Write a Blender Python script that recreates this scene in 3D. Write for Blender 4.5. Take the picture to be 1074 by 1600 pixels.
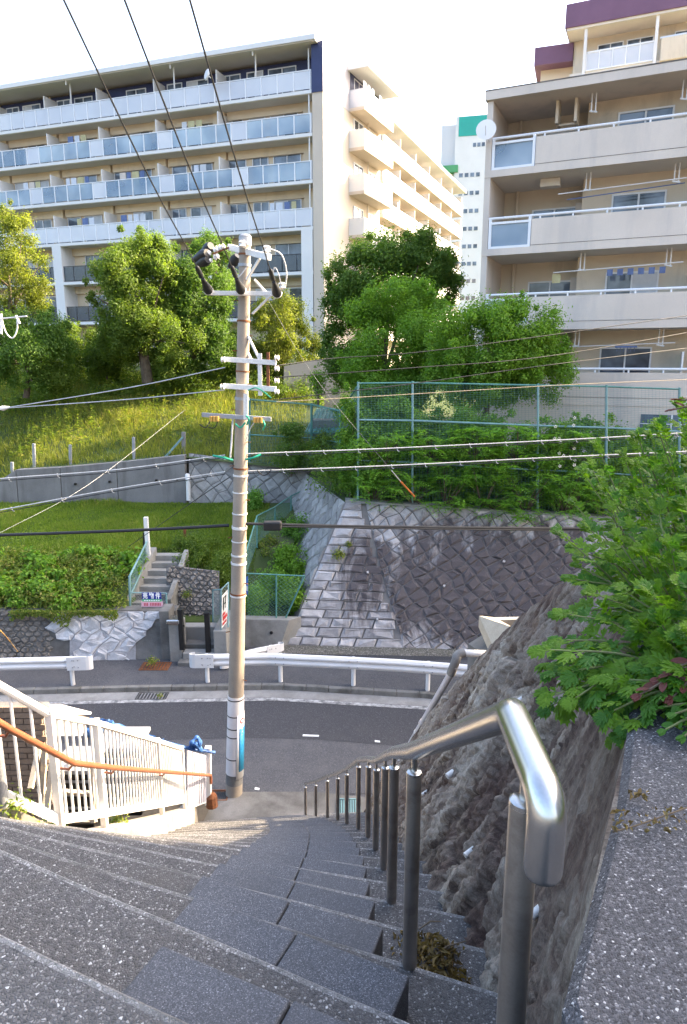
import bpy, math, random
import numpy as np
from mathutils import Vector, Matrix

for o in list(bpy.data.objects):
    bpy.data.objects.remove(o)
SC = bpy.context.scene
COL = SC.collection
R = math.radians
V3 = Vector

# ------------------------------------------------------------------ camera, sky, sun, exposure
EYE = 8.6                      # eye height above the road, metres
PITCH = R(12.4)
cam_data = bpy.data.cameras.new('camera')
cam_data.sensor_fit = 'VERTICAL'
cam_data.sensor_height = 36.0
cam_data.lens = 24.0
cam_data.clip_start = 0.05
cam_data.clip_end = 3000.0
cam = bpy.data.objects.new('camera', cam_data)
cam.location = (0, 0, EYE)
cam.rotation_euler = (R(90) - PITCH, 0, 0)
COL.objects.link(cam)
SC.camera = cam

SUN_EL = R(32.0)
SUN_AZ = math.atan2(0.95, 0.31)        # clockwise from +Y
world = bpy.data.worlds.new('World')
SC.world = world
world.use_nodes = True
wn = world.node_tree.nodes
wl = world.node_tree.links
bg = wn['Background']
sky = wn.new('ShaderNodeTexSky')
sky.sky_type = 'NISHITA'
sky.sun_disc = False
sky.sun_elevation = SUN_EL
sky.sun_rotation = SUN_AZ
sky.air_density = 1.0
sky.dust_density = 6.0
sky.ozone_density = 1.0
wl.new(sky.outputs[0], bg.inputs[0])
bg.inputs[1].default_value = 0.15

sun_data = bpy.data.lights.new('sun', 'SUN')
sun_data.energy = 3.1
sun_data.angle = R(0.6)
sun_data.color = (1.0, 0.79, 0.52)
sun = bpy.data.objects.new('sun', sun_data)
COL.objects.link(sun)
sdir = V3((math.sin(SUN_AZ) * math.cos(SUN_EL), math.cos(SUN_AZ) * math.cos(SUN_EL), math.sin(SUN_EL)))
sun.rotation_euler = sdir.to_track_quat('Z', 'Y').to_euler()
sun.location = sdir * 80

SC.view_settings.view_transform = 'Standard'
SC.view_settings.look = 'None'
SC.view_settings.gamma = 1.0
SC.view_settings.use_curve_mapping = False
SC.view_settings.exposure = 2.75
SC.cycles.use_denoising = True
SC.cycles.max_bounces = 6
SC.cycles.transparent_max_bounces = 12
SC.cycles.sample_clamp_indirect = 8.0

# ------------------------------------------------------------------ layout helpers
FPX = 1066.7
CP, SP = math.cos(PITCH), math.sin(PITCH)

def at(px, py, Y):
    """place of a picture point that stands Y metres ahead of the camera"""
    t = (py - 800.0) / FPX
    k = Y / (CP - t * SP)
    return V3(((px - 537.0) / FPX * k, Y, EYE - (SP + t * CP) * k))

def atz(px, py, z):
    t = (py - 800.0) / FPX
    k = (EYE - z) / (SP + t * CP)
    return V3(((px - 537.0) / FPX * k, (CP - t * SP) * k, z))

rnd = random.Random(7)
rng = np.random.default_rng(11)

def wloc(o):
    p = V3((0, 0, 0))
    while o is not None:
        p += o.location
        o = o.parent
    return p

def tag(o, label=None, cat=None, group=None, kind=None):
    if label: o['label'] = label
    if cat: o['category'] = cat
    if group: o['group'] = group
    if kind: o['kind'] = kind
    return o

def thing(name, label, cat, loc=(0, 0, 0), group=None, kind=None):
    o = bpy.data.objects.new(name, None)
    o.empty_display_size = 0.1
    COL.objects.link(o)
    o.location = loc
    return tag(o, label, cat, group, kind)

def link(name, me, mat=None, parent=None, loc=None):
    o = bpy.data.objects.new(name, me)
    COL.objects.link(o)
    if mat is not None and not me.materials:
        me.materials.append(mat)
    if parent is not None:
        o.parent = parent
    if loc is not None:
        o.location = loc
    return o

class MB:
    def __init__(s):
        s.v = []; s.f = []
    def add(s, vs, fs):
        n = len(s.v)
        s.v.extend([tuple(p) for p in vs])
        s.f.extend([tuple(i + n for i in f) for f in fs])
        return s
    def hexa(s, p):   # 8 points: bottom 0-3 counter-clockwise, top 4-7
        return s.add(p, [(3, 2, 1, 0), (4, 5, 6, 7), (0, 1, 5, 4), (1, 2, 6, 5), (2, 3, 7, 6), (3, 0, 4, 7)])
    def box(s, x0, x1, y0, y1, z0, z1):
        return s.hexa([(x0, y0, z0), (x1, y0, z0), (x1, y1, z0), (x0, y1, z0), (x0, y0, z1), (x1, y0, z1), (x1, y1, z1), (x0, y1, z1)])
    def beam(s, p, q, w, h, up=(0, 0, 1)):
        p = V3(p); q = V3(q); d = (q - p).normalized()
        a = d.cross(V3(up))
        if a.length < 1e-4: a = d.cross(V3((1, 0, 0)))
        a.normalize(); b = a.cross(d).normalized()
        a = a * w / 2; b = b * h / 2
        return s.hexa([p - a - b, p + a - b, p + a + b, p - a + b, q - a - b, q + a - b, q + a + b, q - a + b])
    def tube(s, pts, r, n=8, cap=True):
        pts = [V3(p) for p in pts]
        rs = r if isinstance(r, (list, tuple)) else [r] * len(pts)
        n0 = len(s.v); ref = None
        for i, p in enumerate(pts):
            d = (pts[min(i + 1, len(pts) - 1)] - pts[max(i - 1, 0)]).normalized()
            if ref is None:
                ref = d.cross(V3((0, 0, 1)))
                if ref.length < 1e-3: ref = V3((1, 0, 0))
            a = (ref - d * ref.dot(d)).normalized(); ref = a
            b = d.cross(a)
            for k in range(n):
                t = 2 * math.pi * k / n
                s.v.append(tuple(p + (a * math.cos(t) + b * math.sin(t)) * rs[i]))
        for i in range(len(pts) - 1):
            for k in range(n):
                k2 = (k + 1) % n
                s.f.append((n0 + i * n + k, n0 + i * n + k2, n0 + (i + 1) * n + k2, n0 + (i + 1) * n + k))
        if cap:
            s.f.append(tuple(n0 + k for k in reversed(range(n))))
            m = n0 + (len(pts) - 1) * n
            s.f.append(tuple(m + k for k in range(n)))
        return s
    def prism(s, poly, vec):
        poly = [V3(p) for p in poly]; vec = V3(vec); n = len(poly)
        vs = poly + [p + vec for p in poly]
        fs = [tuple(reversed(range(n))), tuple(range(n, 2 * n))] + [(i, (i + 1) % n, n + (i + 1) % n, n + i) for i in range(n)]
        return s.add(vs, fs)
    def grid(s, fn, nu, nv):
        n0 = len(s.v)
        for j in range(nv + 1):
            for i in range(nu + 1):
                s.v.append(tuple(fn(i / nu, j / nv)))
        for j in range(nv):
            for i in range(nu):
                a = n0 + j * (nu + 1) + i
                s.f.append((a, a + 1, a + nu + 2, a + nu + 1))
        return s
    def build(s, name, mat, parent=None, smooth=False, bevel=0.0, fix=True):
        off = wloc(parent) if parent is not None else V3((0, 0, 0))
        me = bpy.data.meshes.new(name)
        me.from_pydata([(p[0] - off.x, p[1] - off.y, p[2] - off.z) for p in s.v], [], s.f)
        if fix:
            import bmesh
            bm = bmesh.new(); bm.from_mesh(me)
            bmesh.ops.recalc_face_normals(bm, faces=bm.faces)
            bm.to_mesh(me); bm.free()
        if smooth:
            me.polygons.foreach_set('use_smooth', [True] * len(me.polygons))
            try: me.set_sharp_from_angle(angle=R(42))
            except Exception: pass
        o = link(name, me, mat, parent)
        if bevel:
            m = o.modifiers.new('bevel', 'BEVEL'); m.width = bevel; m.segments = 2; m.limit_method = 'ANGLE'; m.angle_limit = R(40)
        return o

def mesh_np(name, Vv, T, lv=None, smooth=False):
    me = bpy.data.meshes.new(name)
    Vv = np.asarray(Vv, dtype=np.float32); T = np.asarray(T, dtype=np.int32)
    me.vertices.add(len(Vv)); me.vertices.foreach_set('co', Vv.ravel())
    k = T.shape[1]
    me.loops.add(T.size); me.loops.foreach_set('vertex_index', T.ravel())
    me.polygons.add(len(T)); me.polygons.foreach_set('loop_start', np.arange(0, T.size, k, dtype=np.int32))
    if smooth: me.polygons.foreach_set('use_smooth', np.ones(len(T), dtype=bool))
    me.update(calc_edges=True)
    if lv is not None:
        a = me.attributes.new('lv', 'FLOAT', 'FACE')
        a.data.foreach_set('value', np.asarray(lv, dtype=np.float32))
    return me

# numpy gradient-free value noise (smooth), 3-D
_perm = np.random.default_rng(5).random((64, 64, 64)).astype(np.float32)
def vnoise(x, y, z):
    xi = np.floor(x).astype(int); yi = np.floor(y).astype(int); zi = np.floor(z).astype(int)
    fx = x - xi; fy = y - yi; fz = z - zi
    fx = fx * fx * (3 - 2 * fx); fy = fy * fy * (3 - 2 * fy); fz = fz * fz * (3 - 2 * fz)
    def g(a, b, c): return _perm[(xi + a) & 63, (yi + b) & 63, (zi + c) & 63]
    r = 0
    for a in (0, 1):
        for b in (0, 1):
            for c in (0, 1):
                r = r + g(a, b, c) * (fx if a else 1 - fx) * (fy if b else 1 - fy) * (fz if c else 1 - fz)
    return r
def fbm(x, y, z, o=4):
    s = 0; a = .5
    for _ in range(o):
        s = s + a * vnoise(x, y, z); x = x * 2.03 + 7.1; y = y * 2.03 + 3.7; z = z * 2.03 + 1.3; a *= .5
    return s

# ------------------------------------------------------------------ materials
MATS = {}
def _new(name):
    m = bpy.data.materials.new(name); m.use_nodes = True
    MATS[name] = m
    nt = m.node_tree
    return m, nt, nt.nodes, nt.links, nt.nodes['Principled BSDF']

def _noise(nt, sc, detail=5, rough=.6, vec=None, dist=0):
    n = nt.nodes.new('ShaderNodeTexNoise'); n.inputs['Scale'].default_value = sc
    n.inputs['Detail'].default_value = detail; n.inputs['Roughness'].default_value = rough; n.inputs['Distortion'].default_value = dist
    if vec is not None: nt.links.new(vec, n.inputs['Vector'])
    return n
def _ramp(nt, fac, stops, interp='LINEAR'):
    r = nt.nodes.new('ShaderNodeValToRGB'); r.color_ramp.interpolation = interp
    els = r.color_ramp.elements
    while len(els) < len(stops): els.new(0.5)
    for e, (p, c) in zip(els, stops):
        e.position = p; e.color = (c[0], c[1], c[2], 1)
    nt.links.new(fac, r.inputs[0])
    return r
def _mix(nt, fac, a, b, mode='MIX'):
    m = nt.nodes.new('ShaderNodeMix'); m.data_type = 'RGBA'; m.blend_type = mode
    for sock, val in ((m.inputs[0], fac), (m.inputs[6], a), (m.inputs[7], b)):
        if hasattr(val, 'links') or hasattr(val, 'node'): nt.links.new(val, sock)
        elif isinstance(val, (int, float)): sock.default_value = val
        else: sock.default_value = (val[0], val[1], val[2], 1)
    return m.outputs[2]
def _pos(nt, scale=None, rot=None):
    g = nt.nodes.new('ShaderNodeNewGeometry')
    if scale is None and rot is None: return g.outputs['Position']
    mp = nt.nodes.new('ShaderNodeMapping')
    if scale: mp.inputs['Scale'].default_value = scale
    if rot: mp.inputs['Rotation'].default_value = rot
    nt.links.new(g.outputs['Position'], mp.inputs['Vector'])
    return mp.outputs[0]
W, K = (1, 1, 1), (0, 0, 0)

def mat(name, c, c2=None, sc=2.0, rough=.8, bump=0.0, bsc=30.0, metal=0.0, stain=None, stsc=.8, stlo=.5, sthi=.7, spec=.35, fine=0.12, fsc=60.0, stretch=None):
    m, nt, N, L, bs = _new(name)
    p = _pos(nt)
    ps = _pos(nt, scale=stretch) if stretch else p
    if c2 is None: c2 = tuple(x * .82 for x in c)
    n1 = _noise(nt, sc, 6, .62, p)
    col = _ramp(nt, n1.outputs[0], [(.32, c2), (.68, c)]).outputs[0]
    if stain is not None:
        n2 = _noise(nt, stsc, 7, .65, ps, .3)
        col = _mix(nt, _ramp(nt, n2.outputs[0], [(stlo, K), (sthi, W)]).outputs[0], col, stain)
    if fine:
        n3 = _noise(nt, fsc, 2, .5, p)
        f = _ramp(nt, n3.outputs[0], [(.25, (1 - 2 * fine,) * 3), (.75, (1 + 0 * fine,) * 3)]).outputs[0]
        col = _mix(nt, 1.0, col, f, 'MULTIPLY')
    L.new(col, bs.inputs['Base Color'])
    bs.inputs['Roughness'].default_value = rough; bs.inputs['Metallic'].default_value = metal
    bs.inputs['Specular IOR Level'].default_value = spec
    if bump:
        n4 = _noise(nt, bsc, 6, .65, p)
        b = N.new('ShaderNodeBump'); b.inputs['Strength'].default_value = bump; b.inputs['Distance'].default_value = .02
        L.new(n4.outputs[0], b.inputs['Height']); L.new(b.outputs[0], bs.inputs['Normal'])
    return m

def mat_aggregate(name, scale, cols, bump=.5, big=None, rough=.75, mortar=(.12, .12, .125), dirt=(.09, .085, .075), dlo=.52, dhi=.75, mlo=.02, mhi=.14):
    """pebbles set in cement: one colour for each stone"""
    m, nt, N, L, bs = _new(name)
    p = _pos(nt)
    w = _noise(nt, scale * .6, 2, .5, p)
    vm = N.new('ShaderNodeVectorMath'); vm.operation = 'MULTIPLY_ADD'
    L.new(w.outputs[1], vm.inputs[0]); vm.inputs[1].default_value = (.5 / scale,) * 3; L.new(p, vm.inputs[2])
    v = N.new('ShaderNodeTexVoronoi'); v.inputs['Scale'].default_value = scale; v.inputs['Randomness'].default_value = 1
    L.new(vm.outputs[0], v.inputs['Vector'])
    sep = N.new('ShaderNodeSeparateColor'); L.new(v.outputs['Color'], sep.inputs[0])
    stone = _ramp(nt, sep.outputs[0], cols).outputs[0]
    ve = N.new('ShaderNodeTexVoronoi'); ve.feature = 'DISTANCE_TO_EDGE'; ve.inputs['Scale'].default_value = scale
    L.new(vm.outputs[0], ve.inputs['Vector'])
    edge = _ramp(nt, ve.outputs['Distance'], [(mlo, K), (mhi, W)]).outputs[0]
    col = _mix(nt, edge, mortar, stone)
    n2 = _noise(nt, 1.7, 6, .7, p)
    col = _mix(nt, _ramp(nt, n2.outputs[0], [(dlo, K), (dhi, (.75,) * 3)]).outputs[0], col, dirt)
    n3 = _noise(nt, 300, 2, .5, p)
    col = _mix(nt, 1.0, col, _ramp(nt, n3.outputs[0], [(.3, (.7,) * 3), (.7, (1.0,) * 3)]).outputs[0], 'MULTIPLY')
    L.new(col, bs.inputs['Base Color'])
    bs.inputs['Roughness'].default_value = rough; bs.inputs['Specular IOR Level'].default_value = .35
    b = N.new('ShaderNodeBump'); b.inputs['Strength'].default_value = bump; b.inputs['Distance'].default_value = .3 / scale
    L.new(edge, b.inputs['Height']); L.new(b.outputs[0], bs.inputs['Normal'])
    return m

def mat_leaf(name, dark, light, trans=.35, rough=.55, tint=None):
    m, nt, N, L, bs = _new(name)
    a = N.new('ShaderNodeAttribute'); a.attribute_name = 'lv'
    oi = N.new('ShaderNodeObjectInfo')
    ad = N.new('ShaderNodeMath'); ad.operation = 'ADD'; L.new(a.outputs['Fac'], ad.inputs[0])
    ml = N.new('ShaderNodeMath'); ml.operation = 'MULTIPLY'; ml.inputs[1].default_value = .25; L.new(oi.outputs['Random'], ml.inputs[0])
    L.new(ml.outputs[0], ad.inputs[1])
    stops = [(0.0, dark), (1.0, light)] if tint is None else [(0.0, dark), (.8, light), (1.0, tint)]
    col = _ramp(nt, ad.outputs[0], stops).outputs[0]
    n = _noise(nt, .9, 4, .6, _pos(nt))
    col = _mix(nt, 1.0, col, _ramp(nt, n.outputs[0], [(.3, (.72, .78, .7)), (.7, (1.1, 1.05, 1.0))]).outputs[0], 'MULTIPLY')
    L.new(col, bs.inputs['Base Color']); bs.inputs['Roughness'].default_value = rough; bs.inputs['Specular IOR Level'].default_value = .3
    tr = N.new('ShaderNodeBsdfTranslucent')
    L.new(_mix(nt, 1.0, col, (1.5, 1.6, .7), 'MULTIPLY'), tr.inputs[0])
    mx = N.new('ShaderNodeMixShader'); mx.inputs[0].default_value = trans
    L.new(bs.outputs[0], mx.inputs[1]); L.new(tr.outputs[0], mx.inputs[2])
    L.new(mx.outputs[0], N['Material Output'].inputs[0])
    return m

def mat_glass(name, tint, alpha, rough=.1, noise_sc=.6, tint2=None):
    """pane that is partly see-through, with blotches of what lies behind it"""
    m, nt, N, L, bs = _new(name)
    n = _noise(nt, noise_sc, 3, .5, _pos(nt))
    col = _ramp(nt, n.outputs[0], [(.35, tint2 or tuple(x * .55 for x in tint)), (.65, tint)]).outputs[0]
    L.new(col, bs.inputs['Base Color']); bs.inputs['Roughness'].default_value = rough
    bs.inputs['Specular IOR Level'].default_value = .6
    tp = N.new('ShaderNodeBsdfTransparent'); mx = N.new('ShaderNodeMixShader'); mx.inputs[0].default_value = alpha
    L.new(tp.outputs[0], mx.inputs[1]); L.new(bs.outputs[0], mx.inputs[2]); L.new(mx.outputs[0], N['Material Output'].inputs[0])
    return m

M = {}
M['asphalt'] = mat_aggregate('asphalt', 95, [(0, (.045, .045, .052)), (.6, (.075, .075, .084)), (.9, (.12, .12, .128)), (1, (.24, .24, .245))], .35, mortar=(.045, .045, .052), dirt=(.095, .093, .097), dlo=.45, dhi=.7)
M['asphalt_new'] = mat_aggregate('asphalt_dark', 95, [(0, (.03, .03, .036)), (.6, (.045, .045, .052)), (.92, (.07, .07, .078)), (1, (.2, .2, .2))], .35, mortar=(.03, .03, .035), dirt=(.05, .05, .054), dlo=.5, dhi=.75)
M['concrete'] = mat('concrete', (.30, .29, .27), (.22, .21, .195), 1.4, .85, .25, 40, stain=(.10, .095, .08), stsc=.9, stlo=.52, sthi=.8)
M['concrete_dark'] = mat('concrete_dark', (.20, .19, .18), (.12, .115, .105), 1.6, .88, .3, 40, stain=(.06, .055, .05), stsc=1.1, stlo=.45, sthi=.75)
M['concrete_wall'] = mat('concrete_wall', (.23, .22, .21), (.16, .152, .147), .7, .85, .2, 30, stain=(.11, .10, .095), stsc=.8, stlo=.48, sthi=.72, stretch=(1.6, 1.6, .22))
M['step'] = mat_aggregate('step_aggregate', 112, [(0, (.05, .048, .049)), (.5, (.115, .111, .111)), (.82, (.19, .184, .183)), (.97, (.36, .35, .345)), (1, (.58, .58, .57))], 1.0, mortar=(.09, .086, .085), dirt=(.10, .092, .084), dlo=.50, dhi=.74, mlo=.05, mhi=.22)
M['coping'] = mat_aggregate('coping_aggregate', 250, [(0, (.02, .02, .024)), (.4, (.048, .048, .055)), (.75, (.10, .10, .109)), (.95, (.20, .20, .214)), (1, (.5, .5, .5))], .9, mortar=(.08, .08, .09), dirt=(.09, .087, .085), dlo=.54, dhi=.78)
M['granite'] = mat_aggregate('granite', 330, [(0, (.03, .032, .038)), (.5, (.07, .074, .085)), (.85, (.13, .135, .152)), (1, (.28, .285, .31))], .25, mortar=(.066, .07, .082), dirt=(.053, .055, .062), dlo=.5, dhi=.75, rough=.65)
M['steel'] = mat('stainless_steel', (.60, .585, .56), (.50, .485, .465), 3, .26, .0, metal=1.0, fine=.05, fsc=220)
M['steel_post'] = mat('steel_post', (.50, .46, .42), (.38, .345, .31), 2.2, .42, .0, metal=1.0, fine=.05, fsc=220, stain=(.2, .17, .14), stsc=7, stlo=.5, sthi=.8)
M['white_paint'] = mat('white_paint', (.70, .69, .67), (.62, .61, .59), 1.3, .45, .03, 60, stain=(.45, .38, .30), stsc=2.2, stlo=.68, sthi=.86, fine=.04)
M['white_rail'] = mat('guardrail_white', (.70, .69, .69), (.60, .59, .59), .9, .5, .03, 60, stain=(.42, .37, .33), stsc=1.6, stlo=.64, sthi=.85, fine=.04)
M['orange_rail'] = mat('orange_handrail', (.30, .105, .05), (.21, .07, .035), 6, .45, .05, 50, stain=(.14, .06, .04), stsc=7, stlo=.6, sthi=.75)
M['rust'] = mat('rust', (.25, .09, .035), (.12, .05, .025), 12, .9, .3, 60)
M['grey_metal'] = mat('galvanised_grey', (.38, .39, .41), (.27, .28, .30), 4, .5, .05, 60, metal=.4)
M['galv_white'] = mat('galvanised_white', (.74, .73, .70), (.62, .60, .57), 4, .5, .03, 60, stain=(.36, .26, .17), stsc=6, stlo=.62, sthi=.8)
M['pole'] = mat('pole_concrete', (.34, .285, .225), (.275, .23, .185), 2.0, .85, .15, 60, stain=(.24, .21, .18), stsc=1.7, stlo=.55, sthi=.85, stretch=(3, 3, .35), fine=.14, fsc=120)
M['black'] = mat('black_rubber', (.018, .018, .02), (.012, .012, .013), 5, .5, .03, 60)
M['black_paint'] = mat('black_paint', (.02, .019, .019), (.013, .012, .012), 5, .4, .03, 60)
M['cable_grey'] = mat('cable_grey', (.55, .55, .55), (.42, .42, .42), 8, .5)
M['cable_black'] = mat('cable_black', (.022, .022, .024), (.015, .015, .016), 8, .55)
M['cable_green'] = mat('cable_green', (.02, .36, .22), (.02, .28, .17), 8, .5)
M['porcelain'] = mat('porcelain', (.85, .83, .80), (.72, .68, .64), 8, .2, fine=.02)
M['yellow_clamp'] = mat('yellow_clamp', (.62, .36, .08), (.5, .28, .06), 8, .6)
M['fence_green'] = mat('fence_green', (.10, .26, .22), (.07, .19, .165), 5, .5, .05, 60, stain=(.22, .30, .28), stsc=3, stlo=.55, sthi=.75)
M['fence_blue'] = mat('fence_bluegreen', (.19, .32, .32), (.13, .24, .25), 5, .5, .05, 60)
M['wire_green'] = mat('wire_green', (.13, .27, .24), (.09, .20, .18), 5, .5)
M['wire_grey'] = mat('wire_grey', (.30, .33, .31), (.2, .23, .21), 5, .5)
M['pipe'] = mat('grey_pvc_pipe', (.52, .49, .48), (.43, .40, .39), 3, .4, stain=(.27, .24, .22), stsc=4, stlo=.6, sthi=.8, fine=.05)
M['soil'] = mat('soil', (.11, .085, .055), (.06, .048, .033), 2.5, .95, .6, 25)
M['turf'] = mat('turf_base', (.065, .10, .022), (.05, .07, .02), 1.2, .95, .5, 25, stain=(.10, .085, .045), stsc=.7, stlo=.56, sthi=.72)
M['gravel'] = mat_aggregate('gravel', 26, [(0, (.09, .085, .075)), (.6, (.2, .19, .165)), (1, (.36, .34, .31))], .8, mortar=(.06, .055, .045), dirt=(.12, .11, .07))
M['dry_leaf'] = mat_leaf('dry_leaf', (.09, .055, .022), (.27, .19, .08), .15, .8)
M['twig'] = mat('twig', (.16, .12, .08), (.09, .065, .04), 9, .85)
M['bark'] = mat('bark', (.14, .105, .075), (.075, .055, .04), 5, .95, .7, 24, stretch=(2, 2, .4), stain=(.2, .17, .13), stsc=2)
M['stem_green'] = mat('stem_green', (.16, .20, .06), (.12, .12, .05), 8, .7)
M['stone_joint'] = mat('stone_joint', (.19, .18, .175), (.12, .115, .11), 2, .95, .4, 40)

def mat_stone(name, c, c2, dark, box=None, amount=(.45, .62), tone=(.66, 1.12)):
    """weathered stone: each stone its own tone, soot and lichen in a patch of its own shape"""
    m, nt, N, L, bs = _new(name)
    p = _pos(nt)
    oi = N.new('ShaderNodeObjectInfo')
    n1 = _noise(nt, 3.5, 7, .68, p)
    col = _ramp(nt, n1.outputs[0], [(.3, c2), (.7, c)]).outputs[0]
    tnode = _ramp(nt, oi.outputs['Random'], [(0, (tone[0],) * 3), (1, (tone[1],) * 3)]).outputs[0]
    col = _mix(nt, 1.0, col, tnode, 'MULTIPLY')
    n2 = _noise(nt, .8, 7, .68, _pos(nt, scale=(1.6, 1, .35)), .6)
    f = _ramp(nt, n2.outputs[0], [(amount[0], K), (amount[1], W)]).outputs[0]
    if box is not None:                       # where the seepage stain sits on the wall
        (cx, cz), (rx, rz) = box
        sx = N.new('ShaderNodeSeparateXYZ'); L.new(p, sx.inputs[0])
        def sq(sock, c0, r0):
            a = N.new('ShaderNodeMath'); a.operation = 'SUBTRACT'; L.new(sock, a.inputs[0]); a.inputs[1].default_value = c0
            b = N.new('ShaderNodeMath'); b.operation = 'DIVIDE'; L.new(a.outputs[0], b.inputs[0]); b.inputs[1].default_value = r0
            d = N.new('ShaderNodeMath'); d.operation = 'POWER'; L.new(b.outputs[0], d.inputs[0]); d.inputs[1].default_value = 2
            return d.outputs[0]
        ad = N.new('ShaderNodeMath'); ad.operation = 'ADD'; L.new(sq(sx.outputs[0], cx, rx), ad.inputs[0]); L.new(sq(sx.outputs[2], cz, rz), ad.inputs[1])
        nz = N.new('ShaderNodeMath'); nz.operation = 'MULTIPLY_ADD'; L.new(n2.outputs[0], nz.inputs[0]); nz.inputs[1].default_value = -2.4; L.new(ad.outputs[0], nz.inputs[2])
        f = _ramp(nt, nz.outputs[0], [(.0, W), (.22, (.55,) * 3), (.55, K)]).outputs[0]
        nz.inputs[1].default_value = -3.4
        sh = N.new('ShaderNodeMath'); sh.operation = 'ADD'; L.new(nz.outputs[0], sh.inputs[0]); sh.inputs[1].default_value = 1.12
        L.new(sh.outputs[0], f.node.inputs[0])
    col = _mix(nt, f, col, dark)
    n5 = _noise(nt, 14, 5, .7, p)
    col = _mix(nt, _ramp(nt, n5.outputs[0], [(.62, K), (.74, (.5,) * 3)]).outputs[0], col, (.42, .41, .40))
    L.new(col, bs.inputs['Base Color']); bs.inputs['Roughness'].default_value = .88; bs.inputs['Specular IOR Level'].default_value = .25
    n4 = _noise(nt, 18, 8, .72, p)
    b = N.new('ShaderNodeBump'); b.inputs['Strength'].default_value = .7; b.inputs['Distance'].default_value = .035
    L.new(n4.outputs[0], b.inputs['Height']); L.new(b.outputs[0], bs.inputs['Normal'])
    return m

M['wallstone'] = mat_stone('wall_stone', (.44, .42, .42), (.29, .275, .275), (.085, .073, .075), box=((4.6, 1.9), (4.8, 1.9)))
M['backstone'] = mat_stone('back_wall_stone', (.33, .32, .30), (.22, .21, .20), (.13, .125, .12), amount=(.6, .8))
M['rubble'] = mat_stone('rubble_stone', (.30, .27, .24), (.15, .135, .12), (.09, .08, .075), amount=(.5, .7))
M['painted_stone'] = mat('painted_stone', (.60, .59, .60), (.44, .43, .44), 3.2, .8, .5, 22, stain=(.24, .22, .215), stsc=2.2, stlo=.58, sthi=.74, fine=.12, fsc=40)

def mat_rock():
    m, nt, N, L, bs = _new('rock_face')
    p = _pos(nt)
    # grain of the rock runs down the slope
    ps = _pos(nt, scale=(1.0, 2.6, .9), rot=(-.45, 0.25, 0.0))
    n1 = _noise(nt, 5.5, 9, .75, ps, .6)
    at_ = N.new('ShaderNodeAttribute'); at_.attribute_name = 'lv'
    ma = N.new('ShaderNodeMath'); ma.operation = 'MULTIPLY_ADD'; L.new(n1.outputs[0], ma.inputs[0]); ma.inputs[1].default_value = .9; L.new(at_.outputs['Fac'], ma.inputs[2])
    mb_ = N.new('ShaderNodeMath'); mb_.operation = 'SUBTRACT'; L.new(ma.outputs[0], mb_.inputs[0]); mb_.inputs[1].default_value = .45
    col = _ramp(nt, mb_.outputs[0], [(.16, (.038, .025, .019)), (.34, (.135, .098, .074)), (.48, (.245, .195, .150)), (.62, (.375, .315, .25)), (.85, (.50, .445, .37))]).outputs[0]
    n2 = _noise(nt, .62, 6, .62, p, .5)        # seepage stain, purple brown
    col = _mix(nt, _ramp(nt, n2.outputs[0], [(.44, K), (.56, (.85,) * 3)]).outputs[0], col, _mix(nt, .35, (.085, .044, .036), col))
    n6 = _noise(nt, 1.3, 6, .7, _pos(nt, scale=(1, .7, 1)))   # orange brown weathering
    col = _mix(nt, _ramp(nt, n6.outputs[0], [(.60, K), (.74, (.5,) * 3)]).outputs[0], col, (.26, .16, .09))
    n3 = _noise(nt, 26, 5, .75, p)
    col = _mix(nt, 1.0, col, _ramp(nt, n3.outputs[0], [(.3, (.62,) * 3), (.7, (1.15,) * 3)]).outputs[0], 'MULTIPLY')
    n5 = _noise(nt, 120, 3, .6, p)
    col = _mix(nt, 1.0, col, _ramp(nt, n5.outputs[0], [(.35, (.72,) * 3), (.7, (1.12,) * 3)]).outputs[0], 'MULTIPLY')
    L.new(col, bs.inputs['Base Color']); bs.inputs['Roughness'].default_value = .82; bs.inputs['Specular IOR Level'].default_value = .3
    b1 = N.new('ShaderNodeBump'); b1.inputs['Strength'].default_value = .9; b1.inputs['Distance'].default_value = .03
    n7 = _noise(nt, 4.5, 8, .75, ps, .5); L.new(n7.outputs[0], b1.inputs['Height'])
    b2 = N.new('ShaderNodeBump'); b2.inputs['Strength'].default_value = .55; b2.inputs['Distance'].default_value = .006
    L.new(n5.outputs[0], b2.inputs['Height']); L.new(b1.outputs[0], b2.inputs['Normal'])
    L.new(b2.outputs[0], bs.inputs['Normal'])
    return m
M['rock'] = mat_rock()

# ================================================================== THE SETTING
def struct(name, mb, m, label=None, **k):
    o = mb.build(name, m, None, **k)
    tag(o, label, None, None, 'structure')
    return o

def lerp_poly(xs, ys, x):
    return float(np.interp(x, xs, ys))

# far ground, all the way out
g = MB(); g.add([(-900, -900, -.4), (900, -900, -.4), (900, 1500, -.4), (-900, 1500, -.4)], [(0, 1, 2, 3)])
struct('ground', g, M['soil'])

# kerb line across the road (x, y)
KX = [-60, -20, -10, -6, -1.8, 2.2, 6, 12, 30, 60]
KY = [10.0, 15.6, 16.5, 16.72, 16.87, 16.38, 15.5, 13.6, 6.0, -8.0]
NX = [-60, -20, -8, -2.7, -.6, 1.2, 6, 12, 30, 60]
NY = [5.0, 10.6, 12.05, 12.42, 12.42, 12.1, 10.9, 9.0, 1.5, -12.0]
xs = sorted(set(list(np.linspace(-60, 60, 61)) + KX + NX))
rd = MB()
for a, b in zip(xs[:-1], xs[1:]):
    rd.add([(a, lerp_poly(NX, NY, a), 0), (b, lerp_poly(NX, NY, b), 0), (b, lerp_poly(KX, KY, b), 0), (a, lerp_poly(KX, KY, a), 0)], [(0, 1, 2, 3)])
struct('road', rd, M['asphalt'])
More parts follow.
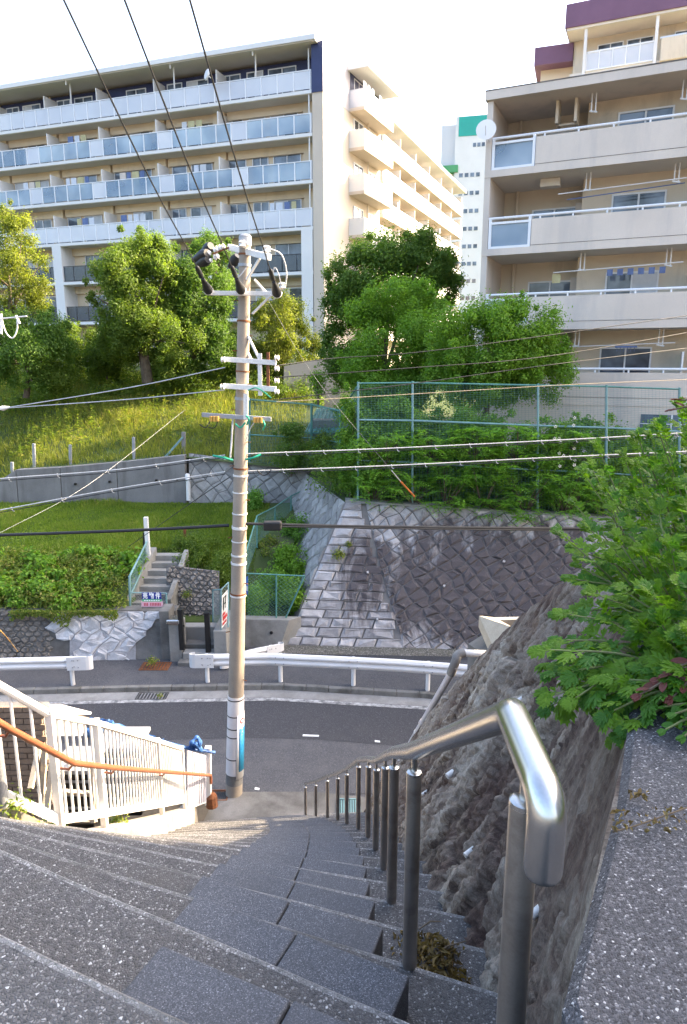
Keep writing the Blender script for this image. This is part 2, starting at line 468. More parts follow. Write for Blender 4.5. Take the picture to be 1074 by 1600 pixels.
# the far lane was resurfaced: darker strip, 4 mm above
r2 = MB()
for a, b in zip(xs[:-1], xs[1:]):
    ya, yb = lerp_poly(KX, KY, a), lerp_poly(KX, KY, b); na, nb = lerp_poly(NX, NY, a), lerp_poly(NX, NY, b)
    r2.add([(a, na + .46 * (ya - na), .005), (b, nb + .46 * (yb - nb), .005), (b, yb - .55, .005), (a, ya - .55, .005)], [(0, 1, 2, 3)])
struct('road_patch', r2, M['asphalt_new'])
# concrete gutter with the worn white edge line
gt = MB(); ln = MB()
for a, b in zip(xs[:-1], xs[1:]):
    ya, yb = lerp_poly(KX, KY, a), lerp_poly(KX, KY, b)
    gt.add([(a, ya - .42, .009), (b, yb - .42, .009), (b, yb, .009), (a, ya, .009)], [(0, 1, 2, 3)])
    ln.add([(a, ya - .60, .012), (b, yb - .60, .012), (b, yb - .44, .012), (a, ya - .44, .012)], [(0, 1, 2, 3)])
struct('gutter', gt, mat('gutter_concrete', (.27, .266, .262), (.19, .187, .183), 2.2, .85, .2, 40, stain=(.15, .145, .14), stsc=1.3, stlo=.5, sthi=.75))
def mat_wornline():
    m, nt, N, L, bs = _new('worn_line')
    n = _noise(nt, 5, 7, .75, _pos(nt))
    L.new(_ramp(nt, n.outputs[0], [(.40, (.10, .10, .105)), (.6, (.34, .34, .34))]).outputs[0], bs.inputs['Base Color'])
    bs.inputs['Roughness'].default_value = .8
    return m
M['worn_line'] = mat_wornline()
struct('edge_line', ln, M['worn_line'])
# scraps of a worn centre marking
for i, (px, py, w) in enumerate(((486, 1149, .38), (590, 1158, .12), (402, 1232, .1))):
    p = atz(px, py, .012)
    mk = MB(); mk.add([(p.x - w / 2, p.y - .03, .0095), (p.x + w / 2, p.y - .05, .0095), (p.x + w / 2, p.y + .02, .0095), (p.x - w / 2, p.y + .05, .0095)], [(0, 1, 2, 3)])
    struct('road_marking', mk, mat('mark_white', (.75, .75, .74), (.6, .6, .6), 6, .7))
# joint lines in the near lane
for (pa, pb) in (((470, 1243), (628, 1238)), ((600, 1210), (668, 1130))):
    a = atz(*pa, .007); b = atz(*pb, .007)
    j = MB(); d = (b - a).normalized(); n = V3((-d.y, d.x, 0)) * .012
    j.add([a - n, b - n, b + n, a + n], [(0, 1, 2, 3)])
    struct('road_joint', j, M['black_paint'])

# kerb stones, one by one
pav = thing('pavement', 'grey asphalt pavement with kerb stones on the far side of the road', None, (0, 17, 0), kind='structure')
kb_m = mat('kerb_stone', (.21, .20, .185), (.13, .125, .115), 2.5, .88, .3, 35, stain=(.075, .07, .06), stsc=1.5, stlo=.48, sthi=.7)
x = -13.0
while x < 9.5:
    x1 = x + .6
    ya, yb = lerp_poly(KX, KY, x), lerp_poly(KX, KY, x1)
    k = MB(); dz = rnd.uniform(-.006, .006)
    k.hexa([(x + .006, ya, -.05), (x1 - .006, yb, -.05), (x1 - .006, yb + .17, -.05), (x + .006, ya + .17, -.05),
            (x + .006, ya + .02, .135 + dz), (x1 - .006, yb + .02, .135 + dz), (x1 - .006, yb + .17, .135 + dz), (x + .006, ya + .17, .135 + dz)])
    k.build('kerb_stone', kb_m, pav, bevel=.012)
    x = x1
sw = MB()
xs2 = [v for v in xs if -45 <= v <= 30]
for a, b in zip(xs2[:-1], xs2[1:]):
    ya, yb = lerp_poly(KX, KY, a) + .172, lerp_poly(KX, KY, b) + .172
    sw.add([(a, ya, .125), (b, yb, .125), (b, yb + 3.4, .135), (a, ya + 3.4, .135)], [(0, 1, 2, 3)])
sw.build('paving', M['asphalt'], pav)
# gravelly strip at the foot of the stone wall, and dark fresh tar in front of it
gs = MB()
for a, b in ((436, 560), (560, 720), (720, 980)):
    yy = lambda q: 1020 + (q - 436) * .018
    p0, p1 = atz(a, yy(a) + 1, .142), atz(b, yy(b) + 1, .142); q1, q0 = atz(b, yy(b) - 16, .142), atz(a, yy(a) - 16, .142)
    gs.add([p0, p1, q1, q0], [(0, 1, 2, 3)])
struct('gravel_strip', gs, M['gravel'])
ts = MB(); ts.add([atz(395, 1031, .139), atz(720, 1031, .139), atz(1000, 1040, .139), atz(1000, 1029, .139), atz(720, 1021, .139), atz(450, 1020, .139)], [(0, 1, 2, 3, 4, 5)])
struct('tar_strip', ts, M['asphalt_new'])

# iron gratings
def grating(px, py, z, w, d, m, label):
    p = atz(px, py, z)
    t = thing('drain_grating', label, 'drain cover', p)
    fr = MB(); fr.box(p.x - w / 2, p.x + w / 2, p.y - d / 2, p.y + d / 2, z - .03, z + .003)
    fr.build('pit', M['black_paint'], t)
    n = 9
    for i in range(n):
        xx = p.x - w / 2 + (i + .5) * w / n
        b = MB(); b.box(xx - w / n * .3, xx + w / n * .3, p.y - d / 2 + .02, p.y + d / 2 - .02, z + .0035, z + .012)
        b.build('bar', m, t)
    e = MB()
    for (x0, x1, y0, y1) in ((-w / 2 - .03, w / 2 + .03, -d / 2 - .03, -d / 2), (-w / 2 - .03, w / 2 + .03, d / 2, d / 2 + .03), (-w / 2 - .03, -w / 2, -d / 2, d / 2), (w / 2, w / 2 + .03, -d / 2, d / 2)):
        e.box(p.x + x0, p.x + x1, p.y + y0, p.y + y1, z - .02, z + .014)
    e.build('frame', m, t)
grating(238, 1088, .0, .75, .34, M['black_paint'], 'dark iron drain grating in the gutter left of the utility pole')
grating(243, 1041, .137, .75, .45, M['rust'], 'rusty drain cover on the pavement below the white painted wall')
grating(545, 1262, .02, .42, .5, M['fence_blue'], 'bluish drain grating at the foot of the steps by the rock')
grating(342, 1243, .0, .34, .3, M['rust'], 'small rusty drain cover at the foot of the utility pole')

# ------------------------------------------------------------------ the staircase
def drop(k):
    n = k - 1
    return 1.5 + .29 * n + .00128 * n * n
def zk(k): return EYE - drop(k)
POST_PX = [None, 640, 612, 600, 587, 575, 560, 542, 528, 512, 494, 478]
POSTS = [V3((.300, 1.0, zk(1)))]
for i in range(1, 12):
    Y = 2.015 + (i - 1) * .9545; k = 2 * i + 1
    s = Y * CP + drop(k) * SP
    POSTS.append(V3(((POST_PX[i] - 537) / FPX * s, Y, zk(k))))
def railpt(k):                  # point of the stair edge k under the handrail
    f = (k - 1) / 2; i = int(math.floor(f)); i = max(0, min(10, i)); t = f - i
    return POSTS[i].lerp(POSTS[i + 1], t)
ANG = {0: 24, 1: 24, 2: 25, 3: 20.5, 4: 18, 5: 15.5, 6: 13, 7: 10.5, 8: 7.5, 9: 4.5, 10: 2, 11: 0, 12: -1.5, 13: -3, 14: -4}
def edge(k, x):                 # y of stair edge k at x
    r = railpt(k); a = R(ANG.get(k, -5.0))
    return r.y - (x - r.x) * math.tan(a)
M['nosing'] = mat_aggregate('nosing_pebbles', 120, [(0, (.12, .117, .114)), (.4, (.25, .243, .237)), (.8, (.37, .36, .353)), (1, (.6, .59, .58))], .8, mortar=(.21, .203, .196), dirt=(.10, .094, .088), dlo=.44, dhi=.66, mlo=.03, mhi=.2)
stairs = thing('staircase', 'long exposed aggregate staircase with grey granite blocks going down to the road', 'staircase', (-.8, 1.2, zk(1)))
NS = 23
for k in range(1, NS + 1):
    xl = -4.2 if k <= 5 else -2.62
    xr = .95 if k < 22 else .6
    z = zk(k)
    m = 40 if k < 9 else 18
    xsq = [xl + (xr - xl) * i / m for i in range(m + 1)]
    front = [(x, edge(k, x) + .002 * math.sin(7 * x + k * 2.1)) for x in xsq]
    back = [(x, (edge(k - 1, x) - .05) if k > 1 else -7.0) for x in xsq]
    s = MB(); n = m + 1
    dep = .5
    vs = []
    for (fx, fy), (bx, by) in zip(front, back):
        vs += [(fx, fy, z), (bx, by, z + .006), (fx, fy + .01, z - dep), (bx, by, z - dep)]
    fs = []
    for i in range(m):
        a = i * 4; b = a + 4
        fs += [(a, b, b + 1, a + 1), (a, a + 2, b + 2, b), (a + 2, a + 3, b + 3, b + 2), (a + 1, b + 1, b + 3, a + 3)]
    fs += [(0, 1, 3, 2), (m * 4, m * 4 + 2, m * 4 + 3, m * 4 + 1)]
    s.add(vs, fs)
    so_ = s.build('step', M['step'], stairs, bevel=.014)
    nz = MB(); vs = []
    for (fx, fy) in front:
        jw = (.034 if k < 12 else .026) * (1 + .12 * math.sin(fx * 17 + k))
        vs += [(fx, fy + .003, z - .05), (fx, fy + .003, z - .004), (fx, fy - .006, z + .003), (fx, fy - jw, z - .003)]
    nz.add(vs, [(a * 4 + q, a * 4 + (q + 1) % 4, a * 4 + 4 + (q + 1) % 4, a * 4 + 4 + q) for a in range(m) for q in range(4)] + [(3, 2, 1, 0), tuple(m * 4 + q for q in range(4))])
    nz.build('nosing', M['nosing'], so_)
    if k == 1: continue
    # two granite blocks lie against the riser
    rise = drop(k) - drop(k - 1)
    ang = R(ANG.get(k - 1, -5.0)); d = V3((-math.cos(ang), math.sin(ang), 0)); nrm = V3((math.sin(ang), math.cos(ang), 0))
    r = railpt(k - 1)
    p0 = V3((r.x - .165, edge(k - 1, r.x - .165), z))
    tread = max(.2, min(.27, (railpt(k).y - r.y) * .6))
    u = 0.0
    for L_ in (.415, .43):
        a = p0 + d * (u + .003); b = p0 + d * (u + L_ - .003)
        h = rise * .5 + rnd.uniform(-.004, .004)
        q = MB(); g0 = -.02; g1 = tread + rnd.uniform(-.006, .006)
        q.hexa([a + nrm * g0, b + nrm * g0, b + nrm * g1, a + nrm * g1] + [p + V3((0, 0, h)) for p in (a + nrm * g0, b + nrm * g0, b + nrm * g1, a + nrm * g1)])
        q.build('granite_block', M['granite'], stairs, bevel=.008)
        u += L_
# top landing spreads out behind and to the left of the camera
tl = MB(); tl.box(-16, -4.2, -9, 2.6, zk(1) - .6, zk(1) - .004)
struct('path', tl, M['concrete_dark'])
# concrete apron between the last step and the road
ap = MB(); ap.add([(-3.2, 11.3, .012), (1.3, 11.3, .012), (1.3, 12.09, .012), (-.6, 12.415, .012), (-3.2, 12.405, .012)], [(0, 1, 2, 3, 4)])
struct('apron', ap, M['concrete_dark'])

# kerb wall that carries the white fence, left of the steps
FENCE = [V3((-4.6, 4.25, EYE - 2.55)), V3((-2.66, 4.72, EYE - 3.42)), V3((-2.36, 5.0, EYE - 3.86)), V3((-2.33, 5.85, EYE - 4.42)), V3((-2.50, 8.3, EYE - 6.08)), V3((-2.68, 10.2, EYE - 7.36)), V3((-2.8, 11.0, EYE - 7.85))]
cw = MB()
for a, b in zip(FENCE[:-1], FENCE[1:]):
    w = V3((.0, 0, 0))
    cw.hexa([(a.x - .14, a.y, a.z - 1.8), (a.x + .16, a.y, a.z - 1.8), (b.x + .16, b.y, b.z - 1.8), (b.x - .14, b.y, b.z - 1.8),
             (a.x - .12, a.y, a.z - .02), (a.x + .13, a.y, a.z - .02), (b.x + .13, b.y, b.z - .02), (b.x - .12, b.y, b.z - .02)])
o = cw.build('kerb_wall', mat('kerb_wall', (.40, .36, .30), (.30, .26, .21), 2.2, .88, .3, 40, stain=(.17, .14, .10), stsc=1.6, stlo=.5, sthi=.75), None)
tag(o, 'low tan concrete kerb wall under the white bar fence beside the steps', 'kerb wall')

# ------------------------------------------------------------------ rock face on the right of the stairs
BASE = [(-1.5, .62), (.0, .5), (.6, .44), (1.0, .47), (1.5, .49), (2.0, .50), (3.9, .45), (6.0, .40), (8.0, .36), (10.2, .33), (11.5, .36)]
def base_pt(Y):
    x = float(np.interp(Y, [b[0] for b in BASE], [b[1] for b in BASE]))
    d = float(np.interp(Y, [POSTS[i].y for i in range(12)], [EYE - POSTS[i].z for i in range(12)]))
    return V3((x, Y, EYE - d - .34))
top_px = [(990, 840, 3.48), (925, 880, 4.2), (872, 912, 4.8), (805, 975, 5.8), (752, 1030, 6.9), (708, 1078, 8.3), (660, 1137, 9.6), (608, 1207, 10.7), (566, 1283, 11.45)]
TOPL = [(-1.5, V3((.66, -1.5, EYE - .9))), (0, V3((.45, 0, EYE - .9))), (.45, V3((.30, .5, EYE - .9))), (.8, V3((.318, .80, EYE - .9))), (1.25, V3((.567, 1.27, EYE - .9))), (1.6, V3((.74, 1.60, EYE - .9))), (2.4, V3((1.10, 2.45, EYE - .9)))]
TOPL += [(p[2], at(p[0] - (6 if p[2] > 5 else 0), p[1], p[2])) for p in top_px]
def top_pt(Y):
    ys = [t[0] for t in TOPL]
    return V3([float(np.interp(Y, ys, [t[1][i] for t in TOPL])) for i in range(3)])
NU, NV = 560, 220
# denser sampling near the camera
us = np.linspace(0, 1, NU + 1); Ys = -1.2 + 12.65 * (us ** 1.5)
B_ = np.array([base_pt(y) for y in Ys]); T_ = np.array([top_pt(y) for y in Ys])
vv = np.linspace(0, 1, NV + 1)[:, None, None]
P_ = B_[None] * (1 - vv) + T_[None] * vv
# outward normal of the loft
du = np.gradient(P_, axis=1); dv = np.gradient(P_, axis=0)
nn = np.cross(dv, du); nn /= np.linalg.norm(nn, axis=2, keepdims=True) + 1e-9
if nn[NV // 2, NU // 2, 0] > 0: nn = -nn
X, Y, Z = P_[..., 0], P_[..., 1], P_[..., 2]
# flakes and grooves: the grain runs up the slope
gd = .40 * X - .35 * Y + .85 * Z                    # along the grain
ga = .90 * Y + .37 * Z - .2 * X                     # across the grain
w1 = fbm(ga * 1.1 + 3, gd * .8, X * .8 + 9, 4)
def flakes(a, b, sa, sb, seed, warp=.35):
    """jittered cells: distance to the border, a random value and a tilted height for each cell"""
    a = a * sa + (fbm(a * sa * .7 + seed, b * sb * .7, a * 0 + .5, 3) - .5) * warp * 3; b = b * sb + (fbm(a * .7 + seed + 9, b * .7, a * 0 + 4.5, 3) - .5) * warp * 3
    ai = np.floor(a).astype(int); bi = np.floor(b).astype(int)
    f1 = np.full(a.shape, 9.); f2 = np.full(a.shape, 9.); rv = np.zeros(a.shape); ht = np.zeros(a.shape)
    for da in (-1, 0, 1):
        for db in (-1, 0, 1):
            ci, cj = ai + da, bi + db
            jx = _perm[ci & 63, cj & 63, seed & 63]; jy = _perm[ci & 63, cj & 63, (seed + 11) & 63]; v = _perm[ci & 63, cj & 63, (seed + 23) & 63]
            tx = _perm[ci & 63, cj & 63, (seed + 31) & 63] - .5; ty = _perm[ci & 63, cj & 63, (seed + 37) & 63] - .5
            dx = a - (ci + jx); dy = b - (cj + jy); d = np.sqrt(dx * dx + dy * dy)
            nw = d < f1
            f2 = np.where(nw, f1, np.minimum(f2, d)); f1 = np.where(nw, d, f1)
            rv = np.where(nw, v, rv); ht = np.where(nw, (v - .5) + tx * dx * 1.6 + ty * dy * 1.6, ht)
    return f2 - f1, rv, ht
e1, v1, h1 = flakes(ga, gd, 2.8, .8, 3, .2)
e2, v2, h2 = flakes(ga, gd, 8.5, 2.0, 17, .25)
e3, v3, h3 = flakes(ga, gd, 22, 5.5, 29, .3)
e4, v4, h4 = flakes(ga, gd, 52, 15, 41, .3)
f3 = fbm(X * 14, Y * 14, Z * 14, 3)
groove = lambda e, w: np.clip(1 - e / w, 0, 1)
disp = (w1 - .5) * .09 + h1 * .055 + h2 * .050 + h3 * .030 + h4 * .011 + (f3 - .45) * .03 - groove(e1, .08) * .03 - groove(e2, .10) * .022 - groove(e3, .14) * .010
rock_tone = np.clip(.30 * v1 + .30 * v2 + .25 * v3 + .15 * v4 + .25 * (f3 - .45) - .25 * groove(e2, .1), 0, 1)
fade = np.clip((Ys - .9) / 2.2, 0.3, 1)[None, :] * np.clip(vv[..., 0] * 6, .35, 1)
edge_f = np.clip((1 - vv[..., 0]) * 9, .25 if True else 0, 1) * np.ones_like(fade)
nearcop = np.where(Ys[None, :] < 2.6, np.clip((1 - vv[..., 0]) * 5, .0, 1), edge_f)
disp = np.where((Ys[None, :] < 2.6) & (vv[..., 0] > .55), np.abs(disp) * .6 + .012, disp)
nearcop = np.maximum(nearcop, .12)
Pd = P_ + nn * (disp * fade * nearcop)[..., None]
Pd[NV - 1:, :, 0] += np.where(Ys < 3.4, .03, 0)[None]      # rim tucks under the coping
idx = np.arange((NV + 1) * (NU + 1)).reshape(NV + 1, NU + 1)
quads = np.stack([idx[:-1, :-1], idx[:-1, 1:], idx[1:, 1:], idx[1:, :-1]], -1).reshape(-1, 4)
if nn[NV // 2, NU // 2].dot(np.cross(Pd[NV // 2, NU // 2 + 1] - Pd[NV // 2, NU // 2], Pd[NV // 2 + 1, NU // 2] - Pd[NV // 2, NU // 2])) < 0:
    quads = quads[:, ::-1]
lvq = rock_tone.reshape(-1)[quads].mean(1)
me = mesh_np('rock_face', Pd.reshape(-1, 3), quads, lv=lvq, smooth=False)
o = link('rock_face', me, M['rock'])
tag(o, 'rough dark brown rock face sloping up on the right of the steps', 'rock face')
from mathutils.bvhtree import BVHTree
_q = quads.tolist(); ROCK = BVHTree.FromPolygons([tuple(v) for v in Pd.reshape(-1, 3).tolist()], _q)
def on_rock(px, py, off=.06):
    a = V3((0, 0, EYE)); d = (at(px, py, 8.0) - a).normalized(); h = ROCK.ray_cast(a, d)
    return (a + d * (h[3] - off)) if h[0] is not None else at(px, py, 9.0)

# far side of the rock
bs_ = MB(); rl = [top_pt(y) for y in (6.9, 7.6, 8.3, 9.0, 9.6, 10.2, 10.7, 11.1, 11.45)]
bs_.grid(lambda a, b: (lambda p: p + V3((2.2 * b ** .8, .55 * b, -.05 - max(0.0, (p.z + .3)) * max(0, b - .35) / .65)))(rl[min(8, int(round(a * 8)))]), 8, 6)
bk_o = bs_.build('back_face', M['rock'], o)
for (px, py, r_) in ((709, 1206, .024), (741, 1326, .016), (846, 1418, .014), (668, 1236, .016), (818, 1090, .016)):
    q_ = on_rock(px, py, -.03); e_ = q_ + V3((-.055, -.03, -.02)); wp = MB(); wp.tube([q_, e_], r_, 12, cap=False); wp.tube([e_, q_.lerp(e_, .7)], r_ * .8, 12)
    wp.build('weep_pipe', M['galv_white'], o, smooth=True)
# ground on top of the rock, running off to the right
tg = MB()
def hill_z(Y):
    return EYE + float(np.interp(Y, [-9, 3.3, 3.48, 4.2, 4.8, 5.8, 6.9, 8.0, 9.9], [-.94, -.94, -1.0, -1.36, -1.75, -2.5, -3.35, -4.15, -4.25]))
hy = [-9, -4, -1.2, 0, .5, .8, 1.25, 1.6, 2.4, 3.3, 3.48, 4.2, 4.8, 5.8, 6.9, 8.0, 8.6, 9.9]
for a, b in zip(hy[:-1], hy[1:]):
    xa = max(top_pt(a).x, .3) + .02; xb = max(top_pt(b).x, .3) + .02
    if a > 8.1: xa = 2.0
    if b > 8.1: xb = 2.0
    if a < -1: xa = .68
    if b < -1: xb = .68
    tg.add([(xa, a, hill_z(a) - .02), (34, a, hill_z(a) + .4), (34, b, hill_z(b) + .4), (xb, b, hill_z(b) - .02)], [(0, 1, 2, 3)])
struct('hillside', tg, M['soil'])
# retaining wall of that hillside towards the road
rw = MB()
c0 = V3((1.42, 9.0, EYE - 4.2))
rw.hexa([(2.0, 10.3, -.3), (30, 3.0, -.3), (30, 2.4, -.3), (2.0, 9.0, -.3), (2.1, 9.9, EYE - 4.27), (30, 1.4, EYE - 4.27), (30, 1.0, EYE - 4.27), (2.1, 9.2, EYE - 4.27)])
o = rw.build('retaining_wall', M['concrete_wall'], None)
tag(o, 'grey concrete retaining wall below the rock beside the road', 'retaining wall')
# sunlit concrete coping just beyond the rock
cc = thing('concrete_coping', 'pale angled concrete coping behind the rock above the drain pipe', 'coping', at(785, 1010, 9.0))
k = MB(); A = [at(757, 976, 9.6), at(772, 1030, 8.7), at(840, 965, 8.5), at(815, 966, 9.3)]
k.prism([at(748, 980, 9.5), at(772, 1036, 8.5), at(800, 1000, 8.45), at(772, 983, 9.3)], (0, 0, .18))
k.build('cap', mat('coping_concrete', (.52, .44, .33), (.42, .35, .26), 3, .85, .2, 40), cc)
k = MB(); k.prism([at(752, 979, 9.62), at(768, 983, 9.45), at(860, 981, 9.4), at(860, 976, 9.62)], (0, 0, .14))
k.build('cap', M['concrete'], cc)
k = MB(); k.prism([at(732, 1006, 9.9), at(756, 1022, 9.2), at(772, 1010, 9.2), at(754, 992, 9.9)], (0, 0, -.5))
k.build('footing', M['concrete_dark'], cc)

# coping of the wall near the camera (speckled concrete)
cp_ = MB()
CY = [-3.0, -1.2, 0.0, .5, .8, 1.25, 1.6, 2.0, 2.45, 3.0, 3.4]
def cop_l(y):
    return float(np.interp(y, [t[0] for t in TOPL[:8]] , [t[1].x for t in TOPL[:8]])) if y > -1.2 else .66
n0 = len(CY); vs = []
for i, y in enumerate(CY):
    x0 = cop_l(y) - .004 + .004 * math.sin(31 * y)
    for (x, z) in ((x0, EYE - 1.4), (x0, EYE - .905), (x0 + .02, EYE - .888), (x0 + .62, EYE - .875), (x0 + .66, EYE - 1.4)):
        vs.append((x, y, z))
fs = []
for i in range(n0 - 1):
    for j in range(4):
        a = i * 5 + j; fs.append((a, a + 1, a + 6, a + 5))
fs += [(0, 1, 2, 3, 4), tuple(reversed([(n0 - 1) * 5 + q for q in range(5)]))]
cp_.add(vs, fs)
o = cp_.build('wall_coping', M['coping'], None)
tag(o, 'speckled grey concrete coping of the wall in the near right corner', 'coping')

# ================================================================== ACROSS THE ROAD
def clip_poly(poly, fn):
    """keep the side where fn(p) >= 0 (2-D polygon, fn linear)"""
    out = []
    for i in range(len(poly)):
        a, b = poly[i], poly[(i + 1) % len(poly)]
        fa, fb = fn(a), fn(b)
        if fa >= 0: out.append(a)
        if fa * fb < 0:
            t = fa / (fa - fb); out.append((a[0] + (b[0] - a[0]) * t, a[1] + (b[1] - a[1]) * t))
    return out
def area2(poly):
    return abs(sum(poly[i][0] * poly[(i + 1) % len(poly)][1] - poly[(i + 1) % len(poly)][0] * poly[i][1] for i in range(len(poly)))) / 2

def stone_mesh(mb, poly, P, N, gap, lo, hi, rr, tilt=0.0):
    """one stone with a rough, proud face; poly in wall metres, P maps to the place, N the outward normal"""
    n = len(poly)
    cx = sum(p[0] for p in poly) / n; cy = sum(p[1] for p in poly) / n
    r = math.sqrt(area2(poly)) / 2 + 1e-6
    def sh(p, k, j=0):
        return (cx + (p[0] - cx) * k + rr.uniform(-j, j), cy + (p[1] - cy) * k + rr.uniform(-j, j))
    k0 = 1 - gap / r; k1 = k0 * .95; k2 = .62
    ring0 = [P(*sh(p, k0)) - N * .03 for p in poly]
    ring1 = [P(*sh(p, k1, .006)) + N * (lo * rr.uniform(.5, 1.3)) for p in poly]
    ring2 = [P(*sh(p, k2, .16 * r)) + N * (hi * rr.uniform(.1, 1.25)) for p in poly]
    c = P(*sh((cx, cy), 1, .3 * r)) + N * (hi * rr.uniform(.35, 1.1))
    vs = ring0 + ring1 + ring2 + [c]
    fs = []
    for i in range(n):
        j = (i + 1) % n
        fs += [(i, j, n + j, n + i), (n + i, n + j, 2 * n + j, 2 * n + i), (2 * n + i, 2 * n + j, 3 * n)]
    mb.add(vs, fs)

def bilin(b0, b1, t0, t1, LU, LV):
    def P(s, t):
        a = s / LU; h = t / LV
        return (b0.lerp(b1, a)).lerp(t0.lerp(t1, a), h)
    N = (b1 - b0).cross(t0 - b0).normalized()
    if N.y > 0: N = -N
    return P, N

def diamond_cells(LU, LV, c, rr, jit=.14):
    q = c / math.sqrt(2); cells = []
    nv = int(LV / q) + 4; nu = int(LU / q) + 4
    vert = {}
    def vt(i, j):
        if (i, j) not in vert:
            vert[(i, j)] = (i * q + rr.uniform(-jit, jit) * c, j * q + rr.uniform(-jit, jit) * c)
        return vert[(i, j)]
    for j in range(-2, nv):
        for i in range(-2, nu):
            if (i + j) % 2: continue
            cells.append([vt(i - 1, j), vt(i, j - 1), vt(i + 1, j), vt(i, j + 1)])
    return cells
def hex_cells(LU, LV, c, rr, jit=.22, asp=.8):
    h = c * asp; vert = {}
    def vt(i, j):
        if (i, j) not in vert:
            vert[(i, j)] = ((i + (.25 if (j + i) % 2 else -.25) * 0) * c / 2 + rr.uniform(-jit, jit) * c * .5, j * h + ((-h * .22) if (i + j) % 2 else h * .22) + rr.uniform(-jit, jit) * h * .6)
        return vert[(i, j)]
    cells = []
    for j in range(-1, int(LV / h) + 2):
        for i in range(-2, int(LU / c * 2) + 3):
            if (i + j) % 2: continue
            cells.append([vt(i, j), vt(i + 1, j), vt(i + 2, j), vt(i + 2, j + 1), vt(i + 1, j + 1), vt(i, j + 1)])
    return cells
def clip_rect(poly, LU, LV, extra=()):
    for fn in (lambda p: p[0], lambda p: LU - p[0], lambda p: p[1], lambda p: LV - p[1], *extra):
        poly = clip_poly(poly, fn)
        if len(poly) < 3: return None
    return poly if area2(poly) > .012 else None

# ---- the big stone retaining wall
cb, ct = V3((-1.8, 19.55, .1)), V3((.06, 21.6, 4.17))
cb2, ct2 = V3((14.0, 18.6, .1)), V3((15.0, 20.3, 3.45))
LU, LV = 15.4, 4.98
PW, NWl = bilin(cb, cb2, ct, ct2, LU, LV)
stone_wall = thing('stone_wall', 'tall battered retaining wall of grey diamond laid stones, stained dark in the middle', 'retaining wall', (5, 19.2, 0))
bk = MB()
bk.grid(lambda a, h: PW(a * LU, h * LV) - NWl * .0, 30, 8)
bk.build('mortar', M['stone_joint'], stone_wall)
rr = random.Random(3)
qw = lambda t: 3.55 - .58 * t                       # width of the coursed corner at height t
cells = diamond_cells(LU, LV, .37, rr, .24)
nst = 0; rest = MB()
keep = []
for c in cells:
    p = clip_rect(c, LU, LV, (lambda q: q[0] - qw(q[1]),))
    if p: keep.append(p)
keep.sort(key=lambda p: sum(q[0] for q in p) / len(p))
for p in keep:
    sm = MB(); stone_mesh(sm, p, PW, NWl, .007, .02, .075, rr)
    if nst < 290:
        sm.build('stone', M['wallstone'], stone_wall, fix=False); nst += 1
    else:
        rest.add(sm.v, sm.f)
if rest.v:
    tag(rest.build('stone_mass', M['wallstone'], stone_wall, fix=False), None, None, None, 'stuff')
t = .0; ci = 0
while t < LV - .05:
    h = min(rr.uniform(.27, .36), LV - t)
    s = 0.0; end = qw(t + h / 2) + (rr.uniform(-.12, .12))
    while s < end - .05:
        w = rr.uniform(.42, .82)
        if end - (s + w) < .3: w = end - s
        p = [(s, t), (s + w, t), (s + w + (0 if s + w < end - .01 else -.12), t + h), (s, t + h)]
        sm = MB(); stone_mesh(sm, p, PW, NWl, .010, .035, .075, rr)
        sm.build('quoin', M['wallstone'], stone_wall, fix=False)
        s += w
    t += h; ci += 1
# weep holes
for (px, py) in ((624, 855), (575, 895), (694, 916), (590, 968), (787, 878)):
    # find the wall point by marching along the sight line
    lo_, hi_ = 17.0, 24.0
    for _ in range(40):
        mid = (lo_ + hi_) / 2; q = at(px, py, mid)
        if (q - cb).dot(NWl) > 0: lo_ = mid
        else: hi_ = mid
    q = at(px, py, lo_)
    wv = MB(); wv.tube([q + NWl * .01, q + NWl * .11], .05, 12, cap=False); wv.tube([q + NWl * .11, q + NWl * .02], .036, 12, cap=True)
    wv.build('weep_pipe', M['pipe'], stone_wall)
# coping of the wall top
cpw = MB()
cpw.hexa([PW(0, LV) + V3((0, -.02, -.05)), PW(LU, LV) + V3((0, -.02, -.05)), PW(LU, LV) + V3((0, .5, -.05)), PW(0, LV) + V3((0, .5, -.05)),
          PW(0, LV) + V3((0, .03, .06)), PW(LU, LV) + V3((0, .03, .06)), PW(LU, LV) + V3((0, .5, .06)), PW(0, LV) + V3((0, .5, .06))])
cpw.build('coping', M['concrete'], stone_wall)

# ---- its return face running back on the left, and the back wall
rb0, rb1 = V3((-3.5, 27.5, .6)), V3((-1.8, 19.55, .1))
rt0, rt1 = V3((-1.5, 27.5, 4.15)), V3((.06, 21.6, 4.17))
ret = thing('stone_wall', 'side face of the stone wall running back from its corner behind the shrubs', 'retaining wall', (-2, 24, 0))
LU2, LV2 = 6.4, 4.6
PR, NR = bilin(rb0, rb1, rt0, rt1, LU2, LV2)
if NR.x > 0: NR = -NR
mb = MB(); mb.grid(lambda a, h: PR(a * LU2, h * LV2), 10, 6); mb.build('mortar', M['stone_joint'], ret)
for c in diamond_cells(LU2, LV2, .5, rr):
    p = clip_rect(c, LU2, LV2)
    if p and max(q[1] for q in p) > 1.6:
        sm = MB(); stone_mesh(sm, p, PR, NR, .012, .02, .07, rr); sm.build('stone', M['backstone'], ret, fix=True)
bwall = thing('stone_wall', 'low grey diamond stone wall at the back of the lawn right of the concrete wall', 'retaining wall', (-4, 27.5, 2.9))
b0, b1, t0, t1 = V3((-6.35, 27.3, 2.3)), V3((-1.7, 27.3, 2.3)), V3((-6.35, 27.9, 4.95)), V3((-1.3, 27.9, 4.2))
PB, NB = bilin(b0, b1, t0, t1, 4.8, 2.3)
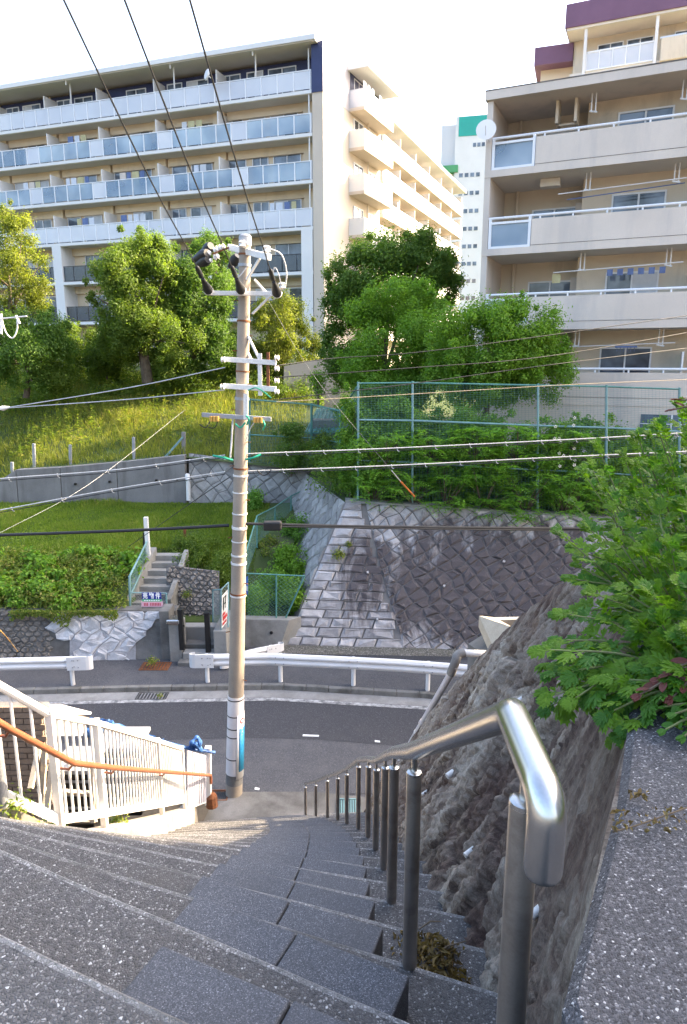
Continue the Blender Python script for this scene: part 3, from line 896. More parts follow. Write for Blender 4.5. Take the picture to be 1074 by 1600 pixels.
mb = MB(); mb.grid(lambda a, h: PB(a * 4.8, h * 2.3), 8, 4); mb.build('mortar', M['stone_joint'], bwall)
for c in diamond_cells(4.8, 2.3, .42, rr, .2):
    p = clip_rect(c, 4.8, 2.3)
    if p:
        sm = MB(); stone_mesh(sm, p, PB, NB, .006, .02, .05, rr); sm.build('stone', M['backstone'], bwall, fix=False)

# ---- smooth concrete wall behind the lawn (cast in panels)
gw = thing('concrete_wall', 'long smooth grey concrete retaining wall at the back of the lawn', 'retaining wall', (-10, 27.5, 2.9))
cuts = [(-15.2, 3.1), (-13.3, 4.32), (-11.5, 4.42), (-9.2, 4.62), (-6.42, 4.92)]
for (xa, za), (xb, zb) in zip(cuts[:-1], cuts[1:]):
    p = MB(); ya, yb = 27.3 - (xa + 6.4) * .0, 27.3
    p.hexa([(xa + .012, ya, 1.9), (xb - .012, yb, 1.9), (xb - .012, yb + .5, 1.9), (xa + .012, ya + .5, 1.9), (xa + .012, ya + .12, za), (xb - .012, yb + .12, zb), (xb - .012, yb + .5, zb), (xa + .012, ya + .5, za)])
    p.build('panel', M['concrete_wall'], gw, bevel=.01)
for (x, z) in ((-10.9, 3.75), (-9.5, 3.85), (-7.6, 3.9), (-6.75, 3.95)):
    w = MB(); w.tube([(x, 27.30, z), (x, 27.42, z + .005)], .05, 10); w.build('weep_hole', M['black_paint'], gw)
dp = MB(); dp.tube([at(294, 750, 27.25), at(295, 782, 27.15)], .09, 10); dp.tube([at(293, 742, 27.45), at(294, 752, 27.2)], .1, 10)
dp.build('drain_pipe', M['galv_white'], gw, smooth=True)

# ---- terrain sheets
def sheet(name, x0, x1, y0, y1, zf, m, nx=60, ny=50):
    s = MB(); s.grid(lambda a, b: (x0 + a * (x1 - x0), y0 + b * (y1 - y0), zf(x0 + a * (x1 - x0), y0 + b * (y1 - y0))), nx, ny)
    o = s.build(name, m, None, smooth=True, fix=False)
    return tag(o, None, None, None, 'structure')
def n2(x, y, s=1.0, seed=0.0):
    return float(vnoise(np.array([x * s + 50 + seed]), np.array([y * s + 50]), np.array([.5 + seed]))[0]) - .5
def lawn_z(x, y):
    if x > -6.4:      # nook by the gate and the stone wall
        base = np.interp(y, [18.7, 19.5, 19.9, 20.6, 22.5, 27.4], [-.3, -.3, .75, 1.0, 2.2, 2.9])
        edge_ = np.interp(y, [18.7, 19.0, 20.5, 21.6, 27.4], [1.4, 1.5, 2.15, 2.45, 2.97])
        f = np.clip((x + 6.4) / .15, 0, 1) if y < 22.0 else np.clip((x + 6.0) / 2.2, 0, 1) * np.clip(1 - (y - 22.0) / 5, 0, 1)
        z = edge_ * (1 - f) + base * f
    else:
        z = np.interp(y, [18.7, 19.0, 20.5, 21.6, 27.4], [1.4, 1.5, 2.15, 2.45, 2.97])
    return float(z) + .10 * n2(x, y, .9)
sheet('lawn_ground', -34, -1.75, 18.85, 27.45, lawn_z, M['turf'], 80, 40)
def meadow_z(x, y):
    z0 = float(np.interp(x, [-40, -15.2, -13.3, -6.4, -1.3], [2.2, 3.0, 4.25, 4.8, 4.2]))
    z = np.interp(y, [27.6, 29, 33, 37, 42, 60], [0, .25, 1.55, 2.75, 3.5, 3.7])
    return z0 + float(z) * (8.35 - z0) / 3.7 + .22 * n2(x, y, .5, 3) * min(1, (y - 27.6))
sheet('meadow_slope', -60, -1.2, 27.65, 62, meadow_z, M['turf'], 70, 50)
def terr_z(x, y):
    z0 = 4.12 - .045 * max(0, x)
    return z0 + float(np.interp(y, [21.6, 24, 28, 36, 48, 140], [0, .15, .9, 2.2, 4.2, 4.4])) + .12 * n2(x, y, .6, 7) * min(1, y - 21)
tmb = MB()
def terr_fn(a, b):
    y1 = 150.0; u = a
    x = -1.4 + u * 62
    yf = float(np.interp(x, [-1.4, .06, 15, 61], [27.3, 21.5, 20.75, 17.5]) if x > -.2 else float(np.interp(x, [-1.4, -.2], [26.9, 22.3])))
    y = yf + (y1 - yf) * b ** 2.2
    z = terr_z(x, max(y, 21.6))
    xr = float(np.interp(y, [21.6, 27.5], [.06, -1.5])); zr_ = float(np.interp(y, [21.6, 27.5, 27.9], [4.13, 4.12, 4.2]))
    if y < 29: z = zr_ + (z - zr_) * min(1, max(0, (x - xr) / 3.0))
    return (x, y, z)
tmb.grid(terr_fn, 180, 70)
tag(tmb.build('terrace_ground', M['turf'], None, smooth=True, fix=False), None, None, None, 'structure')
# far slope left of everything so that the ground has no hole
fs_ = MB(); fs_.add([(-200, 62, 8.3), (-1.2, 62, 8.3), (-1.2, 200, 9), (-200, 200, 9)], [(0, 1, 2, 3)])
struct('field', fs_, M['turf'])
fl = MB(); fl.add([(-200, 18.85, 1.4), (-34, 18.85, 1.4), (-34, 27.5, 2.6), (-60, 62, 8.3), (-200, 62, 8.3)], [(0, 1, 2, 3, 4)])
struct('field', fl, M['turf'])

# ---- left roadside wall: rubble with a white painted stretch
lw = thing('rubble_wall', 'roadside rubble stone wall with a white painted cracked stretch below the bushes', 'retaining wall', (-9, 18.6, .1))
l0, l1 = V3((-24, 17.9, .08)), V3((-5.15, 18.55, .08))
LL = (l1 - l0).length
PL, NL = bilin(l0, l1, l0 + V3((0, .35, 1.42)), l1 + V3((0, .35, 1.42)), LL, 1.46)
mb = MB(); mb.grid(lambda a, h: PL(a * LL, h * 1.46), 20, 4)
mb.build('mortar', M['concrete_dark'], lw)
u_of = lambda px: (at(px, 1000, 18.6).x - l0.x)
ua, ub = u_of(86), u_of(250)
rub = MB()
for c in hex_cells(LL, 1.46, .24, rr, asp=.62):
    p = clip_rect(c, LL, 1.46)
    if p and (max(q[0] for q in p) < ua + .1 * rr.random() or min(q[0] for q in p) > ub + .35):
        stone_mesh(rub, p, PL, NL, .014, .02, .055, rr)
tag(rub.build('rubble', M['rubble'], lw, fix=False), None, None, None, 'stuff')
jag = lambda t: ua + .28 * math.sin(t * 5) + (.35 if t < .5 else (-.05 if t > 1.0 else .1))
for c in hex_cells(LL, 1.5, .52, rr, jit=.42, asp=.58):
    cx = sum(q[0] for q in c) / 6; cy = sum(q[1] for q in c) / 6
    if cx < jag(cy) or cx > ub - .16 - (.55 if cy < .6 else (.3 if cy < 1.0 else .05)): continue
    p = clip_rect(c, LL, 1.44)
    if p:
        sm = MB(); stone_mesh(sm, p, PL, NL, .0015, .05, .065, rr); sm.build('painted_stone', M['painted_stone'], lw, fix=False)
bkp = MB(); bkp.grid(lambda a, h: PL(ua + .45 + a * (ub - ua - 1.15), .02 + h * 1.36) + NL * .022, 4, 3); bkp.build('painted_mortar', mat('painted_mortar', (.40, .39, .40), (.27, .26, .265), 5, .85, .4, 30), lw)
cap = MB()
for i in range(24):
    a0, a1 = i * LL / 24, (i + 1) * LL / 24
    if a1 < ua or True:
        h0 = rr.uniform(.02, .08)
        cap.hexa([PL(a0, 1.44) + V3((0, -.02, 0)), PL(a1, 1.44) + V3((0, -.02, 0)), PL(a1, 1.44) + V3((0, .3, 0)), PL(a0, 1.44) + V3((0, .3, 0))] + [PL(a, 1.44) + V3((0, d, h0)) for a, d in ((a0, 0), (a1, 0), (a1, .3), (a0, .3))])
cap.build('wall_top', M['concrete_dark'], lw)

# ---- gateway: pillar with letter box, black posts, steps, rubble behind
Yg = 18.45
gp = thing('gate_pillar', 'weathered concrete gate pillar with a steel letter box on top', 'pillar', at(272, 1030, Yg))
x0, x1 = at(250, 1000, Yg).x, at(284, 1000, Yg).x
mb = MB(); mb.box(x0, x1 - .34, Yg + .06, Yg + .7, .05, 1.62); mb.build('pier', M['concrete_dark'], gp, bevel=.02)
mb = MB(); mb.box(x1 - .34, x1 + .02, Yg - .08, Yg + .5, .05, 1.28); mb.build('pillar', M['concrete'], gp, bevel=.02)
mb = MB(); mb.box(x1 - .38, x1 + .0, Yg - .14, Yg + .3, 1.285, 1.42); mb.build('letter_box', M['steel'], gp, bevel=.03)
for px, top, bot, wd, lab in ((285, 953, 1012, .13, 'black square gate post beside the letter box'), (326, 958, 1016, .14, 'black square gate post on the right of the gateway')):
    p = at(px, bot, Yg - .05); z1 = at(px, top, Yg - .05).z
    mb = MB(); mb.box(p.x - wd / 2, p.x + wd / 2, Yg - .12, Yg + .02, p.z - .05, z1); mb.box(p.x - wd / 2 - .012, p.x + wd / 2 + .012, Yg - .132, Yg + .032, z1, z1 + .03)
    if px < 300:
        mb.box(p.x - .15, p.x - wd / 2, Yg - .08, Yg - .04, z1 - .35, z1 - .28); mb.box(p.x + wd / 2, p.x + .1, Yg - .08, Yg - .04, z1 - .5, z1 - .44)
    tag(mb.build('gate_post', M['black_paint'], None, bevel=.006), lab, 'post')
gs_ = thing('gate_steps', 'low concrete entrance steps inside the gateway', 'steps', at(305, 1030, 18.2))
xa, xb = at(284, 1020, 18.2).x, at(342, 1020, 18.2).x
mb = MB(); mb.box(xa - .1, xb, 18.05, 18.6, .1, .24); mb.build('step', M['rust'] if False else M['concrete_dark'], gs_, bevel=.02)
mb = MB(); mb.box(xa, xb, 18.3, 19.0, .15, .42); mb.build('step', M['concrete'], gs_, bevel=.02)
mb = MB(); mb.box(xa, xb + .1, 18.62, 20.7, .2, .55); mb.build('step', M['concrete_dark'], gs_, bevel=.02)
mb = MB(); mb.box(xa - .3, xa + .9, 19.0, 19.35, .4, .95); mb.build('kerb', M['concrete'], gs_, bevel=.03)
# right side low concrete walls
lc = thing('low_wall', 'low concrete wall with a drain hole between the pole and the stone wall', 'wall', at(410, 1000, 19.5))
mb = MB(); mb.prism([(at(336, 1000, 18.5).x, 18.3, .1), (at(352, 1000, 18.5).x + .08, 18.3, .1), (at(352, 1000, 18.5).x + .08, 20.0, .1), (at(336, 1000, 18.5).x, 20.0, .1)], (0, 0, 1.0)); mb.build('cheek', M['concrete'], lc, bevel=.02)
xq0, xq1 = at(352, 980, 19.45).x, at(470, 980, 19.45).x
mb = MB(); mb.hexa([(xq0, 19.4, .1), (at(438, 1012, 19.4).x, 19.4, .1), (xq1, 19.75, .1), (xq0, 19.75, .1), (xq0, 19.45, 1.03), (at(452, 967, 19.45).x, 19.45, .98), (xq1, 19.75, .98), (xq0, 19.75, 1.03)])
mb.build('wall', M['concrete'], lc, bevel=.015)
q = at(424, 989, 19.39); mb = MB(); mb.tube([q, q + V3((0, .06, 0))], .05, 12); mb.build('drain_hole', M['black_paint'], lc)
# rubble wall behind the gate
gr = thing('rubble_wall', 'small rubble stone wall behind the black gate posts', 'wall', at(300, 985, 20.3))
q0, q1 = at(262, 985, 20.2), at(344, 985, 20.2)
g0 = V3((q0.x, 20.15, .45)); g1 = V3((q1.x, 20.15, .45))
PG, NG = bilin(g0, g1, g0 + V3((0, .35, 1.95)), g1 + V3((0, .35, 1.75)), g1.x - g0.x, 1.95)
mb = MB(); mb.grid(lambda a, h: PG(a * (g1.x - g0.x), h * 1.95), 6, 6); mb.build('mortar', M['stone_joint'], gr)
for c in hex_cells(g1.x - g0.x, 1.95, .21, rr, jit=.3, asp=.68):
    p = clip_rect(c, g1.x - g0.x, 1.95)
    if p:
        sm = MB(); stone_mesh(sm, p, PG, NG, .016, .03, .07, rr); sm.build('stone', M['rubble'], gr, fix=False)
# upper flight to the lawn
uf = thing('garden_steps', 'narrow concrete steps climbing to the lawn behind the sale sign', 'steps', at(240, 930, 20.0))
for i in range(7):
    a = at(210 + i * 2.6, 945, 20.0).x; b = at(262 + i * 1.4, 945, 20.0).x
    y0 = 19.75 + i * .27; z1 = 1.42 + i * .172
    mb = MB(); mb.box(a, b, y0, y0 + .34, z1 - .5, z1); mb.build('step', M['concrete'], uf, bevel=.015)
a = at(204, 945, 20.0).x
mb = MB(); mb.hexa([(a - .12, 19.6, .9), (a + .06, 19.6, .9), (a + .5, 21.5, 1.9), (a + .3, 21.5, 1.9), (a - .12, 19.6, 1.62), (a + .06, 19.6, 1.62), (a + .5, 21.5, 2.7), (a + .3, 21.5, 2.7)]); mb.build('cheek_wall', M['concrete'], uf, bevel=.01)
b = at(264, 945, 20.0).x
mb = MB(); mb.hexa([(b, 19.7, .9), (b + .16, 19.7, .9), (b + .34, 21.5, 1.9), (b + .2, 21.5, 1.9), (b, 19.7, 1.55), (b + .16, 19.7, 1.55), (b + .34, 21.5, 2.62), (b + .2, 21.5, 2.62)]); mb.build('cheek_wall', M['concrete'], uf, bevel=.01)
mb = MB(); mb.box(a - .1, b + .4, 19.25, 19.72, .3, 1.36); mb.build('landing', M['concrete_dark'], uf, bevel=.02)

# ---- chain-link helper: woven diagonals as thin bars
def chain_link(name, p00, p10, p11, p01, cell, r, m, parent, tri=3):
    """wire diagonals over the quad p00-p10-p11-p01"""
    p00, p10, p11, p01 = map(V3, (p00, p10, p11, p01))
    w = (p10 - p00).length; h = (p01 - p00).length
    Q = lambda a, b: (p00.lerp(p10, a)).lerp(p01.lerp(p11, a), b)
    mb = MB()
    n = int((w + h) / cell) + 1
    for s in (0, 1):
        for i in range(n + 1):
            c = i * cell                       # u + v = c  or  u - v = c - h
            if s == 0: ua_, va_, ub_, vb_ = max(0, c - h), min(c, h), min(c, w), max(0, c - w)
            else: ua_, va_, ub_, vb_ = max(0, c - h), max(0, h - c), min(c, w), min(h, h - c + w)
            if ub_ - ua_ < .02: continue
            mb.tube([Q(ua_ / w, va_ / h), Q(ub_ / w, vb_ / h)], r, tri, cap=False)
    return mb.build(name, m, parent, fix=False)
def wire_grid(name, p00, p10, p11, p01, cu, cv, r, m, parent):
    p00, p10, p11, p01 = map(V3, (p00, p10, p11, p01))
    w = (p10 - p00).length; h = (p01 - p00).length
    Q = lambda a, b: (p00.lerp(p10, a)).lerp(p01.lerp(p11, a), b)
    mb = MB()
    for i in range(int(w / cu) + 1): mb.tube([Q(min(1, i * cu / w), 0), Q(min(1, i * cu / w), 1)], r, 3, cap=False)
    for i in range(int(h / cv) + 1): mb.tube([Q(0, min(1, i * cv / h)), Q(1, min(1, i * cv / h))], r, 3, cap=False)
    return mb.build(name, m, parent, fix=False)

# fence panel on the low wall
pf = thing('chain_link_fence', 'green chain link fence panel slanting to fit the stone wall', 'fence', at(420, 965, 19.6))
A0, A1 = at(386, 962, 19.6), at(447, 965, 19.6); B0, B1 = at(386, 896, 19.6), at(476, 900, 19.6)
chain_link('mesh', A0, A1, B1, B0, .105, .0032, M['wire_green'], pf)
for p, q in ((at(432, 966, 19.6), at(432, 897, 19.6)), (A1, B1)):
    mb = MB(); mb.tube([p, q], .026, 8); mb.build('post', M['fence_green'], pf)
mb = MB(); mb.tube([B0, B1], .022, 8); mb.build('top_rail', M['fence_green'], pf)
# fence left of it along the gate cheek, with a white and red board
pf2 = thing('chain_link_fence', 'short chain link fence standing on the gate wall left of the pole', 'fence', at(345, 985, 18.8))
F0, F1 = at(333, 985, 19.6), at(346, 988, 18.4); G0, G1 = at(333, 922, 19.6), at(346, 921, 18.4); H0, H1 = at(357, 980, 18.5), at(357, 910, 19.2)
chain_link('mesh', F0, F1, G1, G0, .1, .0034, M['wire_grey'], pf2)
chain_link('mesh', F1, H0, H1, G1, .1, .0034, M['wire_grey'], pf2)
for p, q in ((F0, G0), (F1, G1), (H0, H1)):
    mb = MB(); mb.tube([p, q], .024, 8); mb.build('post', M['fence_blue'], pf2)
mb = MB(); mb.tube([G0, G1, H1], .02, 8); mb.build('top_rail', M['fence_blue'], pf2)
sb = thing('notice_board', 'narrow white notice board with red lettering on the gate fence', 'sign', at(351, 980, 18.3))
s00, s10, s11, s01 = at(346.5, 982, 18.33), at(356, 970, 18.62), at(356, 921, 18.95), at(347, 931, 18.33)
mb = MB(); mb.add([s00, s10, s11, s01], [(0, 1, 2, 3)]); ob = mb.build('panel', M['white_paint'], sb)
sn = (s10 - s00).cross(s01 - s00).normalized();  sn = sn if sn.y < 0 else -sn
def on_sign(a, b, k=.006): return (s00.lerp(s10, a)).lerp(s01.lerp(s11, a), b) + sn * k
red = mat('sign_red', (.5, .03, .03), (.42, .03, .03), 5, .5)
for (a0, a1, b0_, b1_) in ((.1, .8, .05, .13), (.2, .9, .18, .3), (.15, .6, .34, .42)):
    mb = MB(); mb.add([on_sign(a0, b0_), on_sign(a1, b0_), on_sign(a1, b1_), on_sign(a0, b1_)], [(0, 1, 2, 3)]); mb.build('red_mark', red, sb)
for (a0, a1, b0_, b1_) in ((.2, .35, .5, .9), (.6, .72, .5, .9), (.2, .75, .86, .9), (.25, .7, .66, .7)):
    mb = MB(); mb.add([on_sign(a0, b0_), on_sign(a1, b0_), on_sign(a1, b1_), on_sign(a0, b1_)], [(0, 1, 2, 3)]); mb.build('stroke', M['black_paint'], sb)
# blue board right of the pole
bb = thing('blue_board', 'small blue board hung on the fence just right of the pole', 'sign', at(385, 925, 19.5))
mb = MB(); mb.hexa([at(383, 926, 19.5), at(388, 930, 19.5), at(388, 930, 19.53), at(383, 926, 19.53), at(383, 903, 19.5), at(388, 899, 19.5), at(388, 899, 19.53), at(383, 903, 19.53)])
mb.build('panel', mat('sign_blue2', (.05, .17, .45), (.04, .13, .38), 5, .5), bb)
mb = MB(); mb.add([at(384.2, 922, 19.49), at(387, 924, 19.49), at(387, 916, 19.49), at(384.2, 915, 19.49)], [(0, 1, 2, 3)]); mb.build('white_mark', M['white_paint'], bb)

# fence panel across the garden steps, with the sale sign
ff = thing('chain_link_fence', 'low chain link fence panel across the garden steps carrying the sale sign', 'fence', at(235, 955, 19.2))
a00, a10, a11, a01 = at(204, 952, 19.2), at(260, 954, 19.2), at(260, 927, 19.2), at(204, 926, 19.2)
chain_link('mesh', a00, a10, a11, a01, .09, .003, M['wire_grey'], ff)
for p, q in ((at(261, 963, 19.2), a11), (at(204, 960, 19.2), at(202, 900, 19.2))):
    mb = MB(); mb.tube([p, q], .03, 8); mb.build('post', M['fence_blue'], ff)
mb = MB(); mb.tube([a01, a11], .02, 8); mb.tube([a00, a10], .016, 8); mb.build('rail', M['fence_blue'], ff)
# railing beside the garden steps
hr = thing('garden_railing', 'pale blue green mesh railing climbing beside the garden steps', 'railing', at(205, 945, 19.4))
h00, h10, h11, h01 = at(203, 942, 19.4), at(232, 880, 21.3), at(232, 842, 21.3), at(203, 900, 19.4)
chain_link('mesh', h00, h10, h11, h01, .1, .0034, M['wire_green'], hr)
mb = MB(); mb.tube([h01, h11], .03, 8); mb.tube([h00.lerp(h01, .25), h10.lerp(h11, .25)], .022, 8); mb.build('rail', M['fence_blue'], hr)
for a_ in (0, 1.0):
    mb = MB(); mb.tube([h00.lerp(h10, a_) - V3((0, 0, .2)), h01.lerp(h11, a_)], .034, 8); mb.build('post', M['fence_blue'], hr)
gpst = MB(); gpst.beam(at(233, 878, 21.2), at(228, 808, 21.2), .13, .13, (0, 1, 0))
tag(gpst.build('white_post', M['white_paint'], None, bevel=.01), 'white post standing at the top of the garden steps', 'post')
gpst = MB(); gpst.beam(at(226, 860, 21.5), at(226, 832, 21.5), .09, .09, (0, 1, 0))
tag(gpst.build('black_post', M['black_paint'], None, bevel=.01), 'short black post beside the white post on the lawn', 'post')
gpst = MB(); gpst.beam(at(289, 850, 22.6), at(289, 824, 22.6), .09, .09, (0, 1, 0))
tag(gpst.build('rusty_post', M['rust'], None, bevel=.01), 'short rusty post in the shrub right of the garden steps', 'post')

# ---- writing
def text_mesh(txt, size, bold=0.0):
    cu = bpy.data.curves.new('t', 'FONT'); cu.body = txt; cu.size = size; cu.align_x = 'CENTER'; cu.align_y = 'CENTER'; cu.offset = bold; cu.resolution_u = 3
    to = bpy.data.objects.new('t', cu); COL.objects.link(to)
    dg = bpy.context.evaluated_depsgraph_get()
    me_ = bpy.data.meshes.new_from_object(to.evaluated_get(dg))
    bpy.data.objects.remove(to)
    return me_
sg = thing('sale_sign', 'sale sign with blue, green and pink bands on the garden fence', 'sign', at(238, 948, 19.12))
S0, S1 = at(223, 948, 19.12), at(252, 926, 19.12)
sw_, sh_ = S1.x - S0.x, S1.z - S0.z
cols = [(0, .36, (.78, .45, .52)), (.36, .53, (.12, .46, .22)), (.53, 1, (.015, .035, .25))]
for i, (a, b, c) in enumerate(cols):
    mb = MB(); mb.box(S0.x - (.03 if i == 0 else 0), S1.x + (.03 if i == 0 else 0), 19.12, 19.135, S0.z + a * sh_, S0.z + b * sh_)
    mb.build('band', mat('sign_band_%d' % i, c, tuple(v * .9 for v in c), 6, .5, fine=.03), sg)
tw = mat('sign_white', (.85, .85, .85), (.8, .8, .8), 5, .5, fine=.02); tr_ = mat('sign_redtext', (.55, .08, .10), (.5, .07, .09), 5, .5, fine=.02)
# small print and figures cannot be read in the photograph: plain strokes of their size
for i in range(11):
    if i == 3: continue
    mb = MB(); xx = S0.x + sw_ * (.08 + i * .081)
    mb.box(xx, xx + sw_ * .05, 19.116, 19.1185, S0.z + .07 * sh_, S0.z + .28 * sh_); mb.build('figure', tr_, sg)
for i in range(7):
    mb = MB(); xx = S0.x + sw_ * (.1 + i * .12)
    mb.box(xx, xx + sw_ * .08, 19.116, 19.1185, S0.z + .41 * sh_, S0.z + .48 * sh_); mb.build('figure', tw, sg)
for txt, fz, size, m, bold in (('売 物 件', .76, sh_ * .47, tw, .006),):
    me_ = text_mesh(txt, size, bold)
    xsz = max(v.co.x for v in me_.vertices) - min(v.co.x for v in me_.vertices)
    k = sw_ * .9 / xsz
    me_.transform(Matrix.Scale(k, 4, (1, 0, 0)))
    me_.transform(Matrix.Rotation(R(90), 4, 'X'))
    o = link('lettering', me_, None, sg); me_.materials.clear(); me_.materials.append(m)
    o.location = V3(((S0.x + S1.x) / 2, 19.114, S0.z + fz * sh_)) - sg.location

# ================================================================== BUILDINGS
M['beige'] = mat('beige_render', (.74, .61, .44), (.68, .555, .40), .5, .8, .05, 40, stain=(.44, .36, .26), stsc=.5, stlo=.55, sthi=.8, stretch=(1, 1, .3), fine=.05)
M['cream'] = mat('cream_render', (.56, .485, .40), (.51, .44, .36), .4, .75, .04, 40, fine=.04)
M['bwhite'] = mat('building_white', (.70, .69, .675), (.64, .63, .615), .4, .6, .03, 40, fine=.04)
M['navy'] = mat('navy_cladding', (.030, .04, .115), (.024, .032, .09), .6, .5, .02, 40, fine=.04)
M['grey_clad'] = mat('grey_cladding', (.50, .47, .48), (.45, .42, .43), .5, .6, .02, 40, fine=.04)
M['frost'] = mat_glass('frosted_pane', (.74, .75, .78), .66, .25, .25, (.62, .64, .70))
M['blue_pane'] = mat_glass('blue_pane', (.46, .57, .66), .58, .12, .35, (.16, .25, .36))
M['dark_pane'] = mat_glass('dark_pane', (.05, .07, .10), .85, .08, .5)
M['win'] = mat_glass('window_glass', (.16, .20, .26), 1.0, .08, .9, (.03, .04, .055))
M['curtain'] = mat('curtain', (.62, .63, .64), (.5, .52, .55), 3, .8, fine=.05)
M['alu'] = mat('white_frame', (.74, .75, .77), (.68, .69, .71), 1, .4, fine=.03)
M['parapet_grey'] = mat('parapet_concrete', (.64, .565, .49), (.58, .51, .44), .5, .85, .06, 40, stain=(.44, .405, .38), stsc=.55, stlo=.5, sthi=.8, stretch=(1.4, 1.4, .25), fine=.06)  # beige grey of the concrete itself, with vertical stains
M['buff'] = mat('buff_render', (.66, .575, .455), (.60, .52, .41), .5, .85, .05, 40, stain=(.36, .31, .25), stsc=.6, stlo=.55, sthi=.8, stretch=(1, 1, .3), fine=.05)
M['purple'] = mat('purple_fascia', (.17, .09, .15), (.135, .07, .12), .5, .6, .02, 40, fine=.05)
M['teal'] = mat('teal_paint', (.03, .36, .30), (.03, .32, .27), .3, .6, fine=.03)
M['ceiling'] = mat('balcony_ceiling', (.66, .62, .56), (.6, .56, .51), .5, .85, fine=.05)
M['cloth_a'] = mat('laundry_white', (.7, .72, .75), (.55, .6, .68), 4, .9)
M['cloth_b'] = mat('laundry_blue', (.16, .22, .40), (.10, .14, .28), 4, .9)
M['cloth_c'] = mat('laundry_yellow', (.55, .52, .30), (.45, .40, .22), 4, .9)
M['ac'] = mat('air_conditioner', (.62, .62, .60), (.52, .52, .5), 4, .6)

class Fr:
    """local frame of a facade: u along it, w out of it, z up"""
    def __init__(s, o, e, out):
        s.o = V3((o[0], o[1], 0)); d = V3((e[0] - o[0], e[1] - o[1], 0)); s.L = d.length; s.d = d.normalized()
        n = V3((-s.d.y, s.d.x, 0)); s.n = n if n.dot(V3((out[0], out[1], 0))) > 0 else -n
    def p(s, u, w, z): return s.o + s.d * u + s.n * w + V3((0, 0, z))
    def box(s, mb, u0, u1, w0, w1, z0, z1):
        return mb.hexa([s.p(u0, w0, z0), s.p(u1, w0, z0), s.p(u1, w1, z0), s.p(u0, w1, z0), s.p(u0, w0, z1), s.p(u1, w0, z1), s.p(u1, w1, z1), s.p(u0, w1, z1)])
def window(fr, par, u0, u1, w, z0, z1, panes=2, curtain=None):
    """sliding window: frame (part) with a pane for each leaf (sub-parts)"""
    mb = MB(); f = .06
    fr.box(mb, u0, u1, w, w + .07, z0, z0 + f); fr.box(mb, u0, u1, w, w + .07, z1 - f, z1)
    for i in range(panes + 1):
        c = u0 + f / 2 + (u1 - u0 - f) * i / panes
        fr.box(mb, c - f / 2, c + f / 2, w, w + .075, z0 + f, z1 - f)
    wo = mb.build('window', M['alu'], par)
    for i in range(panes):
        a = u0 + (u1 - u0) * i / panes + f / 2; b = u0 + (u1 - u0) * (i + 1) / panes - f / 2
        mb = MB(); fr.box(mb, a, b, w + .015, w + .03, z0 + f, z1 - f)
        mb.build('pane', M['curtain'] if curtain == i else M['win'], wo)
    return wo

# ---------------------------------------------------------------- left apartment block
rb = random.Random(21)
A_, B_pt, C_pt = (-33.0, 57.9), (-1.28, 47.0), (2.75, 55.6)
fr = Fr(B_pt, A_, (0, -1))
fe = Fr(B_pt, C_pt, (1, 0))
LZ = [8.2, 11.55, 14.45, 17.2, 20.0, 22.75, 25.2]        # slab tops
ROOF = 27.75
ap_l = thing('apartment_building', 'seven storey beige apartment block with glass balconies, navy top floor on the left', 'apartment building', (-12, 51, 8.2))
WD = -1.45                                              # recessed wall plane
mb = MB()
back = fr.p(0, -12, 0)
fr.box(mb, .75, fr.L, -11, WD, 8.0, LZ[6] - .2); mb.build('wall', M['beige'], ap_l)
mb = MB(); fr.box(mb, .75, fr.L, -11, WD + .002, LZ[6], ROOF - .25); mb.build('top_floor_wall', M['navy'], ap_l)
# end wall, corner pillar in front
mb = MB(); mb.prism([fr.p(0, 0, 8.0), fr.p(.72, 0, 8.0), fr.p(.72, -11, 8.0), fe.p(fe.L, 0, 8.0)], (0, 0, LZ[6] - .2 - 8.0)); mb.build('end_wall', M['cream'], ap_l)
mb = MB(); mb.prism([fr.p(-.02, .02, LZ[6] - .2), fr.p(.74, .02, LZ[6] - .2), fr.p(.74, -10, LZ[6] - .2), fe.p(fe.L, .02, LZ[6] - .2)], (0, 0, ROOF + .25 - LZ[6])); mb.build('corner_cladding', M['grey_clad'], ap_l)
mb = MB(); fr.box(mb, -.02, .74, .022, .05, LZ[6] - .2, ROOF + .05); mb.build('corner_panel', M['navy'], ap_l)
# seams of the cladding
for i in range(1, 6):
    mb = MB(); fe.box(mb, i * .55, i * .55 + .03, .02, .035, LZ[6] - .2, ROOF + .05); mb.build('cladding_seam', M['parapet_grey'], ap_l)
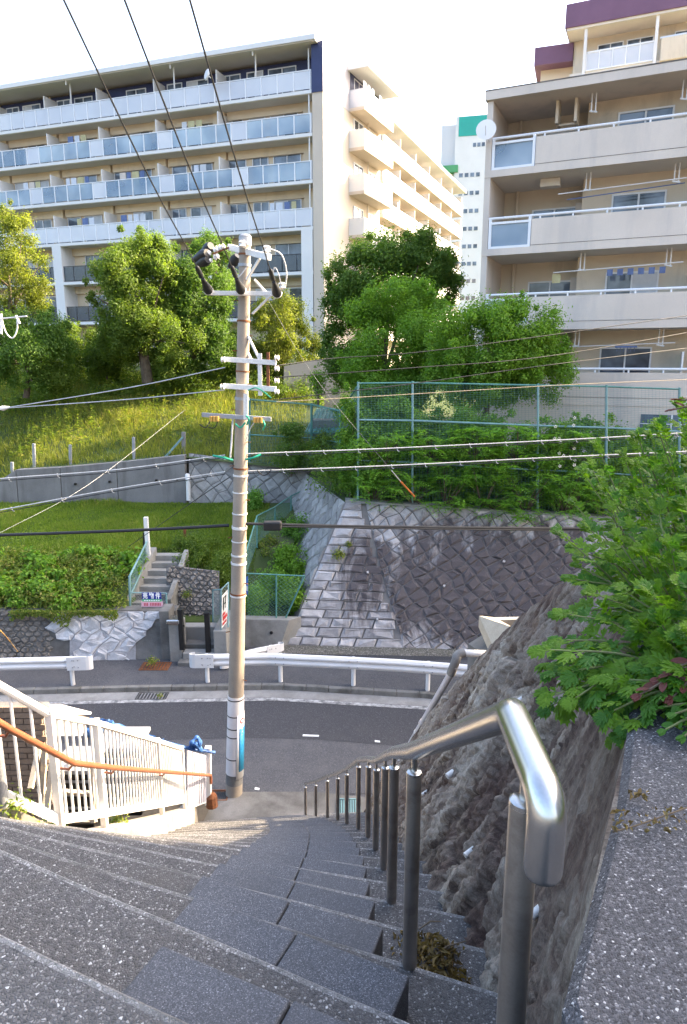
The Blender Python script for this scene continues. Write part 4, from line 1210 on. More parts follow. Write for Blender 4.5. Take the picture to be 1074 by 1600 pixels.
# roof slab
mb = MB(); fr.box(mb, .3, fr.L + .5, -11, .55, ROOF, ROOF + .28); ro = mb.build('roof', M['bwhite'], ap_l)
mb = MB(); fr.box(mb, .3, fr.L + .5, -10.9, .45, ROOF - .06, ROOF - .002); mb.build('soffit', M['ceiling'], ro)
UN = [.80, 7.4, 12.15, 16.8, 21.3, 26.0, 30.8]
for li, z in enumerate(LZ):
    if li == 0: continue
    top = li >= 3
    zt = z; zh = (LZ[li + 1] if li < 6 else ROOF)
    mb = MB(); fr.box(mb, .742, fr.L, WD + .004, 0.0, z - .2, z); mb.build('balcony_slab', M['bwhite'], ap_l)
    mb = MB(); fr.box(mb, .85, fr.L, WD + .01, -.06, z - .23, z - .202); mb.build('balcony_soffit', M['ceiling'], ap_l)
    # partitions between flats, hanging fins
    for u in UN[1:]:
        mb = MB(); fr.box(mb, u, u + .06, WD + .02, -.05, z + .05, z + 1.95); mb.build('partition', M['bwhite'], ap_l)
        mb = MB(); mb.tube([fr.p(u + .55, WD + .12, z), fr.p(u + .55, WD + .12, zh - .24)], .06, 6); mb.build('drain_pipe', M['beige'], ap_l)
    # structural fins of the wall
    for ui in range(len(UN) - 1):
        u0, u1 = UN[ui] + .1, UN[ui + 1]
        if li < 6:
            mb = MB(); fr.box(mb, u0, u0 + .9, WD, WD + .3, z, zh - .235); mb.build('pilaster', M['beige'], ap_l)
            mb = MB(); fr.box(mb, u0 + .9, u1 - .05, WD, WD + .22, zh - .75, zh - .236); mb.build('beam', M['beige'], ap_l)
        wz1 = z + 2.05
        a = u0 + 1.3 + rb.uniform(-.15, .15)
        wide = min(2.0, (u1 - u0) * .36)
        window(fr, ap_l, a, a + wide, WD, z + .02, wz1, 2, rb.choice([None, None, 0, 1]))
        b = a + wide + .35
        if b + 1.15 < u1: window(fr, ap_l, b, b + 1.2, WD, z + .02, wz1, 2 if rb.random() < .6 else 1, rb.choice([None, 0]))
        if u1 - u0 > 6: window(fr, ap_l, a + wide + 2.0, a + wide + 3.6, WD, z + .02, wz1, 2, rb.choice([None, 1]))
        # air conditioner and laundry
        if rb.random() < .5:
            c = u0 + rb.uniform(.3, 1.0); mb = MB(); fr.box(mb, c, c + .7, -.75, -.45, z + .02, z + .6); mb.build('air_conditioner', M['ac'], ap_l)
        if top and li < 6 and rb.random() < .45:
            n = rb.randint(2, 4); c = a
            for _ in range(n):
                w = rb.uniform(.3, .55); mb = MB(); fr.box(mb, c, c + w, -.5, -.46, z + rb.uniform(.55, .8), z + 1.7); mb.build('laundry', rb.choice([M['cloth_a'], M['cloth_a'], M['cloth_b'], M['curtain'], M['parapet_grey'], M['cloth_c']]), ap_l); c += w + .12
    # balustrade
    if top:
        glass = M['frost'] if li in (3, 6) else M['blue_pane']
        mb = MB(); fr.box(mb, .8, fr.L, -.07, -.01, z + 1.10, z + 1.15); mb.build('balustrade_rail', M['alu'], ap_l)
        u = .86; n = 0
        while u < 29.5:
            w = 1.12
            mb = MB(); fr.box(mb, u - .035, u + .035, -.07, -.012, z, z + 1.1); mb.build('balustrade_post', M['alu'], ap_l)
            g = glass
            if li in (4, 5) and ((n + 1) % 5 == 0): g = M['frost']
            mb = MB(); fr.box(mb, u + .03, u + w - .03, -.05, -.035, z + .07, z + 1.09); mb.build('balustrade_pane', g, ap_l)
            u += w; n += 1
        # side return at the right end
        mb = MB(); fr.box(mb, .76, .80, WD + .02, -.02, z + .0, z + 1.12); mb.build('balustrade_pane', M['frost'], ap_l)
    else:
        mb = MB(); fr.box(mb, .8, fr.L, -.17, -.12, z + 1.08, z + 1.13)
        fr.box(mb, .8, fr.L, -.17, -.12, z + .06, z + .10)
        mb.build('balustrade_rail', M['black_paint'], ap_l)
        u = .9
        while u < 29:
            mb = MB(); fr.box(mb, u, u + .03, -.165, -.125, z + .1, z + 1.08); mb.build('balustrade_post', M['black_paint'], ap_l)
            mb = MB(); fr.box(mb, u + .05, u + 1.03, -.15, -.14, z + .1, z + 1.07); mb.build('balustrade_pane', M['dark_pane'], ap_l)
            u += 1.06
# white frames of the two lower floors
for u in (.78, 11.5, 20.9, 30.2):
    mb = MB(); fr.box(mb, u, u + .8, WD, .004, 8.0, LZ[3] - .2); mb.build('white_pilaster', M['bwhite'], ap_l)
for u, li0 in ((.95, 3), (.95, 4), (.95, 5), (.95, 6)):
    mb = MB(); mb.tube([fr.p(.98, -.12, LZ[li0] + 1.15), fr.p(.98, -.12, (LZ[li0 + 1] if li0 < 6 else ROOF) - .2)], .05, 6); mb.build('drain_pipe', M['bwhite'], ap_l)
for u in (4.6, 10.6, 19.0):
    mb = MB(); mb.tube([fr.p(u, .3, ROOF - .3), fr.p(u, .3, ROOF)], .05, 6); mb.tube([fr.p(u, -.1, LZ[6] + 1.2), fr.p(u, -.1, ROOF - .05)], .05, 6); mb.build('drain_pipe', M['bwhite'], ap_l)
mb = MB(); mb.beam(fr.p(7.5, .55, LZ[6] + 1.25), fr.p(7.5, .95, LZ[6] + 1.3), .05, .05); mb.tube([fr.p(7.5, .95, LZ[6] + 1.3), fr.p(7.55, 1.02, LZ[6] + 1.32)], [.36, .30], 14); mb.build('satellite_dish', M['bwhite'], ap_l)
# side balconies on the end wall
for li in range(3, 7):
    z = LZ[li]
    mb = MB(); fe.box(mb, 3.9, 9.2, 0, 1.15, z - .2, z); mb.build('balcony_slab', M['cream'], ap_l)
    mb = MB(); fe.box(mb, 3.9, 9.2, 1.05, 1.15, z, z + 1.1); fe.box(mb, 3.9, 4.0, 0, 1.05, z, z + 1.1); fe.box(mb, 9.1, 9.2, 0, 1.05, z, z + 1.1); mb.build('balcony_parapet', M['bwhite'] if li != 6 else M['frost'], ap_l)
    window(fe, ap_l, 4.6, 6.2, 0.002, z + .02, z + 2.05, 2, None)
    window(fe, ap_l, 7.0, 8.4, 0.002, z + .02, z + 2.05, 2, 0)
    mb = MB(); mb.tube([fe.p(6.6, .25, z), fe.p(6.6, .25, z + 2.5)], .06, 6); mb.build('drain_pipe', M['cream'], ap_l)
mb = MB(); fe.box(mb, 3.6, 9.45, -.2, 1.5, ROOF - .35, ROOF - .1); mb.build('canopy', M['bwhite'], ap_l)
mb = MB(); fe.box(mb, 4.0, 9.3, .021, .05, LZ[6] + .01, ROOF - .36); mb.build('top_floor_panel', M['navy'], ap_l)
for u in (4.4, 5.1, 5.8, 7.2, 8.3):
    mb = MB(); fe.box(mb, u, u + .45, .8, .84, LZ[6] + .6, LZ[6] + 1.75); mb.build('laundry', M['cloth_a'], ap_l)
mb = MB(); fe.box(mb, 5.4, 6.3, .3, 1.15, 8.0, LZ[3] - .2); mb.build('white_pilaster', M['bwhite'], ap_l)
for z in LZ[1:3]:
    mb = MB(); fe.box(mb, 3.9, 5.4, 0, 1.0, z - .2, z); mb.build('balcony_slab', M['cream'], ap_l)
    mb = MB(); fe.box(mb, 3.9, 5.35, .94, 1.0, z + .05, z + 1.1); mb.build('balustrade_pane', M['dark_pane'], ap_l)

# ---------------------------------------------------------------- rear wing
f2 = Fr((3.25, 59.3), (13.7, 84.2), (1, -.3))
rw_ = thing('apartment_building', 'cream rear apartment wing with long white balconies receding to the right', 'apartment building', (8, 70, 8.2))
mb = MB(); f2.box(mb, 0, f2.L, -9, -1.5, 8.0, 27.5); mb.build('wall', M['cream'], rw_)
mb = MB(); f2.box(mb, -.3, f2.L + .4, -9, .3, 27.5, 27.8); mb.build('roof', M['bwhite'], rw_)
for i in range(7):
    z = 10.6 + 2.42 * i
    mb = MB(); f2.box(mb, -.1, f2.L, -1.498, 0, z - .2, z); mb.build('balcony_slab', M['cream'], rw_)
    n = 6
    for j in range(n):
        a = f2.L * j / n; b = f2.L * (j + 1) / n
        mb = MB(); f2.box(mb, a + .03, b - .03, -.1, .004, z + .02, z + 1.1); mb.build('parapet', M['bwhite'], rw_)
        mb = MB(); f2.box(mb, b - .08, b, -1.48, -.12, z + .02, z + 1.95); mb.build('partition', M['bwhite'], rw_)
        window(f2, rw_, a + .8, a + 2.6, -1.49, z + .02, z + 1.95, 2, None)
    mb = MB(); f2.box(mb, -.12, -.06, -1.4, -.1, z + .02, z + 1.1); mb.build('side_rail', M['grey_metal'], rw_)
    mb = MB(); f2.box(mb, 3.4, 3.9, .006, .03, z + .2, z + 1.6); 
    if i == 4: mb.build('hung_quilt', M['parapet_grey'], rw_)

# ---------------------------------------------------------------- far white tower
ft = Fr((16.0, 123.0), (26.5, 120.5), (-.2, -1))
tw_ = thing('tower_block', 'far white tower block with a teal top between the two apartment buildings', 'apartment building', (22, 122, 8))
mb = MB(); ft.box(mb, 2.4, ft.L, -8, 0, 5, 47.6); mb.build('wall', M['bwhite'], tw_)
mb = MB(); ft.box(mb, 0, 2.39, -8, -1.2, 5, 46.8); mb.build('stair_tower', mat('tower_grey', (.62, .62, .64), (.58, .58, .6), .3, .7, fine=.03), tw_)
mb = MB(); ft.box(mb, 2.9, ft.L + .02, .01, .06, 44.6, 47.5); mb.build('teal_panel', M['teal'], tw_)
mb = MB(); ft.box(mb, -.4, 3.0, -.9, .3, 39.2, 40.3); mb.build('green_canopy', mat('green_awning', (.10, .36, .16), (.08, .3, .13), .5, .7), tw_)
for r_ in range(11):
    z = 38.4 - r_ * 2.78
    for c in range(4):
        u = 3.2 + c * .92
        mb = MB(); ft.box(mb, u, u + .62, .004, .05, z, z + .62); mb.build('window', M['win'], tw_)
for c in range(3):
    mb = MB(); ft.box(mb, 5.3 + c * .7, 5.8 + c * .7, .004, .05, 42.9, 43.5); mb.build('window', M['win'], tw_)

# ---------------------------------------------------------------- right apartment block
fq = Fr((5.25, 27.5), (11.9, 24.5), (-.3, -1))
ar = thing('apartment_building', 'grey concrete apartment block with solid balcony parapets and a purple roof on the right', 'apartment building', (12, 26, 5))
LR = 22.5
RL = [8.35, 11.1, 13.85, 16.6]                      # tops of the balcony rails
WR = -1.7
mb = MB(); fq.box(mb, .0, LR, -9.5, WR - 1.0, 3.5, 17.9); mb.build('core_wall', M['buff'], ar)
mb = MB(); fq.box(mb, 3.35, LR, WR - 1.0, WR, 3.5, 17.9); mb.build('front_wall', M['buff'], ar)
mb = MB(); fq.box(mb, 0, .22, -9.5 + .003, 0.0, 3.5, 17.86); mb.build('end_wall', M['parapet_grey'], ar)
mb = MB(); fq.box(mb, -.06, LR, -9.6, .12, 17.87, 18.16); mb.build('roof', M['parapet_grey'], ar)
mb = MB(); fq.box(mb, -.07, LR, -9.6, .13, 18.161, 18.2); mb.build('roof_edge', M['concrete_dark'], ar)
mb = MB(); fq.box(mb, .22, LR, -.03, .0, 3.5, 7.05); mb.build('base_wall', M['parapet_grey'], ar)
for u in (6.1, 9.0, 11.9, 15):
    mb = MB(); fq.box(mb, u, u + 2.1, .0, .02, 6.05, 6.75); w_ = mb.build('window', M['win'], ar)
    mb = MB(); fq.box(mb, u, u + 2.1, .02, .03, 6.40, 6.43); fq.box(mb, u + 1, u + 1.05, .02, .03, 6.05, 6.75); mb.build('frame', M['alu'], w_)
for li, zr in enumerate(RL):
    sb_ = zr - 1.32; fl_ = zr - 1.15; ce = (RL[li + 1] - 1.325) if li < 3 else 17.86
    mb = MB(); fq.box(mb, .222, LR, WR - 1.0, -.001, sb_, fl_); mb.build('balcony_slab', M['ceiling'], ar)
    mb = MB(); fq.box(mb, 1.82, LR, -.14, .02, sb_ - .004, zr - .13); mb.build('parapet', M['parapet_grey'], ar)
    mb = MB(); fq.box(mb, .0, 1.82, -.14, .015, sb_ - .002, sb_ + .24); mb.build('sill', M['parapet_grey'], ar)
    mb = MB(); fq.box(mb, 1.82, LR, .021, .028, sb_ + .28, sb_ + .295); mb.build('pour_joint', M['concrete_dark'], ar)
    # tube rail
    mb = MB(); mb.tube([fq.p(.2, -.06, zr), fq.p(LR, -.06, zr)], .045, 8)
    for j in range(12): 
        u = 2.1 + j * 1.15; mb.tube([fq.p(u, -.06, zr - .14), fq.p(u, -.06, zr)], .035, 6)
    mb.build('hand_rail', M['alu'], ar)
    # framed glass panel at the left end
    mb = MB(); z0 = sb_ + .24
    fq.box(mb, .24, .34, -.1, .0, z0, zr - .04); fq.box(mb, 1.7, 1.80, -.1, .0, z0, zr - .04); fq.box(mb, .34, 1.7, -.1, .0, z0, z0 + .08); fq.box(mb, .34, 1.7, -.1, .0, zr - .22, zr - .14)
    pf_ = mb.build('panel_frame', M['alu'], ar)
    mb = MB(); fq.box(mb, .34, 1.7, -.06, -.045, z0 + .08, zr - .22); mb.build('pane', M['blue_pane'], pf_)
    # windows of the recessed left bay and of the wall in front
    window(fq, ar, 1.35, 3.1, WR - 1.0, fl_ + .02, fl_ + 1.85, 2, None)
    window(fq, ar, 4.4, 6.25, WR, fl_ + .02, fl_ + 1.95, 2, (None, 1, None, None)[li])
    window(fq, ar, 8.75, 10.4, WR, fl_ + .02, fl_ + 1.95, 2, (None, 0, None, None)[li])
    window(fq, ar, 12.0, 13.8, WR, fl_ + .02, fl_ + 1.95, 2, None)
    for (u, zz) in ((2.2, .02),):
        mb = MB(); fq.box(mb, 3.05, 3.33, WR - .98, WR - .6, fl_ + .9, fl_ + 1.9); mb.build('meter_box', M['parapet_grey'], ar)
    mb = MB(); mb.tube([fq.p(.75, WR - .9, fl_), fq.p(.75, WR - .9, ce)], .07, 8); mb.build('drain_pipe', M['buff'], ar)
    mb = MB(); mb.tube([fq.p(7.75, -.35, fl_), fq.p(7.75, -.35, ce)], .06, 8); mb.build('drain_pipe', M['alu'], ar)
    mb = MB(); fq.box(mb, 7.25, 7.31, WR, -.15, fl_, fl_ + 1.75); mb.build('partition', M['bwhite'], ar)
    # clothes pole hangers and poles
    for u in (3.55, 6.45, 8.4):
        mb = MB(); mb.tube([fq.p(u, -.75, ce), fq.p(u, -.75, ce - .6)], .025, 5); mb.tube([fq.p(u + .14, -.75, ce), fq.p(u + .14, -.75, ce - .6)], .025, 5); mb.tube([fq.p(u - .06, -.75, ce - .56), fq.p(u + .2, -.75, ce - .62)], .03, 5); mb.build('pole_hanger', M['alu'], ar)
    if li < 3:
        mb = MB(); mb.tube([fq.p(2.6, -.7, ce - .64), fq.p(7.0, -.7, ce - .50)], .02, 6); mb.build('clothes_pole', M['alu'], ar)
        if li == 2: 
            mb = MB(); mb.tube([fq.p(2.9, -.9, ce - .82), fq.p(6.8, -.9, ce - .62)], .02, 6); mb.build('clothes_pole', M['cloth_b'], ar)
    if li in (0, 2):
        u = 8.7 if li == 2 else 5.0
        mb = MB(); fq.box(mb, u, u + .75, -.95, -.5, ce - .66, ce - .60); 
        for q_ in range(6): fq.box(mb, u + .05 + q_ * .12, u + .07 + q_ * .12, -.75, -.72, ce - .8, ce - .66)
        mb.build('drying_rack', M['cloth_b'] if li == 0 else M['alu'], ar)
    if li == 1:
        for q_ in range(6):
            u = 4.5 + q_ * .35; mb = MB(); fq.box(mb, u, u + .2, -.76, -.72, ce - .84, ce - .62); mb.build('clothes_hanger', M['cloth_b'], ar)
        mb = MB(); fq.box(mb, 2.55, 2.85, -.9, -.86, ce - 1.0, ce - .68); mb.build('laundry', M['cloth_c'], ar)
mb = MB(); fq.box(mb, 2.3, 2.4, -1.6, -.9, 17.1, 17.86); fq.box(mb, 2.95, 3.05, -1.6, -.9, 17.1, 17.86); fq.box(mb, 2.3, 3.05, -1.3, -1.2, 17.08, 17.14); mb.build('hanging_frame', M['buff'], ar)
mb = MB(); fq.box(mb, 1.9, 2.6, -1.3, -.9, 14.99 + .0, 15.26); mb.build('ceiling_lamp', M['ceiling'], ar)
# satellite dish at the corner
q = fq.p(.1, .45, 16.75)
mb = MB(); n_ = V3((-.25, -.95, .18)).normalized()
for i in range(4):
    r0 = .09 * (i + 1); 
mb.tube([q + n_ * .0, q + n_ * .03, q + n_ * .07, q + n_ * .10], [.08, .22, .32, .36], 20); mb.tube([fq.p(.1, 0, 16.5), q], .025, 6); mb.tube([q + V3((0, 0, -.3)), q + n_ * .4], .015, 5)
mb.build('satellite_dish', M['bwhite'], ar, smooth=True)
# taller block behind it, with purple fascias
pt_ = thing('apartment_building', 'taller apartment block with purple roof edges behind the right building', 'apartment building', (18, 48, 8))
PD = fq.d
fp = Fr((14.75, 50.0), (14.75 + PD.x * 16, 50.0 + PD.y * 16), (-.3, -1))
mb = MB(); fp.box(mb, .1, 9.6, -5, -1.4, 7.0, 29.6); mb.build('wall', M['buff'], pt_)
mb = MB(); fp.box(mb, -.3, 9.8, -5, .5, 29.6, 30.95); mb.build('purple_fascia', M['purple'], pt_)
mb = MB(); fp.box(mb, -.2, 9.7, -4.9, .4, 29.45, 29.598); mb.build('soffit', M['ceiling'], pt_)
for u in (1.0, 5.2, 9.5):
    mb = MB(); fp.box(mb, u - .09, u + .09, .1, .28, 18.0, 30.3); mb.build('column', M['bwhite'], pt_)
for z in (27.0, 24.25, 21.5):
    mb = MB(); fp.box(mb, .12, 9.6, -1.39, .1, z - .25, z); mb.build('balcony_slab', M['ceiling'], pt_)
    mb = MB(); fp.box(mb, 5.5, 9.3, -.02, .3, z - .15, z + 1.15); mb.build('parapet', M['buff'], pt_, bevel=.05)
    mb = MB(); fp.box(mb, 5.4, 9.4, .0, .08, z + 1.2, z + 1.3); mb.build('hand_rail', M['alu'], pt_)
    for a, b in ((1.1, 5.1),):
        mb = MB(); fp.box(mb, a, b, .1, .16, z + 1.05, z + 1.14); fp.box(mb, a, b, .1, .16, z, z + .08)
        for j_ in range(6): uu = a + (b - a) * j_ / 5; fp.box(mb, uu - .03, uu + .03, .1, .16, z + .08, z + 1.05)
        f_ = mb.build('balustrade', M['alu'], pt_)
        mb = MB(); fp.box(mb, a, b, .12, .13, z + .08, z + 1.05); mb.build('pane', M['frost'], f_)
    for u in (1.6, 3.4, 6.2, 7.9):
        window(fp, pt_, u, u + 1.6, -1.398, z + .05, z + 2.0, 2, rb.choice([None, 0]))
    mb = MB(); mb.tube([fp.p(7.4, -.5, z + .1), fp.p(7.4, -.5, z + 2.4)], .07, 6); mb.build('drain_pipe', M['bwhite'], pt_)
fp2 = Fr((14.75 - PD.x * 2.1 + .4, 52.4), (14.75 + 4, 52.4 - 1.9), (-.3, -1))
mb = MB(); fp2.box(mb, .3, 2.4, -5, -.5, 7.0, 28.3); mb.build('wing_wall', M['buff'], pt_)
mb = MB(); fp2.box(mb, -.1, 2.4, -5.4, .5, 28.3, 29.4); mb.build('purple_fascia', M['purple'], pt_)
window(fp2, pt_, .7, 2.2, -.498, 24.6, 26.8, 2, None)
mb = MB(); fp2.box(mb, .4, 2.4, -.1, .0, 24.0, 24.7); mb.build('pane', M['frost'], pt_)
q = fp.p(7.3, .9, 24.9); mb = MB(); mb.tube([q, q + n_ * .05, q + n_ * .1], [.12, .36, .46], 18); mb.tube([q, q - V3((0, 0, 1.2))], .04, 6); mb.build('satellite_dish', M['bwhite'], pt_)

# house added on the hillside, unseen, to cast shade on the near steps
hs = thing('occluder', 'two storey cream house with a dark hipped roof, added unseen on the right to shade the near steps', 'occluder', (12, 0, 7.7))
fh = Fr((8.4, 7.3), (9.4, -9.0), (-1, 0))
mb = MB(); fh.box(mb, 0, fh.L, -9, 0, 3.4, 14.3); mb.build('wall', M['cream'], hs)
mb = MB()
e_ = [fh.p(-.3, .6, 14.3), fh.p(fh.L + .6, .6, 14.3), fh.p(fh.L + .6, -9.6, 14.3), fh.p(-.3, -9.6, 14.3)]; r0_, r1_ = fh.p(4, -4.5, 16.4), fh.p(fh.L - 4, -4.5, 16.4)
mb.add(e_ + [r0_, r1_], [(0, 1, 5, 4), (1, 2, 5), (2, 3, 4, 5), (3, 0, 4), (3, 2, 1, 0)]); mb.build('roof', mat('roof_tile', (.09, .09, .10), (.06, .06, .07), 3, .7, .3, 30), hs)
for z in (8.3, 11.2):
    for u in (1.5, 5.5, 9.5, 13): window(fh, hs, u, u + 1.7, .002, z, z + 1.6, 2, None)

# small shed with a green tin roof and sunlit bank behind the pole
sh = thing('shed', 'small shed with a green ribbed roof behind the wire fence', 'shed', (-.6, 30.5, 4.4))
mb = MB(); mb.box(-1.4, .1, 30.0, 32.0, 4.0, 6.1); mb.build('wall', M['concrete_dark'], sh)
p0 = at(478, 678, 29.6); p1 = at(536, 676, 29.6); p2 = at(536, 640, 32.3); p3 = at(497, 640, 32.3)
mb = MB(); mb.prism([p0, p1, p2, p3], (0, 0, .06)); rf = mb.build('roof', M['fence_green'], sh)
for i in range(9):
    a = i / 8.0; mb = MB(); mb.beam(p0.lerp(p1, a) + V3((0, 0, .08)), p3.lerp(p2, a) + V3((0, 0, .08)), .05, .05); mb.build('rib', M['fence_green'], rf)
bank = thing('concrete_bank', 'sunlit tan concrete bank with stone steps behind the pole', 'retaining wall', (-1.6, 36, 5))
mb = MB(); mb.hexa([at(440, 735, 33.8), at(532, 735, 33.8), at(532, 735, 36), at(440, 735, 36), at(444, 572, 36.5), at(532, 556, 36.5), at(532, 556, 38), at(444, 572, 38)]); mb.build('wall', mat('tan_bank', (.40, .34, .26), (.33, .275, .21), 1.2, .85, .2, 30), bank)
for i in range(10):
    a = at(462, 730 - i * 11, 33.5 + i * .2); b = at(488 , 730 - i * 11, 33.5 + i * .2)
    mb = MB(); mb.box(a.x, b.x, a.y - .25, a.y + 1.2, a.z - .5, a.z); mb.build('step', M['concrete_dark'], bank)

# ================================================================== STREET FURNITURE
# ---- guard rails: W-section beam on posts
def guardrail(name, pts, label, group, post_at, end_cap=(True, True), back=(0, 1)):
    t = thing(name, label, 'guard rail', V3(pts[0]), group)
    prof = [(0, .35), (-.05, .33), (-.085, .27), (-.085, .235), (-.03, .185), (-.03, .165), (-.085, .115), (-.085, .08), (-.05, .02), (0, 0)]
    m = MB(); P = [V3(p) for p in pts]; n = len(prof); vs = []
    for i, p in enumerate(P):
        d = (P[min(i + 1, len(P) - 1)] - P[max(0, i - 1)]); d.z = 0; d.normalize()
        out = V3((d.y, -d.x, 0));  out = out if out.y < 0 else -out
        for (o_, h) in prof: vs.append(p + out * (-o_) + V3((0, 0, .47 + h)))
    fs = [(i * n + j, i * n + j + 1, (i + 1) * n + j + 1, (i + 1) * n + j) for i in range(len(P) - 1) for j in range(n - 1)]
    m.add(vs, fs)
    bo = m.build('beam', M['white_rail'], t)
    sol = bo.modifiers.new('solid', 'SOLIDIFY'); sol.thickness = .006
    L_ = [0]
    for a, b in zip(P[:-1], P[1:]): L_.append(L_[-1] + (b - a).length)
    def along(s):
        for i in range(len(P) - 1):
            if s <= L_[i + 1] or i == len(P) - 2: 
                k = (s - L_[i]) / (L_[i + 1] - L_[i]); return P[i].lerp(P[i + 1], k), (P[i + 1] - P[i]).normalized()
    for s in post_at(L_[-1]):
        p, d = along(s)
        m = MB(); m.tube([p + V3((0, .02, -.05)), p + V3((0, .02, .80))], .057, 12); m.build('post', M['white_rail'], t, smooth=True)
        out = V3((d.y, -d.x, 0)); out = out if out.y < 0 else -out
        for (dx, dz) in ((-.11, .56), (.11, .56), (-.11, .73), (.11, .73)):
            m = MB(); q = p + d * dx + out * .075 + V3((0, 0, dz)); m.tube([q, q + out * .025], .016, 6); m.build('bolt', M['grey_metal'], t)
    for e_, on in ((0, end_cap[0]), (len(P) - 1, end_cap[1])):
        if not on: continue
        p = P[e_]; d = (P[1] - P[0]).normalized() if e_ == 0 else (P[-1] - P[-2]).normalized()
        sgn = -1 if e_ == 0 else 1
        out = V3((d.y, -d.x, 0)); out = out if out.y < 0 else -out
        m = MB(); cs = []
        for k in range(7):
            a = k / 6 * math.pi * .95
            cs.append(p + d * sgn * (.16 * math.sin(a)) + out * (.09 - .10 * (1 - math.cos(a))))
        cs = [p - d * sgn * .5 + out * .092] + cs
        v_ = [c + V3((0, 0, .455)) for c in cs] + [c + V3((0, 0, .835)) for c in cs]; k_ = len(cs)
        m.add(v_, [(i, i + 1, k_ + i + 1, k_ + i) for i in range(k_ - 1)])
        ec = m.build('end_terminal', M['white_rail'], t); so = ec.modifiers.new('solid', 'SOLIDIFY'); so.thickness = .006
        for (dx, dz) in ((.35, .54), (.2, .54), (.35, .74), (.2, .74)):
            q = p - d * sgn * dx + out * .093 + V3((0, 0, dz)); m = MB(); m.tube([q, q + out * .02], .016, 6); m.build('bolt', M['grey_metal'], t)
    return t
zp = .13
def gr_pt(px, Y): 
    p = at(px, 1060, Y); return (p.x, Y, zp)
# guard rail ground line 0.2-0.3 m behind the kerb
def gy(x): return lerp_poly(KX, KY, x) + .26
guardrail('guardrail', [(x, gy(x), zp) for x in (-16, -12, -9, -6.85)], 'white guard rail running off to the left from the gateway gap', 'roadside guard rails', lambda L: [L - .42, L - 2.42, L - 4.42, L - 6.42], (False, True))
guardrail('guardrail', [(x, gy(x), zp) for x in (-3.98, -2, 0, 1.5, 3, 4.5, 6, 8)], 'long white guard rail passing behind the utility pole to the right', 'roadside guard rails', lambda L: [.3 + i * 1.98 for i in range(6)], (True, False))
q0, q1 = at(352, 1036, 17.9), at(437, 1018, 19.1)
guardrail('guardrail', [(q0.x, q0.y, zp - .42), (q0.x * .4 + q1.x * .6, q0.y * .4 + q1.y * .6, zp - .5), (q1.x, q1.y, zp - .58)], 'short white guard rail slanting back behind the utility pole', 'roadside guard rails', lambda L: [.3, L - .3], (True, True))

# ---- the utility pole
Yp = 12.4
pb = atz(366, 1240, 0.0); pt = at(383.5, 371, Yp)
up = thing('utility_pole', 'tall tan concrete utility pole with crossarms and a white wrapped foot', 'utility pole', pb)
pdir = (pt - pb)
def pole(py):                          # axis point of the pole at picture row py
    lo_, hi_ = 0.0, 1.0
    for _ in range(30):
        m_ = (lo_ + hi_) / 2; q = pb + pdir * m_
        dq = q - V3((0, 0, EYE)); yy = 800 + FPX * (-(dq.z) * CP - dq.y * SP) / (dq.y * CP - dq.z * SP)
        if yy > py: lo_ = m_
        else: hi_ = m_
    return pb + pdir * lo_
def prad(p): return .168 - (.168 - .098) * ((p - pb).length / pdir.length)
mb = MB(); mb.tube([pb - pdir * .02] + [pb + pdir * (i / 12) for i in range(13)], [.168] + [.168 - .070 * i / 12 for i in range(13)], 28); mb.build('shaft', M['pole'], up, smooth=True)
mb = MB(); mb.tube([pt, pt + V3((0, 0, .015)), pt + V3((0, 0, .05))], [.108, .11, .07], 20); mb.tube([pole(384), pt], [.110, .109], 20); mb.build('cap', M['grey_metal'], up, smooth=True)
# white wrap of the foot, dark boot, straps
mb = MB(); a, b = pole(1206), pole(1086); mb.tube([a, b], [prad(a) + .008, prad(b) + .008], 28); mb.build('white_wrap', mat('wrap_white', (.72, .68, .66), (.64, .60, .585), 3, .5, fine=.05), up, smooth=True)
mb = MB(); a, b = pole(1222), pole(1199); mb.tube([a, b], [prad(a) + .004, prad(b) + .004], 28); mb.build('dark_boot', M['concrete_dark'], up, smooth=True)
for py in (1091, 1116, 1135, 1148, 1182):
    mb = MB(); a = pole(py); mb.tube([a, a + V3((0, 0, .02))], prad(a) + .013, 28); mb.build('strap', M['black_paint'], up, smooth=True)
# advertising plate wrapped around the right side
axis = pdir.normalized(); side = V3((1, 0, 0)); fwd = V3((0, -1, 0))
def wrap(name, py0, py1, a0, a1, k, m, n=10):
    p0, p1 = pole(py0), pole(py1); mb = MB(); vs = []
    for p in (p0, p1):
        r = prad(p) + k
        for i in range(n + 1):
            a = R(a0 + (a1 - a0) * i / n); vs.append(p + (fwd * math.cos(a) + side * math.sin(a)) * r)
    mb.add(vs, [(i, i + 1, n + 2 + i, n + 1 + i) for i in range(n)])
    o = mb.build(name, m, up, smooth=True); so = o.modifiers.new('s', 'SOLIDIFY'); so.thickness = .003; so.offset = 1
    return o
wrap('advert_plate', 1211, 1112, 18, 120, .014, mat('plate_white', (.78, .75, .73), (.7, .67, .65), 4, .45, fine=.03))
wrap('blue_panel', 1200, 1133, 36, 110, .019, mat('plate_blue', (.03, .28, .50), (.025, .24, .44), 4, .45, fine=.03))
ring = MB(); pc = pole(1122)
for i in range(16):
    pass
red2 = mat('plate_red', (.60, .05, .04), (.5, .04, .03), 4, .45)
rad = prad(pc) + .021
def onw(a, dz): return pc + axis * dz + (fwd * math.cos(R(a)) + side * math.sin(R(a))) * rad
vs = []; n = 18
for i in range(n):
    t_ = 2 * math.pi * i / n; vs += [onw(56 + 18 * math.cos(t_), .062 * math.sin(t_)), onw(56 + 10 * math.cos(t_), .036 * math.sin(t_))]
